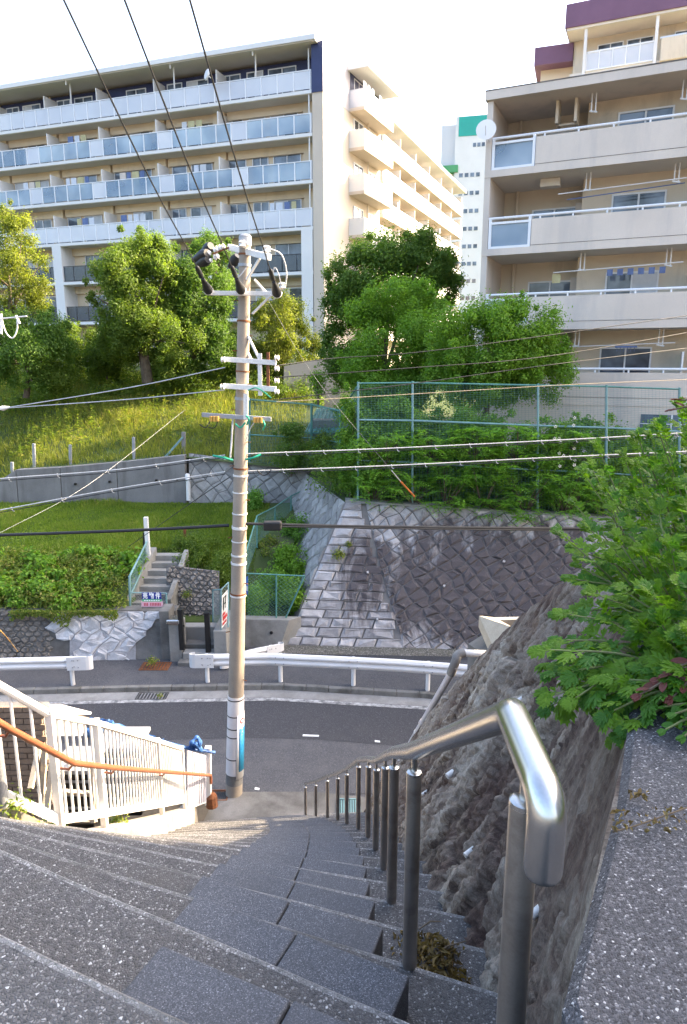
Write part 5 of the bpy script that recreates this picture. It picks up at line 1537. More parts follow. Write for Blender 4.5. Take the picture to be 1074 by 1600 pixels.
ring.add(vs, [(2 * i, 2 * ((i + 1) % n), 2 * ((i + 1) % n) + 1, 2 * i + 1) for i in range(n)]); ring.build('red_ring', red2, up)
# column of characters down the blue panel (white with red edges)
for i, dz in enumerate((-.17, -.24, -.31, -.38, -.45)):
    for (a0, a1, z0, z1, mm) in ((52, 66, -.022, .022, red2), (54, 64, -.015, .015, M['white_paint'])):
        mb = MB(); kk = .0015 if mm is red2 else .003
        vs = [pc + axis * (dz + z_) + (fwd * math.cos(R(a)) + side * math.sin(R(a))) * (rad + kk) for (a, z_) in ((a0, z0), (a1, z0), (a1, z1), (a0, z1))]
        mb.add(vs, [(0, 1, 2, 3)]); mb.build('character', mm, up)
for dz in (-.53, -.59, -.65):
    mb = MB(); vs = [pc + axis * (dz + z_) + (fwd * math.cos(R(a)) + side * math.sin(R(a))) * (rad + .002) for (a, z_) in ((54, -.018), (68, -.018), (68, .018), (54, .018))]
    mb.add(vs, [(0, 1, 2, 3)]); mb.build('character', M['white_paint'], up)
# bands
for py, m_, h in ((399, 'rust', .03), (417, 'grey_metal', .05), (503, 'rust', .03), (581, 'rust', .02), (625, 'grey_metal', .05), (733, 'rust', .03), (744, 'galv_white', .03), (826, 'galv_white', .05), (868, 'galv_white', .03), (881, 'galv_white', .04), (928, 'rust', .03), (931, 'galv_white', .03), (770, 'galv_white', .02), (803, 'galv_white', .02), (846, 'galv_white', .02)):
    a = pole(py); mb = MB(); mb.tube([a, a + axis * h], prad(a) + .012, 24); mb.build('band', M[m_], up, smooth=True)
# step bolts
for i, py in enumerate((470, 525, 548, 600, 640, 690, 727, 780, 838, 910, 985, 1060)):
    a = pole(py); sg_ = 1 if i % 2 else -1
    mb = MB(); mb.tube([a + V3((sg_ * prad(a) * .8, -.05, 0)), a + V3((sg_ * (prad(a) + .06), -.1, .0))], .009, 6); mb.build('step_bolt', M['rust'], up)
def arm(name, pa, pb_, w, h, m='galv_white'):
    mb = MB(); mb.beam(pa, pb_, w, h); return mb.build(name, M[m], up, bevel=.004)
arm('crossarm', at(359, 386, 12.75), at(421, 402, 11.85), .09, .10)
arm('crossarm', at(328, 458, 12.25), at(436, 459, 12.25), .08, .075)
arm('crossarm', at(349, 561, 12.2), at(432, 567, 12.2), .08, .085)
arm('crossarm', at(349, 603, 12.2), at(432, 608, 12.2), .08, .09)
arm('crossarm', at(316, 648, 12.2), at(424, 655, 12.2), .075, .075, 'grey_metal')
for (pa, qa) in (((406, 404, 12.1), (386, 437, 12.3)), ((398, 437, 12.4), (418, 459, 12.3)), ((424, 461, 12.2), (395, 490, 12.35)), ((386, 522, 12.35), (406, 562, 12.25)), ((386, 548, 12.4), (393, 562, 12.3))):
    mb = MB(); mb.beam(at(*pa), at(*qa), .04, .03); mb.build('brace', M['galv_white'], up)
mb = MB(); mb.beam(at(406, 552, 12.2), at(407, 618, 12.2), .07, .05, (0, 1, 0)); mb.build('rack', M['galv_white'], up)
mb = MB(); mb.beam(at(419, 550, 12.2), at(419, 606, 12.2), .05, .05, (0, 1, 0)); mb.build('rack', M['rust'], up)
mb = MB(); mb.beam(at(384, 615, 12.18), at(384, 655, 12.18), .07, .05, (0, 1, 0)); mb.build('rack', M['galv_white'], up)
def insulator(p, d, n=3, r=.065, l=.16):
    p = V3(p); d = V3(d).normalized(); mb = MB(); pts = []; rs = []
    for i in range(n):
        pts += [p + d * (l * i / n), p + d * (l * (i + .35) / n), p + d * (l * (i + .7) / n)]; rs += [r * .45, r, r * .6]
    mb.tube(pts, rs, 14); return mb.build('insulator', M['porcelain'], up, smooth=True)
for px, py, Y_ in ((379, 387, 12.2), (417, 395, 11.95), (441, 452, 12.2)):
    insulator(at(px, py, Y_), (0, 0, 1), 2, .07, .13)
for px, py in ((429, 559), (429, 576), (429, 595), (429, 612)):
    insulator(at(px, py, 12.15), (1, 0, 0), 2, .05, .10)
for px, py in ((353, 562), (352, 604)):
    insulator(at(px, py, 12.12), (-1, 0, .02), 2, .05, .1)
for px, py in ((335, 653), (403, 655)):
    for i in range(3):
        q = at(px - 5 + i * 5, py, 12.1); mb = MB(); mb.tube([q + V3((0, 0, -.06)), q + V3((0, 0, .03))], .028, 10); mb.build('clamp', M['yellow_clamp'], up, smooth=True)
# strain insulators of the three overhead lines, black hooded
lines = [((327, 456), (100, 0)), ((378, 456), (195, 0)), ((434, 461), (297, 0))]
OV = []
for i, ((ax_, ay_), (tx, ty)) in enumerate(lines):
    a = at(ax_, ay_, 12.2); t_ = at(tx, ty, 6.4); d = (t_ - a).normalized()
    mb = MB(); mb.tube([a, a + d * .06, a + d * .09], [.05, .085, .06], 14); mb.build('insulator', M['porcelain'], up, smooth=True)
    mb = MB(); mb.tube([a + d * .07, a + d * .12, a + d * .34, a + d * .55], [.08, .085, .05, .03], 12); mb.build('insulator_hood', M['black'], up, smooth=True)
    mb = MB(); mb.tube([a + d * .60, a + d * .64, a + d * .95, a + d * 1.0], [.02, .042, .036, .02], 10); mb.build('line_sleeve', M['black'], up, smooth=True)
    OV.append((a, d, t_))
# double hooded strain set to the upper left
for (pa, qa) in (((324, 395, 12.6), (304, 406, 12.9)), ((326, 405, 12.6), (309, 413, 12.9)), ((330, 384, 12.7), (318, 396, 12.9)), ((372, 400, 12.7), (360, 418, 12.8))):
    a, b = at(*pa), at(*qa); mb = MB(); mb.tube([a, a.lerp(b, .3), b], [.07, .10, .06], 10); mb.build('insulator_hood', M['black'], up, smooth=True)
for (pa) in ((329, 394), (331, 405), (342, 388), (342, 399), (351, 384)):
    insulator(at(pa[0], pa[1], 12.65), (-.8, .3, -.3), 2, .055, .12)
mb = MB(); mb.tube([at(332, 397, 12.6), at(360, 386, 12.7)], .015, 6); mb.build('link_rod', M['rust'], up)
# jumpers
def curve_pts(pts, n=24):
    P = [V3(p) for p in pts]; out = []
    ext = [P[0] * 2 - P[1]] + P + [P[-1] * 2 - P[-2]]
    for i in range(1, len(ext) - 2):
        p0, p1, p2, p3 = ext[i - 1:i + 3]
        for k in range(n):
            t_ = k / n; out.append(.5 * ((2 * p1) + (p2 - p0) * t_ + (2 * p0 - 5 * p1 + 4 * p2 - p3) * t_ * t_ + (3 * p1 - p0 - 3 * p2 + p3) * t_ ** 3))
    out.append(P[-1]); return out
for pts, m_, r_ in (([(421, 388, 11.9), (440, 398, 12.0), (448, 425, 12.1), (446, 448, 12.15)], 'cable_grey', .012), ([(425, 430, 12.1), (430, 418, 12.1), (436, 430, 12.1), (440, 448, 12.15)], 'cable_grey', .01), ([(385, 418, 12.2), (376, 430, 12.2), (370, 434, 12.2)], 'cable_grey', .01),
                    ([(368, 662, 12.1), (376, 668, 12.1), (384, 660, 12.1)], 'cable_green', .016), ([(386, 664, 12.1), (389, 654, 12.05), (385, 650, 12.1)], 'cable_green', .016), ([(411, 656, 12.05), (414, 664, 12.0), (411, 672, 12.05)], 'cable_green', .014),
                    ([(400, 656, 12.1), (390, 672, 12.2), (384, 690, 12.25)], 'cable_grey', .01), ([(388, 610, 12.15), (400, 606, 12.1), (412, 612, 12.1), (424, 622, 12.1)], 'cable_green', .012),
                    ([(330, 655, 12.1), (322, 668, 12.1), (312, 663, 12.1)], 'cable_black', .01), ([(342, 655, 12.1), (336, 668, 12.1), (326, 668, 12.1)], 'cable_black', .01),
                    ([(333, 712, 12.2), (350, 715, 12.15), (364, 719, 12.2)], 'cable_green', .02), ([(384, 718, 12.2), (396, 715, 12.15), (408, 710, 12.2)], 'cable_green', .02),
                    ([(402, 735, 12.3), (410, 742, 12.3), (418, 741, 12.3), (424, 734, 12.3)], 'cable_black', .012), ([(364, 655, 12.2), (362, 690, 12.2), (360, 715, 12.2)], 'cable_grey', .018)):
    mb = MB(); mb.tube(curve_pts([at(*p) for p in pts], 8), r_, 6); mb.build('jumper_wire', M[m_], up, smooth=True)
mb = MB(); mb.box(at(412, 826, 12.2).x, at(440, 826, 12.2).x, 12.15, 12.32, at(412, 829, 12.2).z, at(412, 815, 12.2).z)
ob_ = mb.build('splice_box', M['black'], None, bevel=.03); tag(ob_, 'black splice closure on the thick cable right of the pole', 'cable box')

M['tan_wire'] = mat('tan_wire', (.48, .38, .24), (.4, .31, .2), 8, .5)
# ---- wires: every wire is a thing
def wire(name, pts, r, m, label, group=None, n=20, lash=0, cat='wire'):
    mb = MB(); P = curve_pts(pts, n); mb.tube(P, r, 6, cap=False)
    if lash:
        t = thing(name, label, cat, P[0], group); mb.build('cable', M[m], t, smooth=True)
        low = [p - V3((0, 0, .045)) for p in P]
        mb = MB(); mb.tube(low, r * .7, 6, cap=False); mb.build('lashed_cable', M['cable_black'], t, smooth=True)
        L_ = 0; last = P[0]; 
        for a, b in zip(P[:-1], P[1:]):
            L_ += (b - a).length
            if L_ > lash:
                L_ = 0; mb = MB(); mb.tube([b + V3((0, 0, .02)), b - V3((-.02, 0, .05)), b - V3((-.05, 0, .06))], .008, 5); mb.build('hanger_ring', M['cable_grey'], t)
        return t
    o = mb.build(name, M[m], None, smooth=True); return tag(o, label, cat, group)
for i, (a, d, t_) in enumerate(OV):
    far = t_ + (t_ - a) * 2.6 + V3((0, 0, 1.0))
    wire('power_line', [a + d * 1.0, t_, far], .0095, 'cable_black', ('leftmost', 'middle', 'rightmost')[i] + ' of the three black power lines rising from the pole to the top edge', 'overhead power lines')
wr = 'communication cables strung along the road'
cg = .0115
wire('communication_cable', [at(-60, 757, 12.6), at(0, 748, 12.6), at(180, 734, 12.5), at(352, 711, 12.35)], cg, 'cable_grey', 'upper pale lashed cable left of the pole, across the concrete wall', wr, 30, .9)
wire('communication_cable', [at(-60, 806, 12.4), at(0, 797, 12.4), at(180, 764, 12.4), at(352, 737, 12.35)], cg, 'cable_grey', 'lower pale lashed cable left of the pole, over the lawn', wr, 30, .9)
wire('communication_cable', [at(386, 709, 12.35), at(620, 700, 12.6), at(940, 684, 12.9), at(1200, 668, 13.2)], cg, 'cable_grey', 'upper pale lashed cable right of the pole, across the hedge', wr, 30, .62)
wire('communication_cable', [at(388, 736, 12.35), at(620, 727, 12.6), at(900, 713, 12.9), at(1200, 700, 13.2)], cg, 'cable_grey', 'lower pale lashed cable right of the pole, across the hedge', wr, 30, .62)
th = 'thick black cables along the road'
wire('thick_cable', [at(-60, 837, 12.5), at(0, 836, 12.5), at(200, 829, 12.4), at(358, 821, 12.35)], .03, 'cable_black', 'thick black cable sagging across the lawn left of the pole', th)
wire('thick_cable', [at(378, 818, 12.35), at(600, 823, 12.6), at(980, 826, 12.9), at(1200, 822, 13.2)], .026, 'cable_black', 'thick black cable passing in front of the stone wall right of the pole', th)
wire('thin_cable', [at(440, 823, 12.3), at(700, 827, 12.6), at(980, 829, 12.9), at(1200, 826, 13.2)], .013, 'cable_black', 'thin black cable just under the thick one in front of the stone wall', th)
wire('service_wire', [at(-40, 646, 13.4), at(5, 638, 13.2), at(200, 606, 12.7), at(352, 574, 12.2)], .010, 'cable_grey', 'pale wire rising from the left edge to the pole crossarm, upper of two', 'service wires')
wire('service_wire', [at(5, 638, 13.2), at(200, 624, 12.7), at(352, 609, 12.2)], .010, 'cable_grey', 'pale wire rising from the left edge to the pole crossarm, lower of two', 'service wires')
mb = MB(); q = at(5, 638, 13.2); mb.tube([q + V3((-.1, 0, 0)), q, q + V3((.12, 0, .02))], [.02, .05, .02], 10); tag(mb.build('wire_joint', M['porcelain'], None, smooth=True), 'small white joint where two pale wires meet at the left edge', 'insulator')
wire('service_wire', [at(432, 628, 12.2), at(640, 616, 12.6), at(890, 601, 13), at(1150, 590, 13.5)], .007, 'tan_wire', 'tan wire running right from the pole in front of the tall fence', 'service wires')
wire('service_wire', [at(428, 572, 12.2), at(520, 560, 12.8), at(700, 545, 13.3), at(1140, 484, 15)], .009, 'cable_black', 'topmost thin black wire from the pole towards the right building', 'service wires')
wire('service_wire', [at(428, 590, 12.2), at(640, 575, 12.8), at(860, 556, 13.5), at(1140, 508, 15)], .009, 'cable_black', 'second thin black wire from the pole towards the right building', 'service wires')
wire('service_wire', [at(428, 625, 12.2), at(640, 600, 12.8), at(860, 570, 13.5), at(1140, 536, 15)], .009, 'cable_black', 'lowest thin black wire from the pole towards the right building', 'service wires')
wire('guy_wire', [at(400, 437, 12.3), at(500, 600, 15), at(612, 735, 18)], .004, 'grey_metal', 'pale guy wire slanting down from the pole top into the hedge', 'guy wires')
gw_ = MB(); gw_.tube([at(626, 752, 18.4), at(648, 776, 19.1)], .026, 8); tag(gw_.build('guy_guard', mat('orange_guard', (.5, .17, .04), (.42, .13, .03), 5, .5), None, smooth=True), 'orange guard on the guy wire in the hedge', 'wire guard')
gw_ = MB(); gw_.tube([at(612, 735, 18), at(626, 752, 18.4)], .012, 6); tag(gw_.build('guy_end', M['cable_grey'], None), 'short lower end of the guy wire above its orange guard', 'wire')
wire('guy_wire', [at(360, 745, 12.3), at(300, 785, 16), at(200, 855, 21)], .009, 'cable_black', 'thin dark wire slanting from the pole down to the white post', 'guy wires')
wire('guy_wire', [at(-10, 838, 13), at(140, 756, 15), at(290, 640, 19)], .0026, 'grey_metal', 'thin pale wire slanting over the left end of the concrete wall', 'guy wires')
wire('guy_wire', [at(-10, 975, 14), at(10, 995, 15), at(28, 1018, 16.5)], .012, 'yellow_clamp', 'orange wire end in front of the rubble wall at the left edge', 'guy wires')
# TV aerial at the left edge
ta = thing('aerial', 'white television aerial poking in at the left edge', 'aerial', at(2, 540, 11))
mb = MB(); mb.tube([at(0, 498, 11), at(42, 494, 11)], .012, 6); mb.build('boom', M['galv_white'], ta)
mb = MB(); mb.tube([at(2, 490, 11), at(2, 522, 11)], .02, 6); mb.build('mast', M['galv_white'], ta)
mb = MB(); mb.tube(curve_pts([at(3, 500, 11), at(10, 520, 11), at(20, 528, 11), at(27, 515, 11), at(27, 498, 11)], 8), .010, 6); mb.build('lead', M['porcelain'], ta)
mb = MB(); mb.tube([at(25, 493, 11), at(31, 506, 11)], .02, 6); mb.build('clamp', M['galv_white'], ta)

# ================================================================== FENCES
# ---- tall green wire fence on the stone wall
tf = thing('tall_fence', 'tall green wire mesh fence on top of the stone wall', 'fence', (4, 21.9, 4.1))
posts = [(560, 599, 784), (645, 598, 790), (841, 602, 806), (948, 604, 812), (1062, 608, 822)]
yf = lambda px: 21.95 - (px - 560) * .0017
TP = [at(px, t_, yf(px)) for px, t_, b_ in posts]; BP = [at(px, b_, yf(px)) for px, t_, b_ in posts]
for a, b in zip(TP, BP):
    mb = MB(); mb.tube([b - V3((0, 0, .2)), a], .038, 10); mb.build('post', M['fence_blue'], tf, smooth=True)
    mb = MB(); mb.tube([a, a + V3((0, 0, .05))], [.05, .035], 10); mb.build('post_cap', M['fence_green'], tf)
for i in range(4):
    for k_ in (1.0, .70, .36):
        mb = MB(); mb.tube([BP[i].lerp(TP[i], k_), BP[i + 1].lerp(TP[i + 1], k_)], .026 if k_ != .70 else .032, 8); mb.build('rail', M['fence_green'] if k_ == 1 else M['fence_blue'], tf)
    wire_grid('mesh', BP[i], BP[i + 1], TP[i + 1], TP[i], .11, .055, .0026, M['wire_green'], tf)
# left return of that fence, going back
bf = thing('tall_fence', 'further run of green wire fence behind the pole above the back wall', 'fence', (-3, 27.8, 4.3))
bp = [(390, 622, 735, 27.9), (487, 630, 738, 27.9), (532, 640, 742, 26.0), (560, 599, 784, 21.95)]
for i, (px, t_, b_, Y_) in enumerate(bp[:3]):
    mb = MB(); mb.tube([at(px, b_ + 4, Y_), at(px, t_, Y_)], .05, 8); mb.build('post', M['fence_green'], bf)
for (a, b) in zip(bp[:-1], bp[1:]):
    A0, A1 = at(a[0], a[2], a[3]), at(b[0], b[2], b[3]); B0, B1 = at(a[0], a[1], a[3]), at(b[0], b[1], b[3])
    for k_ in (.98, .5):
        mb = MB(); mb.tube([A0.lerp(B0, k_), A1.lerp(B1, k_)], .03, 8); mb.build('rail', M['fence_green'], bf)
    wire_grid('mesh', A0, A1, B1, B0, .12, .06, .0045, M['wire_green'], bf)
# low fence climbing in the nook
nf = thing('chain_link_fence', 'green chain link fence climbing the slope behind the pole', 'fence', at(380, 900, 21))
np_ = [(383, 905, 868, 20.6), (402, 850, 806, 22.5), (430, 822, 792, 24.5), (455, 800, 775, 26.3), (474, 792, 766, 27.2)]
for (px, b_, t_, Y_) in np_:
    mb = MB(); mb.tube([at(px, b_ + 6, Y_), at(px, t_, Y_)], .03, 8); mb.build('post', M['fence_green'], nf)
for a, b in zip(np_[:-1], np_[1:]):
    A0, A1, B0, B1 = at(a[0], a[1], a[3]), at(b[0], b[1], b[3]), at(a[0], a[2], a[3]), at(b[0], b[2], b[3])
    mb = MB(); mb.tube([B0, B1], .024, 8); mb.build('top_rail', M['fence_green'], nf)
    chain_link('mesh', A0, A1, B1, B0, .11, .003, M['wire_green'], nf)
# grey posts along the concrete wall top
gpn = 'grey posts along the concrete wall'
for i, (px, t_, b_, lab) in enumerate(((19, 722, 742, 'short grey post left of the concrete wall end'), (53, 693, 720, 'pale grey post above the left end of the concrete wall'), (110, 695, 738, 'grey post above the concrete wall, second joint'), (209, 683, 726, 'grey post midway along the concrete wall'), (287, 675, 705, 'thicker grey post with a brace near the right end of the concrete wall'))):
    b = at(px, b_, 28.0 if i < 4 else 28.4); a = at(px, t_, b.y)
    t = thing('fence_post', lab, 'post', b, gpn)
    mb = MB(); w = .11 if i < 4 else .15; mb.beam(b - V3((0, 0, .3)), a, w, w, (0, 1, 0)); mb.build('shaft', M['grey_metal'] if i < 4 else M['concrete'], t, bevel=.01)
    if i == 4:
        mb = MB(); mb.beam(at(286, 683, 28.3), at(257, 716, 27.9), .07, .07); mb.build('brace', M['fence_blue'], t)

# ---- white bar fence beside the steps
wf = thing('bar_fence', 'white painted bar fence with an orange handrail descending beside the steps', 'fence', FENCE[2])
H = 1.1
segs = [(1, 2), (2, 3), (3, 4), (4, 5)]
for i in (0, 1, 2, 3, 4, 5):
    p = FENCE[i]; mb = MB()
    if i == 1: mb.tube([p - V3((0, 0, .15)), p + V3((0, 0, H + .05))], .045, 14)
    else: mb.beam(p - V3((0, 0, .12)), p + V3((0, 0, H + .04)), .058, .058, (0, 1, 0))
    mb.build('post', M['grey_metal'] if i == 1 else M['white_paint'], wf, bevel=.006 if i != 1 else 0, smooth=(i == 1))
for (i, j) in [(0, 1)] + segs:
    a, b = FENCE[i], FENCE[j]
    d = (b - a); n = max(3, int(V3((d.x, d.y, 0)).length / .118))
    mb = MB()
    if i <= 1: mb.tube([a + V3((0, 0, H)), b + V3((0, 0, H))], .034, 10)
    else: mb.beam(a + V3((0, 0, H)), b + V3((0, 0, H)), .06, .05)
    mb.build('top_rail', M['white_paint'], wf)
    mb = MB(); mb.beam(a + V3((0, 0, .14)), b + V3((0, 0, .14)), .055, .07); mb.build('bottom_rail', M['white_paint'], wf)
    for k_ in range(1, n):
        p = a.lerp(b, k_ / n); mb = MB(); mb.tube([p + V3((0, 0, .14)), p + V3((0, 0, H))], .0125, 8); mb.build('bar', M['white_paint'], wf, smooth=True)
# orange handrail with brackets
OR = [at(-40, 1112, 4.3), at(0, 1136, 4.55), at(100, 1189, 4.98), at(168, 1197, 5.8), at(250, 1204, 8.2), at(322, 1210, 10.9)]
OR = [p + V3((.09, -.03, 0)) for p in OR]
mb = MB(); mb.tube(OR + [OR[-1] + V3((0, 0, -.16))], .026, 12); mb.build('handrail', M['orange_rail'], wf, smooth=True)
for p in OR[1:5]:
    mb = MB(); mb.tube([p, p + V3((-.05, .02, -.07)), p + V3((-.12, .02, -.06))], .011, 6); mb.build('bracket', M['orange_rail'], wf)
# end panel (grey sheet) and end post
e0 = FENCE[5]; e1 = FENCE[6]
ep = thing('end_gate', 'grey sheet metal panel with a white end post at the foot of the fence', 'gate', e0)
A0, A1 = at(292, 1262, 10.25), at(321, 1252, 10.9); B0, B1 = at(292, 1172, 10.25), at(321, 1180, 10.9)
mb = MB(); mb.add([A0, A1, B1, B0], [(0, 1, 2, 3)]); so = mb.build('sheet', mat('lavender_sheet', (.40, .40, .47), (.33, .33, .40), 2, .5, .03, 40), ep); mo = so.modifiers.new('s', 'SOLIDIFY'); mo.thickness = .02
mb = MB(); mb.beam(A0, A1, .04, .05); mb.build('bottom_rail', M['white_paint'], ep)
for k_ in range(1, 8):
    mb = MB(); mb.beam(A0.lerp(A1, k_ / 8) + V3((.015, -.015, 0)), B0.lerp(B1, k_ / 8) + V3((.015, -.015, 0)), .012, .012, (0, 1, 0)); mb.build('rib', M['grey_metal'], ep)
mb = MB(); mb.beam(at(326, 1256, 11.0), at(325, 1167, 11.0), .11, .11, (0, 1, 0)); mb.build('end_post', M['white_paint'], ep, bevel=.01)
mb = MB(); q = at(331, 1248, 11.0); mb.tube([q - V3((0, 0, .15)), q + V3((0, 0, .05)), q + V3((0, 0, .12))], [.11, .1, .05], 10); mb.build('rusty_foot', M['rust'], ep)

# ================================================================== STEEL HANDRAIL
hl = thing('handrail', 'stainless steel handrail on round posts running down the right side of the steps', 'handrail', POSTS[0])
CAPH = [1255, 1208, 1200, 1200, 1203, 1198, 1198, 1210, 1216, 1220, 1227, 1230]
RAILPT = []
for i, p in enumerate(POSTS):
    # the post top follows the photograph: about 0.75 m near the top, a little less below
    t_ = (CAPH[i] - 800) / FPX
    zc = EYE - p.y * (SP + t_ * CP) / (CP - t_ * SP)
    r = .0255
    mb = MB(); mb.tube([p - V3((0, 0, .1)), V3((p.x, p.y, zc))], r, 22); po = mb.build('post', M['steel_post'], hl, smooth=True)
    mb = MB(); c = V3((p.x, p.y, zc)); mb.tube([c - V3((0, 0, .002)), c + V3((0, 0, .006)), c + V3((0, 0, .010))], [r * 1.03, r * 1.0, r * .8], 22); mb.build('cap', M['steel'], po, smooth=True)
    rz = zc + (.055 if i else .075)
    mb = MB(); mb.tube([c, V3((p.x, p.y, rz))], .0095, 12); mb.build('stem', M['steel'], po, smooth=True)
    RAILPT.append(V3((p.x, p.y, rz + .028)))
rr_ = .0295
bend = V3((.312, 1.155, EYE - .637)); end = V3((.306, .905, EYE - .640))
RAILPT[0] = V3((.308, 1.0, EYE - .637))
path = [p for p in reversed(RAILPT[1:])] + [bend.lerp(RAILPT[1], .03), bend, bend.lerp(end, .08), bend.lerp(end, .80)] + [end + V3((0, .036 - .036 * math.sin(a_), -.036 + .036 * math.cos(a_))) for a_ in [k_ * math.pi / 16 for k_ in range(9)]] + [end + V3((0, 0, -.118)), end + V3((0, 0, -.128)), end + V3((0, 0, -.132))]
rad_ = [rr_] * (len(path) - 2) + [rr_ * .93, rr_ * .75]
mb = MB(); mb.tube(path, rad_, 28); mb.build('rail', M['steel'], hl, smooth=True)

# ---- drain pipe down the rock
dpp = thing('drain_pipe', 'pale grey drain pipe running down the rock edge to the road', 'pipe', at(575, 1285, 10.9))
def rockfront(px, py, Y_): return on_rock(px, py, .10)
pp = [rockfront(712, 1040, 7.85), rockfront(690, 1078, 8.15), rockfront(640, 1165, 9.0), rockfront(572, 1284, 10.6)]
mb = MB(); mb.tube([pp[0], pp[3]], .05, 16); mb.build('pipe', M['pipe'], dpp, smooth=True)
k1 = at(722, 1020, pp[0].y + .05); k0 = at(764, 1022, pp[0].y + .05)
mb = MB(); mb.tube([k0, k1], .05, 16); mb.build('pipe', M['galv_white'], dpp, smooth=True)
mb = MB(); mb.tube(curve_pts([at(726, 1020, pp[0].y + .05), at(716, 1023, pp[0].y + .03), at(712, 1034, pp[0].y), pp[0].lerp(pp[3], .04)], 6), .064, 14); mb.build('elbow', mat('old_elbow', (.24, .23, .21), (.17, .16, .15), 5, .7), dpp, smooth=True)
for k_ in (.32, .33):
    pass
q = pp[0].lerp(pp[3], .3); d = (pp[3] - pp[0]).normalized(); mb = MB(); mb.tube([q, q + d * .07], .06, 16); mb.build('collar', M['pipe'], dpp, smooth=True)
mb = MB(); q = pp[0].lerp(pp[3], .36); mb.tube([q, q + d * .03], .056, 16); mb.build('clip', M['galv_white'], dpp, smooth=True)

# ================================================================== YARD BELOW THE FENCE
yd = MB(); yd.grid(lambda a, b: (-14 + a * 11.4, 4.0 + b * 8.1, float(np.interp(4.0 + b * 8.1, [4, 6, 8, 10, 12.2], [3.6, 2.9, 1.5, .55, .02]))), 10, 16)
tag(yd.build('yard_ground', M['soil'], None, fix=False), None, None, None, 'structure')
bw = thing('brick_wall', 'beige brick wall seen through the left end of the bar fence', 'wall', at(20, 1200, 7.2))
bp0 = at(-70, 1260, 7.3); 
mb = MB(); mb.box(at(-70, 1200, 7.35).x, at(78, 1200, 7.35).x, 7.32, 7.5, 1.5, at(0, 1108, 7.32).z); mb.build('mortar', M['concrete_dark'], bw)
bm_ = mat('beige_brick', (.30, .22, .16), (.22, .16, .115), 6, .85, .2, 50)
xl, xr = at(-70, 1200, 7.3).x, at(78, 1200, 7.3).x; z = 1.9; row = 0; zt = at(0, 1112, 7.3).z
while z < zt:
    x = xl - (.11 if row % 2 else 0)
    while x < xr - .05:
        mb = MB(); mb.box(max(x, xl), min(x + .21, xr), 7.29, 7.33, z, z + .062); mb.build('brick', bm_, bw); x += .222
    z += .075; row += 1
# scrap: white boards, table frame, blue sheet and rope
def plank(p, q, w, th_, m, name, lab, cat, up=(0, 0, 1)):
    mb = MB(); mb.beam(p, q, w, th_, up); return tag(mb.build(name, m, None, bevel=.004), lab, cat)
plank(at(76, 1110, 7.9), at(118, 1108, 8.3), .55, .03, M['white_paint'], 'white_board', 'white board lying flat behind the bar fence', 'board')
plank(at(62, 1136, 7.6), at(132, 1136, 7.9), .04, .22, M['white_paint'], 'low_board', 'low white board standing behind the bar fence', 'board')
plank(at(118, 1118, 8.4), at(146, 1127, 8.9), .05, .05, M['bark'], 'timber_beam', 'dark timber beam beside the blue sheet', 'timber')
tb = thing('table_frame', 'old pale timber table frame behind the bar fence', 'table', at(100, 1285, 7.3))
for (a, b) in (((70, 1170, 6.8), (64, 1282, 6.8)), ((82, 1190, 6.8), (72, 1285, 6.6)), ((143, 1190, 7.4), (146, 1285, 7.2)), ((150, 1160, 7.8), (140, 1285, 7.6)), ((60, 1234, 6.9), (150, 1241, 7.4)), ((72, 1283, 6.7), (150, 1283, 7.3)), ((48, 1232, 6.6), (62, 1165, 6.9))):
    mb = MB(); mb.beam(at(*a), at(*b), .05, .05, (0, 1, 0)); mb.build('timber', mat('pale_timber', (.52, .44, .34), (.42, .35, .27), 8, .8) if 'pale_timber' not in MATS else MATS['pale_timber'], tb)
for (x0, x1, y, lab) in ((92, 140, 1250, 'large plastic crate, blackened to dim the gaps behind the bar fence'), (158, 215, 1215, 'storage crate further down, blackened to dim the gaps behind the bar fence')):
    Yc = {92: 7.6, 158: 8.2, 222: 9.6}[x0]; c0 = at(x0, y + 40, Yc); c1 = at(x1, y - (8 if x0 > 200 else 42), Yc)
    t = thing('crate', lab, 'crate', c0)
    mb = MB(); mb.box(c0.x, c1.x, Yc, Yc + .5, c0.z - .2, c1.z); mb.build('body', M['black_paint'], t, bevel=.02)  # oversized black body stands in for the dim space behind the bars
    for i in range(4):
        zz = c0.z + (c1.z - c0.z) * (i + .3) / 4; mb = MB(); mb.box(c0.x - .01, c1.x + .01, Yc - .015, Yc - .002, zz, zz + .03); mb.build('slat', M['grey_metal'], t)
    mb = MB(); mb.box(c0.x - .03, c1.x + .03, Yc - .03, Yc + .53, c1.z, c1.z + .05); mb.build('rim', M['grey_metal'], t)
M['tarp'] = mat('blue_tarp', (.05, .15, .38), (.035, .10, .28), 6, .5, .3, 25)
def tarp(pts, w, name, lab):
    P = curve_pts(pts, 10); mb = MB(); n = 7; vs = []
    for i, p in enumerate(P):
        for j in range(n):
            a = (j / (n - 1) - .5); vs.append(p + V3((.1 * math.sin(i * .9 + j), w * a, -.55 * w * abs(a) * 1.4 + .04 * math.sin(i * 1.3 + j * 2.1))))
    mb.add(vs, [(i * n + j, i * n + j + 1, (i + 1) * n + j + 1, (i + 1) * n + j) for i in range(len(P) - 1) for j in range(n - 1)])
    o = mb.build(name, M['tarp'], None, smooth=True); so = o.modifiers.new('s', 'SOLIDIFY'); so.thickness = .004
    return tag(o, lab, 'tarp')
tarp([at(148, 1124, 8.6), at(180, 1133, 9.0), at(215, 1145, 9.6), at(245, 1156, 10.0)], .15, 'tarp', 'blue tarp bundled along the top of the bar fence')
tarp([at(135, 1142, 8.3), at(150, 1138, 8.5), at(165, 1134, 8.8)], .12, 'tarp', 'small fold of blue tarp behind the white panel')
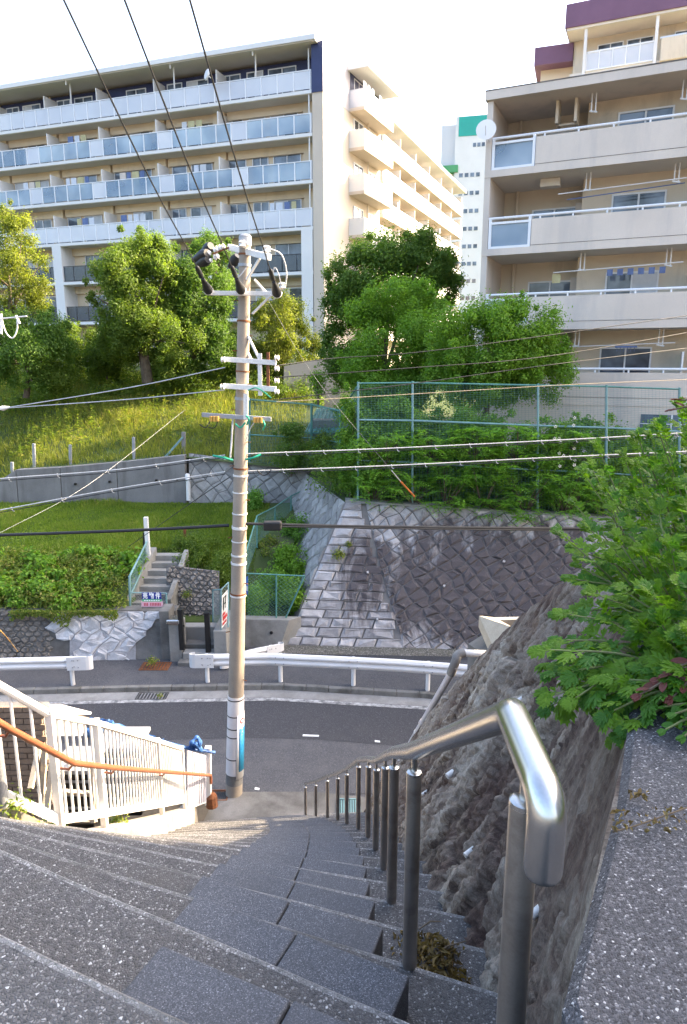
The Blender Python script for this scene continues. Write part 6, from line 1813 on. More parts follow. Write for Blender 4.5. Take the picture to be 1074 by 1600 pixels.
rp = MB(); rp.tube(curve_pts([at(225, 1149, 10.0), at(270, 1163, 10.5), at(300, 1170, 10.8), at(336, 1176, 11.0)], 8), .028, 7)
tag(rp.build('blue_rope', M['tarp'], None, smooth=True), 'blue rope stretched to the white end post', 'rope')
kn = MB()
kp = at(306, 1164, 10.8)
kn.tube(curve_pts([kp + V3((-.12, 0, -.1)), kp + V3((-.05, -.05, .08)), kp + V3((.04, .02, .13)), kp + V3((.08, -.04, 0)), kp + V3((-.04, .05, -.05)), kp + V3((.02, -.06, .05)), kp + V3((.1, 0, -.12))], 8), [.035 + .012 * math.sin(i) for i in range(49)], 7)
tag(kn.build('tarp_knot', M['tarp'], None, smooth=True), 'knot of blue tarp by the white end post', 'tarp')

# ================================================================== VEGETATION
M['leaf_tree'] = mat_leaf('tree_leaf', (.06, .115, .015), (.16, .225, .035), .46)
M['leaf_yel'] = mat_leaf('tree_leaf_yellowish', (.09, .135, .017), (.24, .26, .04), .48)
M['leaf_dark'] = mat_leaf('tree_leaf_dark', (.06, .125, .02), (.14, .23, .04), .46)
M['leaf_bright'] = mat_leaf('tree_leaf_bright', (.08, .175, .017), (.185, .33, .035), .45)
M['leaf_shrub'] = mat_leaf('shrub_leaf', (.06, .15, .022), (.19, .35, .05), .46)
M['leaf_sumac'] = mat_leaf('sumac_leaf', (.075, .185, .028), (.20, .39, .055), .46)
M['leaf_weed'] = mat_leaf('weed_leaf', (.07, .125, .016), (.20, .26, .04), .45, tint=(.30, .27, .08))
M['grass'] = mat_leaf('grass_blade', (.075, .135, .014), (.19, .26, .035), .45, tint=(.30, .27, .09))
M['grass_dry'] = mat_leaf('meadow_grass', (.10, .14, .018), (.25, .26, .05), .45, tint=(.40, .33, .13))
M['leaf_mug'] = mat_leaf('mugwort_leaf', (.12, .24, .016), (.31, .46, .045), .5, .5)
M['leaf_mug2'] = mat_leaf('mugwort_leaf_deep', (.06, .17, .02), (.16, .32, .035), .48, .5)
M['leaf_red'] = mat_leaf('reddish_leaf', (.13, .035, .03), (.26, .09, .07), .3, .5)

def norm(a): return a / (np.linalg.norm(a, axis=-1, keepdims=True) + 1e-9)
def leaf_arrays(P, N, size, aspect=.5, fold=.12, tdir=None):
    n = len(P)
    N = norm(N)
    t = rng.normal(size=(n, 3)) if tdir is None else tdir + rng.normal(size=(n, 3)) * .25
    t = norm(t - N * (t * N).sum(1, keepdims=True)); b = np.cross(N, t)
    s = np.asarray(size)[:, None] * np.ones((n, 1))
    base = P - t * s * .5; tip = P + t * s * .5 - N * s * .10
    l = P + b * s * aspect * .5 + N * s * fold; r = P - b * s * aspect * .5 + N * s * fold
    V = np.stack([base, r, tip, l], 1).reshape(-1, 3)
    i = np.arange(n)[:, None] * 4
    T = np.concatenate([i + [0, 1, 2], i + [0, 2, 3]], 1).reshape(-1, 3)
    lv = np.repeat(rng.random(n), 2)
    return V, T, lv
class Cloud:
    def __init__(s): s.V = []; s.T = []; s.l = []; s.n = 0
    def add(s, V, T, l): s.V.append(V); s.T.append(T + s.n); s.l.append(l); s.n += len(V)
    def obj(s, name, m, parent=None):
        V = np.concatenate(s.V); 
        if parent is not None: V = V - np.array(wloc(parent))
        return link(name, mesh_np(name, V, np.concatenate(s.T), np.concatenate(s.l)), m, parent)
def clump_leaves(cl, c, r, n, size, aspect=.5, flat=1.0, up=.35, shell=.4):
    d = norm(rng.normal(size=(n, 3))); rad = r * (shell + (1 - shell) * rng.random(n) ** .6) * (1 + .30 * rng.normal(size=n))
    P = np.array(c) + d * rad[:, None] * np.array([1, 1, flat])
    N = d + np.array([0, 0, up]) + rng.normal(size=(n, 3)) * .55
    cl.add(*leaf_arrays(P, N, size * rng.uniform(.65, 1.3, n), aspect))
def ell_clumps(c, rx, ry, rz, n, rmin, rmax, hollow=.45, lean=0):
    out = []
    while len(out) < n:
        d = norm(rng.normal(size=(1, 3)))[0]; q = hollow + (1 - hollow) * rng.random() ** .5
        p = np.array(c) + d * q * np.array([rx, ry, rz]); out.append((p, rng.uniform(rmin, rmax)))
    for _ in range(int(n * .45)):
        d = norm(rng.normal(size=(1, 3)))[0]; p = np.array(c) + d * rng.uniform(.98, 1.2) * np.array([rx, ry, rz]); out.append((p, rmin * rng.uniform(.35, .7)))
    return out
def tree(name, label, base, top, clumps, per, leaf, m, group=None, limbs=7, r0=.16, aspect=.5, cat='tree'):
    base = V3(base); t = thing(name, label, cat, base, group)
    cl = Cloud()
    for (c, r) in clumps: clump_leaves(cl, c, r, int(per * (r / .7) ** 1.6), leaf, aspect)
    cl.obj('crown', M[m], t)
    mb = MB(); top = V3(top)
    pts = [base - V3((0, 0, .3))] + [base.lerp(top, k) + V3((rnd.uniform(-.08, .08), rnd.uniform(-.08, .08), 0)) for k in (.2, .45, .7, 1)]
    mb.tube(pts, [r0 * 1.2, r0, r0 * .8, r0 * .6, r0 * .3], 9)
    sel = rnd.sample(clumps, min(limbs, len(clumps)))
    for (c, r) in sel:
        k = rnd.uniform(.25, .8); a = base.lerp(top, k); c = V3(c)
        mb.tube([a, a.lerp(c, .5) + V3((0, 0, .15)), c], [r0 * .45, r0 * .28, r0 * .08], 6)
    mb.build('trunk', M['bark'], t, smooth=True)
    return t
def px_ell(px, py, Y, rpx, rpy, ry):           # ellipsoid given by its picture box
    c = at(px, py, Y); k = ((Y * CP) / FPX)
    return (tuple(c), rpx * k, ry, rpy * k)
def px_tree(name, label, parts, basepx, Yb, per, leaf, m, group, r0=.16, aspect=.5, lim=7):
    cls = []
    for (px, py, Y, rx, rz, ry, n, rmin, rmax) in parts:
        c, a, b, h = px_ell(px, py, Y, rx, rz, ry); cls += ell_clumps(c, a, b, h, n, rmin, rmax)
    b = at(basepx[0], basepx[1], Yb); tp = at(parts[0][0], parts[0][1], parts[0][2])
    return tree(name, label, b, tp, cls, per * 2.4, leaf * .82, m, group, lim, r0, aspect)
TG = 'trees below the left apartment block'
px_tree('tree', 'bushy green tree with a thick trunk in front of the left block', [(215, 455, 34.5, 66, 80, 2.2, 46, .35, .75), (235, 400, 34.5, 30, 34, 1.0, 10, .3, .5), (245, 520, 34.3, 75, 44, 1.8, 30, .35, .6), (190, 530, 34.3, 40, 36, 1.4, 14, .3, .55)], (231, 588), 34.5, 560, .15, 'leaf_tree', TG, .24)
px_tree('tree', 'darker tree right beside the bushy one, left of the pole', [(312, 470, 36.5, 48, 80, 1.9, 40, .35, .75), (330, 400, 36.5, 32, 28, 1.0, 9, .3, .5), (305, 535, 35.8, 66, 44, 1.6, 30, .35, .6)], (300, 585), 36.5, 520, .15, 'leaf_dark', TG, .2)
px_tree('tree', 'tall pale yellowish tree at the left edge', [(12, 415, 35, 54, 72, 1.7, 34, .3, .6), (20, 345, 35, 20, 26, .7, 6, .25, .45), (55, 460, 34.5, 22, 30, 1.0, 8, .3, .5)], (20, 560), 35, 330, .14, 'leaf_yel', TG, .14)
px_tree('tree', 'low dark round tree at the left edge below the pale one', [(45, 545, 33, 62, 55, 1.9, 34, .35, .7), (85, 520, 33.5, 28, 34, 1.0, 9, .3, .5)], (40, 612), 33, 520, .14, 'leaf_dark', TG, .13)
px_tree('tree', 'sunlit yellow green tree just right of the pole', [(440, 515, 38, 46, 52, 1.8, 28, .35, .7), (475, 545, 38, 28, 34, 1.2, 10, .3, .5), (412, 560, 37.5, 34, 30, 1.3, 10, .3, .55)], (440, 600), 38, 460, .14, 'leaf_yel', TG, .14)
px_tree('tree', 'tall dark green tree with a ragged top in front of the rear wing', [(605, 450, 31.5, 84, 68, 2.2, 48, .35, .75), (655, 412, 31.5, 48, 42, 1.3, 18, .3, .6), (552, 520, 31.5, 44, 95, 1.6, 34, .35, .65), (700, 440, 31.5, 16, 34, .7, 6, .2, .4)], (600, 640), 31.5, 560, .15, 'leaf_dark', None, .22)
px_tree('tree', 'bright green domed tree behind the tall fence, left of the round one', [(622, 545, 27.5, 82, 98, 2.0, 60, .35, .7), (598, 620, 27, 70, 60, 1.6, 28, .3, .6)], (625, 690), 27.5, 620, .13, 'leaf_bright', None, .16)
px_tree('tree', 'bright round green tree against the right apartment block', [(775, 548, 24.0, 98, 76, 1.7, 70, .3, .6), (735, 585, 23.8, 62, 56, 1.3, 26, .3, .5), (842, 580, 24, 48, 44, 1.2, 18, .28, .5)], (742, 720), 24.0, 640, .115, 'leaf_bright', None, .14)

# shrubs: dense leaf mounds
def shrub(label, px, py, Y, rx, rz, ry, n, per, leaf, m, group=None, rmin=.2, rmax=.4, aspect=.5, name='shrub', root=None):
    c, a, b, h = px_ell(px, py, Y, rx, rz, ry)
    return tree(name, label, root or (c[0], c[1], c[2] - h * .9), c, ell_clumps(c, a, b, h, int(n * 1.3), rmin, rmax), per * 2.2, leaf * 1.0, m, group, 5, .035, aspect, 'shrub')
# fronds of sumac-like plants
def frond_cloud(cl, origin, d, L, n=7, w=.32):
    """pinnate leaf: pairs of leaflets along a drooping rib"""
    o = np.array(origin); d = np.array(d) / np.linalg.norm(d)
    side = np.cross(d, [0, 0, 1]); side /= np.linalg.norm(side) + 1e-9
    upv = np.cross(side, d)
    P = []; N = []; S = []; TD = []
    for i in range(n):
        k = (i + 1) / n; p = o + d * L * k - np.array([0, 0, 1]) * L * .35 * k * k
        l = L * w * (1.1 - .55 * k)
        for sg in (-1, 1):
            td = side * sg + d * .45 - np.array([0, 0, .18]); P.append(p + td * l * .5); N.append(upv + rng.normal(size=3) * .18); S.append(l); TD.append(td)
    P.append(o + d * L * 1.08 - np.array([0, 0, 1]) * L * .4); N.append(upv); S.append(L * w * .7); TD.append(d)
    V, T, lv = leaf_arrays(np.array(P), np.array(N), np.array(S), .36, .06, np.array(TD) * 4)
    cl.add(V, T, np.full(len(lv), rng.random()) * .7 + lv * .3)
def sumac(label, px, py, Y, rpx, rpz, n, group, L=.55):
    c, a, b, h = px_ell(px, py, Y, rpx, rpz, 1.0)
    t = thing('sumac_shrub', label, 'shrub', (c[0], c[1] + .2, c[2] - h), group)
    cl = Cloud(); mb = MB()
    for i in range(n):
        q = np.array(c) + np.array([rng.uniform(-a, a), rng.uniform(-.6, .3), rng.uniform(-h, h)])
        az = rng.uniform(0, 2 * math.pi)
        for k in range(rng.integers(3, 6)):
            z_ = az + k * 2.4; d = (math.cos(z_), math.sin(z_) - .35, rng.uniform(-.1, .45)); frond_cloud(cl, q, d, L * rng.uniform(.6, 1.1))
        mb.tube([(c[0], c[1] + .3, c[2] - h * 1.1), (V3(q) + V3((c[0], c[1] + .4, c[2] - h))) / 2, V3(q)], [.02, .015, .006], 5)
    cl.obj('foliage', M['leaf_sumac'], t); mb.build('stem', M['bark'], t)
    return t
HG = 'hedge plants along the top of the stone wall'
lab_h = ['at the left corner of the wall', 'behind the second fence post', 'below the bright domed tree', 'in the middle of the wall', 'under the round tree', 'right of the round tree', 'in front of the basement windows', 'near the right end of the wall', 'at the far right behind the foreground weeds']
spots = [(565, 715, 22.5, 36, 72), (615, 700, 22.7, 48, 78), (670, 712, 22.6, 50, 76), (730, 718, 22.4, 52, 76), (790, 722, 22.3, 52, 74), (850, 725, 22.2, 50, 74), (905, 728, 22.1, 48, 74), (960, 732, 22.0, 48, 74), (1030, 738, 21.9, 52, 76)]
for (px, py, Y, rx, rz), lb in zip(spots, lab_h):
    shrub('dense leafy shrub ' + lb, px, py, Y, rx, rz, .9, 34, 560, .10, 'leaf_shrub' if px % 20 else 'leaf_bright', HG, .22, .42)
for (px, py, Y, rx, rz, n), lb in zip([(585, 765, 21.75, 40, 22, 14), (650, 765, 21.6, 36, 28, 16), (700, 760, 21.5, 36, 40, 24), (760, 762, 21.4, 36, 42, 26), (825, 770, 21.3, 40, 40, 26), (890, 775, 21.2, 40, 40, 26), (950, 780, 21.1, 40, 40, 22), (680, 698, 21.7, 40, 30, 24), (600, 708, 21.75, 34, 38, 24), (745, 698, 21.55, 38, 32, 26), (815, 694, 21.5, 40, 32, 26), (880, 698, 21.4, 40, 32, 26)],
                                       ['hanging over the left end of the wall top', 'beside the orange wire guard', 'left of the wall middle', 'spilling over the middle of the wall', 'spilling over the wall right of the middle', 'below the white flowers', 'at the right end of the wall', 'reaching up the fence below the domed tree', 'climbing the fence between its first two posts', 'reaching up the fence below the gap in the trees', 'reaching up the fence under the round tree', 'around the white flowers']):
    sumac('sumac shrub with feathery leaves ' + lb, px, py, Y, rx, rz, n, HG)
for (px, py, Y, rx, rz), lb in zip([(120, 545, 37.5, 34, 36), (165, 560, 36.5, 26, 26), (85, 590, 34.0, 30, 16), (370, 560, 38.0, 26, 36), (275, 580, 35.2, 36, 18)], ['filling the gap below the white pilaster', 'at the foot of the bushy tree on its left', 'low, between the dark round tree and the meadow', 'just left of the pole below the crossarms', 'low, at the foot of the two middle trees']):
    shrub('wild green bush ' + lb, px, py, Y, rx, rz, 1.0, 22, 420, .12, 'leaf_tree', 'bushes under the trees of the left block', .3, .55)
# vine covered left end of the fence
shrub('green vine climbing the left end of the tall fence', 548, 690, 22.6, 20, 84, .45, 24, 420, .09, 'leaf_bright', HG, .18, .32, name='vine')
shrub('leafy vine column hanging on the wire fence behind the pole', 497, 600, 27.6, 10, 26, .3, 8, 300, .09, 'leaf_bright', None, .15, .28, name='vine')
shrub('conical dark shrub in front of the back fence', 455, 700, 27.3, 26, 38, .7, 16, 460, .09, 'leaf_dark', None, .2, .38)
shrub('low shrub left of the vine behind the wire fence', 505, 705, 26.8, 26, 30, .7, 12, 440, .09, 'leaf_tree', None, .2, .36)
# white flowers in the hedge
fl_t = thing('white_flowers', 'cluster of small white flowers in the hedge below the round tree', 'flowers', at(880, 690, 21.2))
cl = Cloud(); PP = np.array([at(rng.uniform(865, 905), rng.uniform(650, 735), rng.uniform(20.8, 21.3)) for _ in range(12)])
for p in PP:
    n = 5; ang = np.arange(n) * 2 * math.pi / n + rng.random()
    d = np.stack([np.cos(ang), np.zeros(n) - .1, np.sin(ang)], 1); cl.add(*leaf_arrays(p + d * .035, np.tile([0., -1, .2], (n, 1)), np.full(n, .05), .7, .1, d * 4))
cl.obj('petals', mat('petal', (.75, .72, .62), (.65, .6, .5), 5, .7), fl_t)

# nook by the stone wall
NK = 'shrubs in the nook left of the stone wall'
for (px, py, Y, rx, rz, m), lb in zip([(430, 915, 21.2, 34, 34, 'leaf_shrub'), (462, 880, 22.0, 32, 30, 'leaf_bright'), (415, 865, 22.8, 30, 24, 'leaf_weed'), (470, 835, 24.0, 30, 26, 'leaf_shrub'), (400, 940, 20.4, 20, 26, 'leaf_shrub'), (455, 930, 20.5, 20, 24, 'leaf_bright'), (425, 830, 25.0, 30, 16, 'leaf_dark'), (395, 790, 26.6, 24, 18, 'leaf_shrub')],
                                      ['behind the green chain link panel', 'against the stone wall corner', 'beside the climbing fence', 'high in the nook by the return wall', 'low beside the pole', 'at the foot of the slanting fence post', 'dark, in the shade of the nook', 'just right of the pole at the back of the lawn']):
    shrub('leafy shrub ' + lb, px, py, Y, rx, rz, .6, 16, 420, .085, m, NK, .18, .34)
for (px, py, Y, rx, rz), lb in zip([(310, 880, 21.6, 38, 28), (345, 890, 21.2, 18, 26), (292, 860, 22.2, 26, 20), (320, 855, 22.6, 30, 16)], ['above the small rubble wall', 'between the rubble wall and the pole', 'right beside the garden steps', 'on the lawn edge behind the rubble wall']):
    shrub('green shrub ' + lb, px, py, Y, rx, rz, .5, 14, 420, .075, 'leaf_tree', 'shrubs beside the garden steps', .16, .3)
# ground cover on the bank left of the garden steps
cl = Cloud()
for _ in range(330):
    x = rng.uniform(-15, -6.5); y = 18.95 + 2.5 * rng.random(); r_ = rng.uniform(.18, .42) * (1.15 - .25 * (y - 19) / 2.5)
    z0 = float(np.interp(y, [18.7, 19.0, 20.5, 21.6, 27.4], [1.4, 1.5, 2.15, 2.45, 2.97]))
    clump_leaves(cl, (x, y, z0 + rng.uniform(.02, .22)), r_, int(420 * r_), .11, .42, .8, .5)
n = 5000; X = rng.uniform(-15, -6.4, n); Yy = rng.uniform(18.8, 21.7, n); Pz = np.interp(Yy, [18.7, 19.0, 20.5, 21.6, 27.4], [1.4, 1.5, 2.15, 2.45, 2.97]) + .2 * rng.random(n)
cl.add(*leaf_arrays(np.stack([X, Yy, Pz], 1), np.stack([rng.normal(size=n) * .6, -.5 + rng.normal(size=n) * .6, np.full(n, .9)], 1), .09 * rng.uniform(.6, 1.4, n), .45))
n = 2600                                                                     # trailing over the wall edge
X = rng.uniform(-9.6, -6.5, n); dz = rng.random(n) ** 1.5
sag = .15 + .55 * np.clip(fbm(X * 2.1, X * 0 + 1, X * 0, 3) - .3, 0, 1) * 2
P = np.stack([X, 18.62 - .15 * rng.random(n), 1.62 - dz * sag], 1)
cl.add(*leaf_arrays(P, np.stack([rng.normal(size=n) * .5, -1 + rng.normal(size=n) * .3, .3 + rng.normal(size=n) * .3], 1), .07 * rng.uniform(.6, 1.3, n), .5))
c2_ = Cloud()
for _ in range(75):
    x = rng.uniform(-13, -6.5); y = 18.8 + 2.4 * rng.random(); z0 = float(np.interp(y, [18.7, 19.0, 20.5, 21.6, 27.4], [1.4, 1.5, 2.15, 2.45, 2.97]))
    clump_leaves(c2_, (x, y, z0 + rng.uniform(.15, .42)), rng.uniform(.16, .34), 70, .15, .6, .8, .5)
tag(c2_.obj('ground_cover', M['leaf_bright']), 'broad leaved creeper clumps scattered on the bank above the painted wall', 'ground cover', None, 'stuff')
o = cl.obj('ground_cover', M['leaf_weed']); tag(o, 'tangled green ground cover on the bank above the painted wall', 'ground cover', None, 'stuff')

# grass
def grass(name, label, n, x0, x1, y0, y1, zf, hmin, hmax, w, m, patch=None, cat='grass'):
    X = rng.uniform(x0, x1, n); Yv = rng.uniform(y0, y1, n)
    Zv = zf(X, Yv)
    pt_ = fbm(X * .7 + 9, Yv * .7, np.full(n, 1.7), 4)
    hgt = (hmin + (hmax - hmin) * np.clip((pt_ - .3) * 2.2, 0, 1) * rng.random(n) ** .7)
    az = rng.uniform(0, 2 * math.pi, n); lean = rng.normal(size=(n, 2)) * .35
    dx = np.cos(az) * w; dy = np.sin(az) * w
    b0 = np.stack([X - dx, Yv - dy, Zv - .02], 1); b1 = np.stack([X + dx, Yv + dy, Zv - .02], 1)
    mid0 = np.stack([X - dx * .7 + lean[:, 0] * hgt * .4, Yv - dy * .7 + lean[:, 1] * hgt * .4, Zv + hgt * .6], 1); mid1 = mid0 + np.stack([dx * 1.4, dy * 1.4, dx * 0], 1)
    tp = np.stack([X + lean[:, 0] * hgt, Yv + lean[:, 1] * hgt, Zv + hgt], 1)
    V = np.stack([b0, b1, mid1, mid0, tp], 1).reshape(-1, 3); i = np.arange(n)[:, None] * 5
    T = np.concatenate([i + [0, 1, 2], i + [0, 2, 3], i + [3, 2, 4]], 1).reshape(-1, 3)
    lv = np.repeat(np.clip(rng.random(n) * .75 + (pt_ - .45) * .6, 0, 1), 3)
    return tag(link(name, mesh_np(name, V, T, lv), M[m]), label, cat, None, 'stuff')
def zgrid(fn, x0, x1, y0, y1, k=60):
    gx = np.linspace(x0, x1, k); gy_ = np.linspace(y0, y1, k); G = np.array([[fn(x, y) for x in gx] for y in gy_])
    def f(X, Yv):
        u = np.clip((X - x0) / (x1 - x0) * (k - 1), 0, k - 1.001); v = np.clip((Yv - y0) / (y1 - y0) * (k - 1), 0, k - 1.001)
        i = u.astype(int); j = v.astype(int); fu = u - i; fv = v - j
        return G[j, i] * (1 - fu) * (1 - fv) + G[j, i + 1] * fu * (1 - fv) + G[j + 1, i] * (1 - fu) * fv + G[j + 1, i + 1] * fu * fv
    return f
zl = zgrid(lawn_z, -17, -3.0, 21.0, 27.3); zm = zgrid(meadow_z, -30, -1.6, 27.8, 42)
grass('grass', 'short green grass of the sloping lawn across the road', 95000, -17, -3.0, 21.2, 27.25, zl, .05, .38, .011, 'grass')
grass('grass', 'tall yellow green meadow grass on the slope above the concrete wall', 75000, -30, -1.8, 27.9, 41, zm, .15, .75, .014, 'grass_dry')
grass('grass', 'rough grass on the hillside behind the speckled coping at the right', 26000, 1.9, 8.2, -2.0, 3.4, lambda X, Yv: np.full(len(X), EYE - .93) + .4 * (X - 1) / 33, .08, .4, .006, 'grass')
# tall weeds with leafy stalks on the meadow
cl = Cloud()
for (px, py, Y, n) in [(int(rng.uniform(10, 355)), None, rng.uniform(29, 34), 3) for _ in range(150)]:
    x = at(px, 640, Y).x + rng.normal() * .4; z0 = float(zm(np.array([x]), np.array([Y]))[0]); h = rng.uniform(.6, 1.25)
    k = 22; tt = rng.random(k); az = rng.uniform(0, 2 * math.pi, k)
    P = np.stack([x + np.cos(az) * .12 * (1.1 - tt), Y + np.sin(az) * .12 * (1.1 - tt), z0 + .15 + tt * h], 1)
    td = np.stack([np.cos(az), np.sin(az), .5 + 0 * az], 1)
    cl.add(*leaf_arrays(P, np.stack([np.cos(az) * -.4, np.sin(az) * -.4, np.ones(k)], 1), .19 * rng.uniform(.7, 1.3, k) * (1.15 - .6 * tt), .3, .06, td * 4))
tag(cl.obj('tall_weeds', M['leaf_weed']), 'tall leafy weeds standing in the sunlit meadow', 'weeds', None, 'stuff')
cl = Cloud()
for _ in range(210):
    px = rng.uniform(-10, 500); Y = rng.uniform(34.5, 43); x = at(px, 590, Y).x; z0 = meadow_z(x, Y)
    clump_leaves(cl, (x, Y, z0 + rng.uniform(.2, .5) + max(0, Y - 38) * .32 * rng.random()), rng.uniform(.4, .85), 260, .12, .5, .85)
tag(cl.obj('undergrowth', M['leaf_tree']), 'dense low undergrowth below the trees of the left block', 'undergrowth', None, 'stuff')
# undergrowth on the terrace behind the fence
cl = Cloud()
for _ in range(90):
    px = rng.uniform(500, 1074); Y = rng.uniform(22.6, 26.5); x = at(px, 690, Y).x
    if x > 5 and Y > 25.0: continue
    z0 = terr_z(x, Y); clump_leaves(cl, (x, Y, z0 + rng.uniform(.2, .9)), rng.uniform(.35, .65), 200, .12, .5, .9)
tag(cl.obj('undergrowth', M['leaf_dark']), 'dark undergrowth behind the tall fence', 'undergrowth', None, 'stuff')
# weeds in wall joints and by the fence
def tuft(label, px, py, Y, r, n, leaf, m):
    p = at(px, py, Y); t = thing('weed_tuft', label, 'weed', p - V3((0, 0, r * .6))); cl = Cloud(); clump_leaves(cl, p, r, n, leaf, .4, .8, .8, .2)
    cl.obj('foliage', M[m], t); return t
def on_wall(px, py):
    lo_, hi_ = 17.0, 24.0
    for _ in range(40):
        mid = (lo_ + hi_) / 2
        if (at(px, py, mid) - cb).dot(NWl) > 0: lo_ = mid
        else: hi_ = mid
    return lo_ - .08
tuft('yellow green weed growing out of the stone wall corner courses', 530, 866, on_wall(530, 866), .24, 420, .07, 'leaf_weed')
tuft('small green weed at the top of the wall corner tuft', 545, 850, on_wall(545, 850), .14, 160, .06, 'leaf_weed')
tuft('weed tuft growing by the rusty drain cover', 238, 1032, 17.95, .16, 160, .07, 'grass')
tuft('little weed in the gutter grating', 250, 1087, 16.35, .09, 60, .05, 'grass')
tuft('patch of grass on the kerb behind the pole', 372, 1012, 18.9, .2, 220, .07, 'grass')
tuft('weed growing on the small rubble wall', 292, 928, 20.2, .16, 160, .06, 'leaf_weed')
tuft('mossy weeds at the left foot of the bar fence', 12, 1268, 4.75, .20, 420, .045, 'leaf_weed')
tuft('weeds under the bar fence bottom rail', 85, 1290, 5.2, .14, 240, .04, 'leaf_weed')
tuft('weeds below the bar fence further down', 182, 1283, 6.6, .14, 200, .045, 'leaf_weed')

# ---- foreground mugwort: every leaf an object, one leaf mesh for each size class
def mug_leaf_mesh(seed, lobes=3):
    r_ = random.Random(seed); V = []; F = []
    def kite(o, d, l, w, z=0.0):
        o = V3(o); d = V3(d).normalized(); s = V3((-d.y, d.x, 0))
        n0 = len(V); V.extend([o, o + d * l * .5 + s * w + V3((0, 0, .02 * l)), o + d * l + V3((0, 0, -.12 * l + z)), o + d * l * .5 - s * w + V3((0, 0, .02 * l))]); F.extend([(n0, n0 + 3, n0 + 2), (n0, n0 + 2, n0 + 1)])
        # side teeth
    def lobe(o, d, l, w):
        kite(o, d, l, w)
        d = V3(d).normalized()
        for sg in (-1, 1):
            a = Matrix.Rotation(sg * .62, 3, 'Z') @ d; kite(V3(o) + d * l * .38, a, l * .46, w * .5)
    # petiole and rib
    n0 = len(V); V.extend([V3((-.015, 0, 0)), V3((.015, 0, 0)), V3((.02, .55, .02)), V3((-.02, .55, .02))]); F.append((n0, n0 + 1, n0 + 2, n0 + 3))
    for i in range(lobes):
        y = .22 + .22 * i; l = (.34, .42, .40)[i % 3] * r_.uniform(.88, 1.12); ang = .95 - .18 * i
        for sg in (-1, 1): lobe((0, y, .012), (sg * math.sin(ang), math.cos(ang), 0), l * 1.05, l * .25)
    lobe((0, .5, .012), (0, 1, 0), .52, .14)
    me_ = bpy.data.meshes.new('leaf'); me_.from_pydata([tuple(v - V3((0, 0, .22 * v.y * v.y))) for v in V], [], F)
    return me_
LEAFM = []
for i in range(5):
    me_ = mug_leaf_mesh(i); me_.materials.append(M['leaf_mug'] if i % 2 == 0 else M['leaf_mug2']); LEAFM.append(me_)
round_leaf = bpy.data.meshes.new('leaf')
vs = []; fs = []
for i in range(9):
    t_ = i / 8; w = .26 * math.sin(math.pi * t_) ** .7; vs += [(-w, t_, -.15 * t_ * t_ + .05 * (w > 0)), (0, t_, -.15 * t_ * t_), (w, t_, -.15 * t_ * t_ + .05 * (w > 0))]
for i in range(8):
    a = i * 3; fs += [(a, a + 1, a + 4, a + 3), (a + 1, a + 2, a + 5, a + 4)]
round_leaf.from_pydata(vs, [], fs); round_leaf.materials.append(M['leaf_red'])
def put_leaf(mesh, parent, p, d, up, size):
    d = V3(d).normalized(); x = d.cross(V3(up)).normalized(); z = x.cross(d)
    rot = Matrix((x, d, z)).transposed()
    o = bpy.data.objects.new('leaf', mesh); COL.objects.link(o); o.parent = parent
    o.matrix_basis = Matrix.LocRotScale(V3(p) - parent.location, rot.to_quaternion(), V3((size, size, size)))
def mug_stem(t, root, tip, sag, size, mb, spacing=.034, start=.12, meshes=LEAFM):
    root = V3(root); tip = V3(tip); mid = root.lerp(tip, .5) + V3(sag)
    P = curve_pts([root, mid, tip], 12); mb.tube(P, [.0045 * (1 - .75 * i / len(P)) + .001 for i in range(len(P))], 5)
    L_ = 0; tot = sum((b - a).length for a, b in zip(P[:-1], P[1:])); nxt = tot * start; az = rnd.uniform(0, 6.28)
    for a, b in zip(P[:-1], P[1:]):
        seg = (b - a).length
        while nxt <= L_ + seg:
            p = a.lerp(b, (nxt - L_) / seg); d = (b - a).normalized(); k = nxt / tot
            s = V3((math.cos(az), math.sin(az), 0)); s = (s - d * s.dot(d)).normalized()
            open_ = 1.1 - .75 * max(0, (k - .6) / .4)
            dd = (s * open_ + d * (.55 + .6 * k) + V3((0, 0, .12))).normalized()
            put_leaf(rnd.choice(meshes), t, p, dd, V3((0, 0, 1)) + d * .6 + V3((rnd.uniform(-.55, .55), rnd.uniform(-.8, .2), 0)), size * rnd.uniform(.55, 1.3) * (1 - .42 * k ** 3))
            az += 2.4 + rnd.uniform(-.3, .3); nxt += spacing * rnd.uniform(.8, 1.25)
        L_ += seg
    for i in range(5):
        a = i * 1.26; dd = (P[-1] - P[-2]).normalized() + V3((math.cos(a), math.sin(a), .1)) * .45
        put_leaf(rnd.choice(meshes), t, P[-1], dd, V3((0, -.3, 1)), size * .55)
MG = 'mugwort weeds growing on the wall top at the right edge'
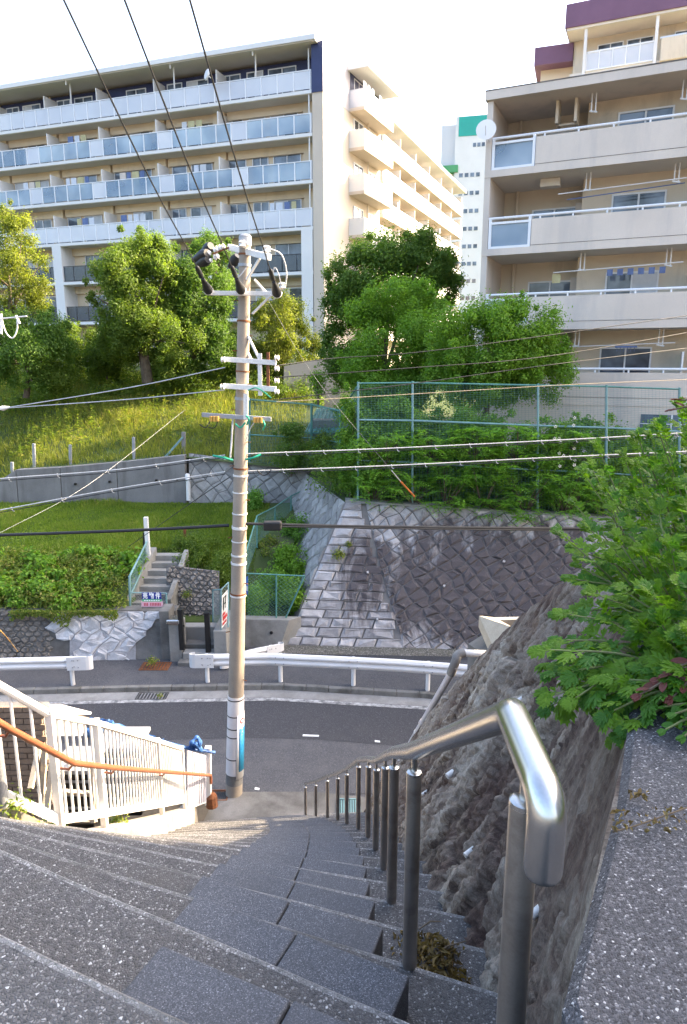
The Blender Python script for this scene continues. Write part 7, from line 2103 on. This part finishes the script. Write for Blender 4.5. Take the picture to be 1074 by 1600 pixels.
plants = [
    ('tallest, at the right edge in front of the building', [(1062, 640, 2.55), (1035, 668, 2.6), (1075, 690, 2.4), (1090, 650, 2.5)], (1120, 1040, 2.5)),
    ('with upright tips below the basement windows', [(1000, 690, 2.75), (975, 715, 2.8), (1020, 735, 2.6), (1050, 740, 2.5)], (1090, 1040, 2.6)),
    ('leaning left over the hedge', [(935, 700, 2.95), (915, 742, 2.9), (950, 770, 2.8), (900, 790, 2.9), (990, 770, 2.7)], (1060, 1030, 2.7)),
    ('with a pale tip poking out left above the rock', [(882, 838, 2.25), (905, 860, 2.3), (925, 830, 2.4), (900, 905, 2.2)], (1040, 1000, 2.3)),
    ('filling the middle of the clump', [(985, 830, 2.3), (1030, 800, 2.3), (1065, 800, 2.2), (960, 880, 2.2), (1010, 870, 2.1), (1050, 860, 2.0), (1010, 780, 2.5), (960, 800, 2.6)], (1080, 1060, 2.1)),
    ('spreading low over the rock', [(935, 930, 2.0), (890, 960, 2.0), (985, 930, 1.95), (1030, 930, 1.9), (1070, 920, 1.8), (960, 975, 1.9), (1010, 985, 1.8)], (1090, 1090, 1.8)),
    ('with the lowest left sprig over the rock face', [(858, 1015, 1.85), (870, 1052, 1.8), (885, 1000, 1.9), (905, 1045, 1.8), (868, 1085, 1.75), (900, 1090, 1.7)], (1040, 1070, 1.8)),
    ('hanging down towards the speckled coping', [(950, 1060, 1.7), (960, 1110, 1.62), (985, 1130, 1.58), (935, 1090, 1.7), (1000, 1075, 1.65), (1010, 1040, 1.7), (1050, 1010, 1.7), (1065, 1060, 1.6)], (1110, 1050, 1.65)),
    ('along the right edge above the coping', [(1060, 970, 1.75), (1085, 1000, 1.6), (1040, 960, 1.8), (1080, 880, 1.9), (1090, 930, 1.7), (1070, 760, 2.3)], (1130, 1090, 1.6)),
]
for lb, tips, root in plants:
    rt = at(*root); rt.z = min(rt.z, EYE - .85); t = thing('mugwort', 'mugwort weed ' + lb, 'weed', rt, MG); mb = MB()
    tips2 = tips + [(tp[0] + rnd.uniform(-22, 34), tp[1] + rnd.uniform(-10, 60), tp[2] + rnd.uniform(-.12, .25)) for tp in tips]
    for tp in tips2:
        tip = at(*tp); L_ = (tip - rt).length
        mug_stem(t, rt + V3((rnd.uniform(-.06, .06), rnd.uniform(-.1, .1), 0)), tip, (rnd.uniform(-.02, .04), rnd.uniform(-.03, .03), .14 * L_ if tip.z < rt.z + .35 else .05 * L_), rnd.uniform(.082, .112), mb, spacing=.027)
    mb.build('stem', M['stem_green'], t, smooth=True)
# reddish sprig
rt = at(1120, 1060, 1.6); t = thing('red_sprig', 'sprig with dull red leaves at the right edge above the coping', 'shrub', rt); mb = MB()
for tp in ((1000, 1085, 1.58), (1030, 1060, 1.6), (1050, 1090, 1.55), (1062, 1040, 1.6)):
    mug_stem(t, rt, at(*tp), (0, 0, .03), .045, mb, .02, .45, [round_leaf])
mb.build('stem', M['twig'], t)
rt = at(1120, 660, 2.3); t = thing('red_sprig', 'dull red twig tips at the right edge beside the tallest weed', 'shrub', rt); mb = MB()
for tp in ((1062, 625, 2.4), (1052, 640, 2.4)): mug_stem(t, rt, at(*tp), (0, 0, .03), .05, mb, .025, .45, [round_leaf])
mb.build('stem', M['twig'], t)
# shade plants at the lower right of the clump
rl2 = round_leaf.copy(); rl2.materials.clear(); rl2.materials.append(M['leaf_mug2'])
rt = at(1130, 1120, 1.5); t = thing('dark_weed', 'dark round leaved weed under the mugwort at the right edge', 'weed', rt); mb = MB()
for tp in ((1040, 1140, 1.48), (1055, 1115, 1.5), (1070, 1150, 1.45), (1030, 1105, 1.55), (1065, 1090, 1.55)): mug_stem(t, rt, at(*tp), (0, 0, .02), .04, mb, .016, .2, [rl2])
mb.build('stem', M['stem_green'], t)

# ---- dry leaves swept against the rock on the steps
cl = Cloud(); n = 900
Pp = []
while len(Pp) < n:
    x = rng.normal(.36, .07); y = rng.uniform(1.98, 2.75)
    if x < .20 or x > .50: continue
    if y < edge(3, x) + .03: continue
    k = 4 if y < edge(4, x) - .02 else 5
    if k == 5 and rng.random() > .35: continue
    pile = .07 * math.exp(-((x - .37) / .09) ** 2 - ((y - 2.25) / .18) ** 2)
    Pp.append((x, y, zk(k) + .006 + pile * rng.random()))
Pp = np.array(Pp)
cl.add(*leaf_arrays(Pp, np.stack([rng.normal(size=n), rng.normal(size=n), np.full(n, .8)], 1), .034 * rng.uniform(.5, 1.5, n), .35, .28))
tag(cl.obj('leaf_litter', M['dry_leaf']), 'heap of dry brown leaves on the steps against the rock', 'leaf litter', None, 'stuff')
for i, (a, b, lab) in enumerate((((670, 1500), (730, 1470), 'pale dry twig lying on the dry leaves'), ((655, 1452), (690, 1440), 'short dry twig at the upper side of the leaf heap'))):
    p = atz(*a, zk(4) + .03); q = atz(*b, zk(4) + .06); mb = MB(); mb.tube([p, p.lerp(q, .5) + V3((0, .01, .01)), q], [.003, .004, .002], 6); tag(mb.build('twig', M['twig'], None), lab, 'twig')
# dry vine creeping over the coping
mb = MB(); vp = [atz(958, 1300, EYE - .870), atz(1000, 1288, EYE - .868), atz(1074, 1262, EYE - .866)]
tag(MB().tube(curve_pts(vp, 8), .0016, 6).build('dry_vine', M['twig'], None), 'thin dry vine creeping across the speckled coping', 'vine')
mb = MB(); vp = [atz(1010, 1284, EYE - .868), atz(1040, 1290, EYE - .867), atz(1080, 1278, EYE - .866)]
cl = Cloud(); Q = np.array([atz(rng.uniform(955, 1074), rng.uniform(1262, 1300), EYE - .866) for _ in range(46)] + [atz(rng.uniform(978, 1015), rng.uniform(1236, 1250), EYE - .868) for _ in range(20)])
cl.add(*leaf_arrays(Q, np.stack([rng.normal(size=66), rng.normal(size=66), np.ones(66)], 1), .012 * rng.uniform(.5, 1.6, 66), .45, .3)); tag(cl.obj('leaf_litter', M['dry_leaf']), 'crumbs of dry leaf along the vine on the coping', 'leaf litter', None, 'stuff')
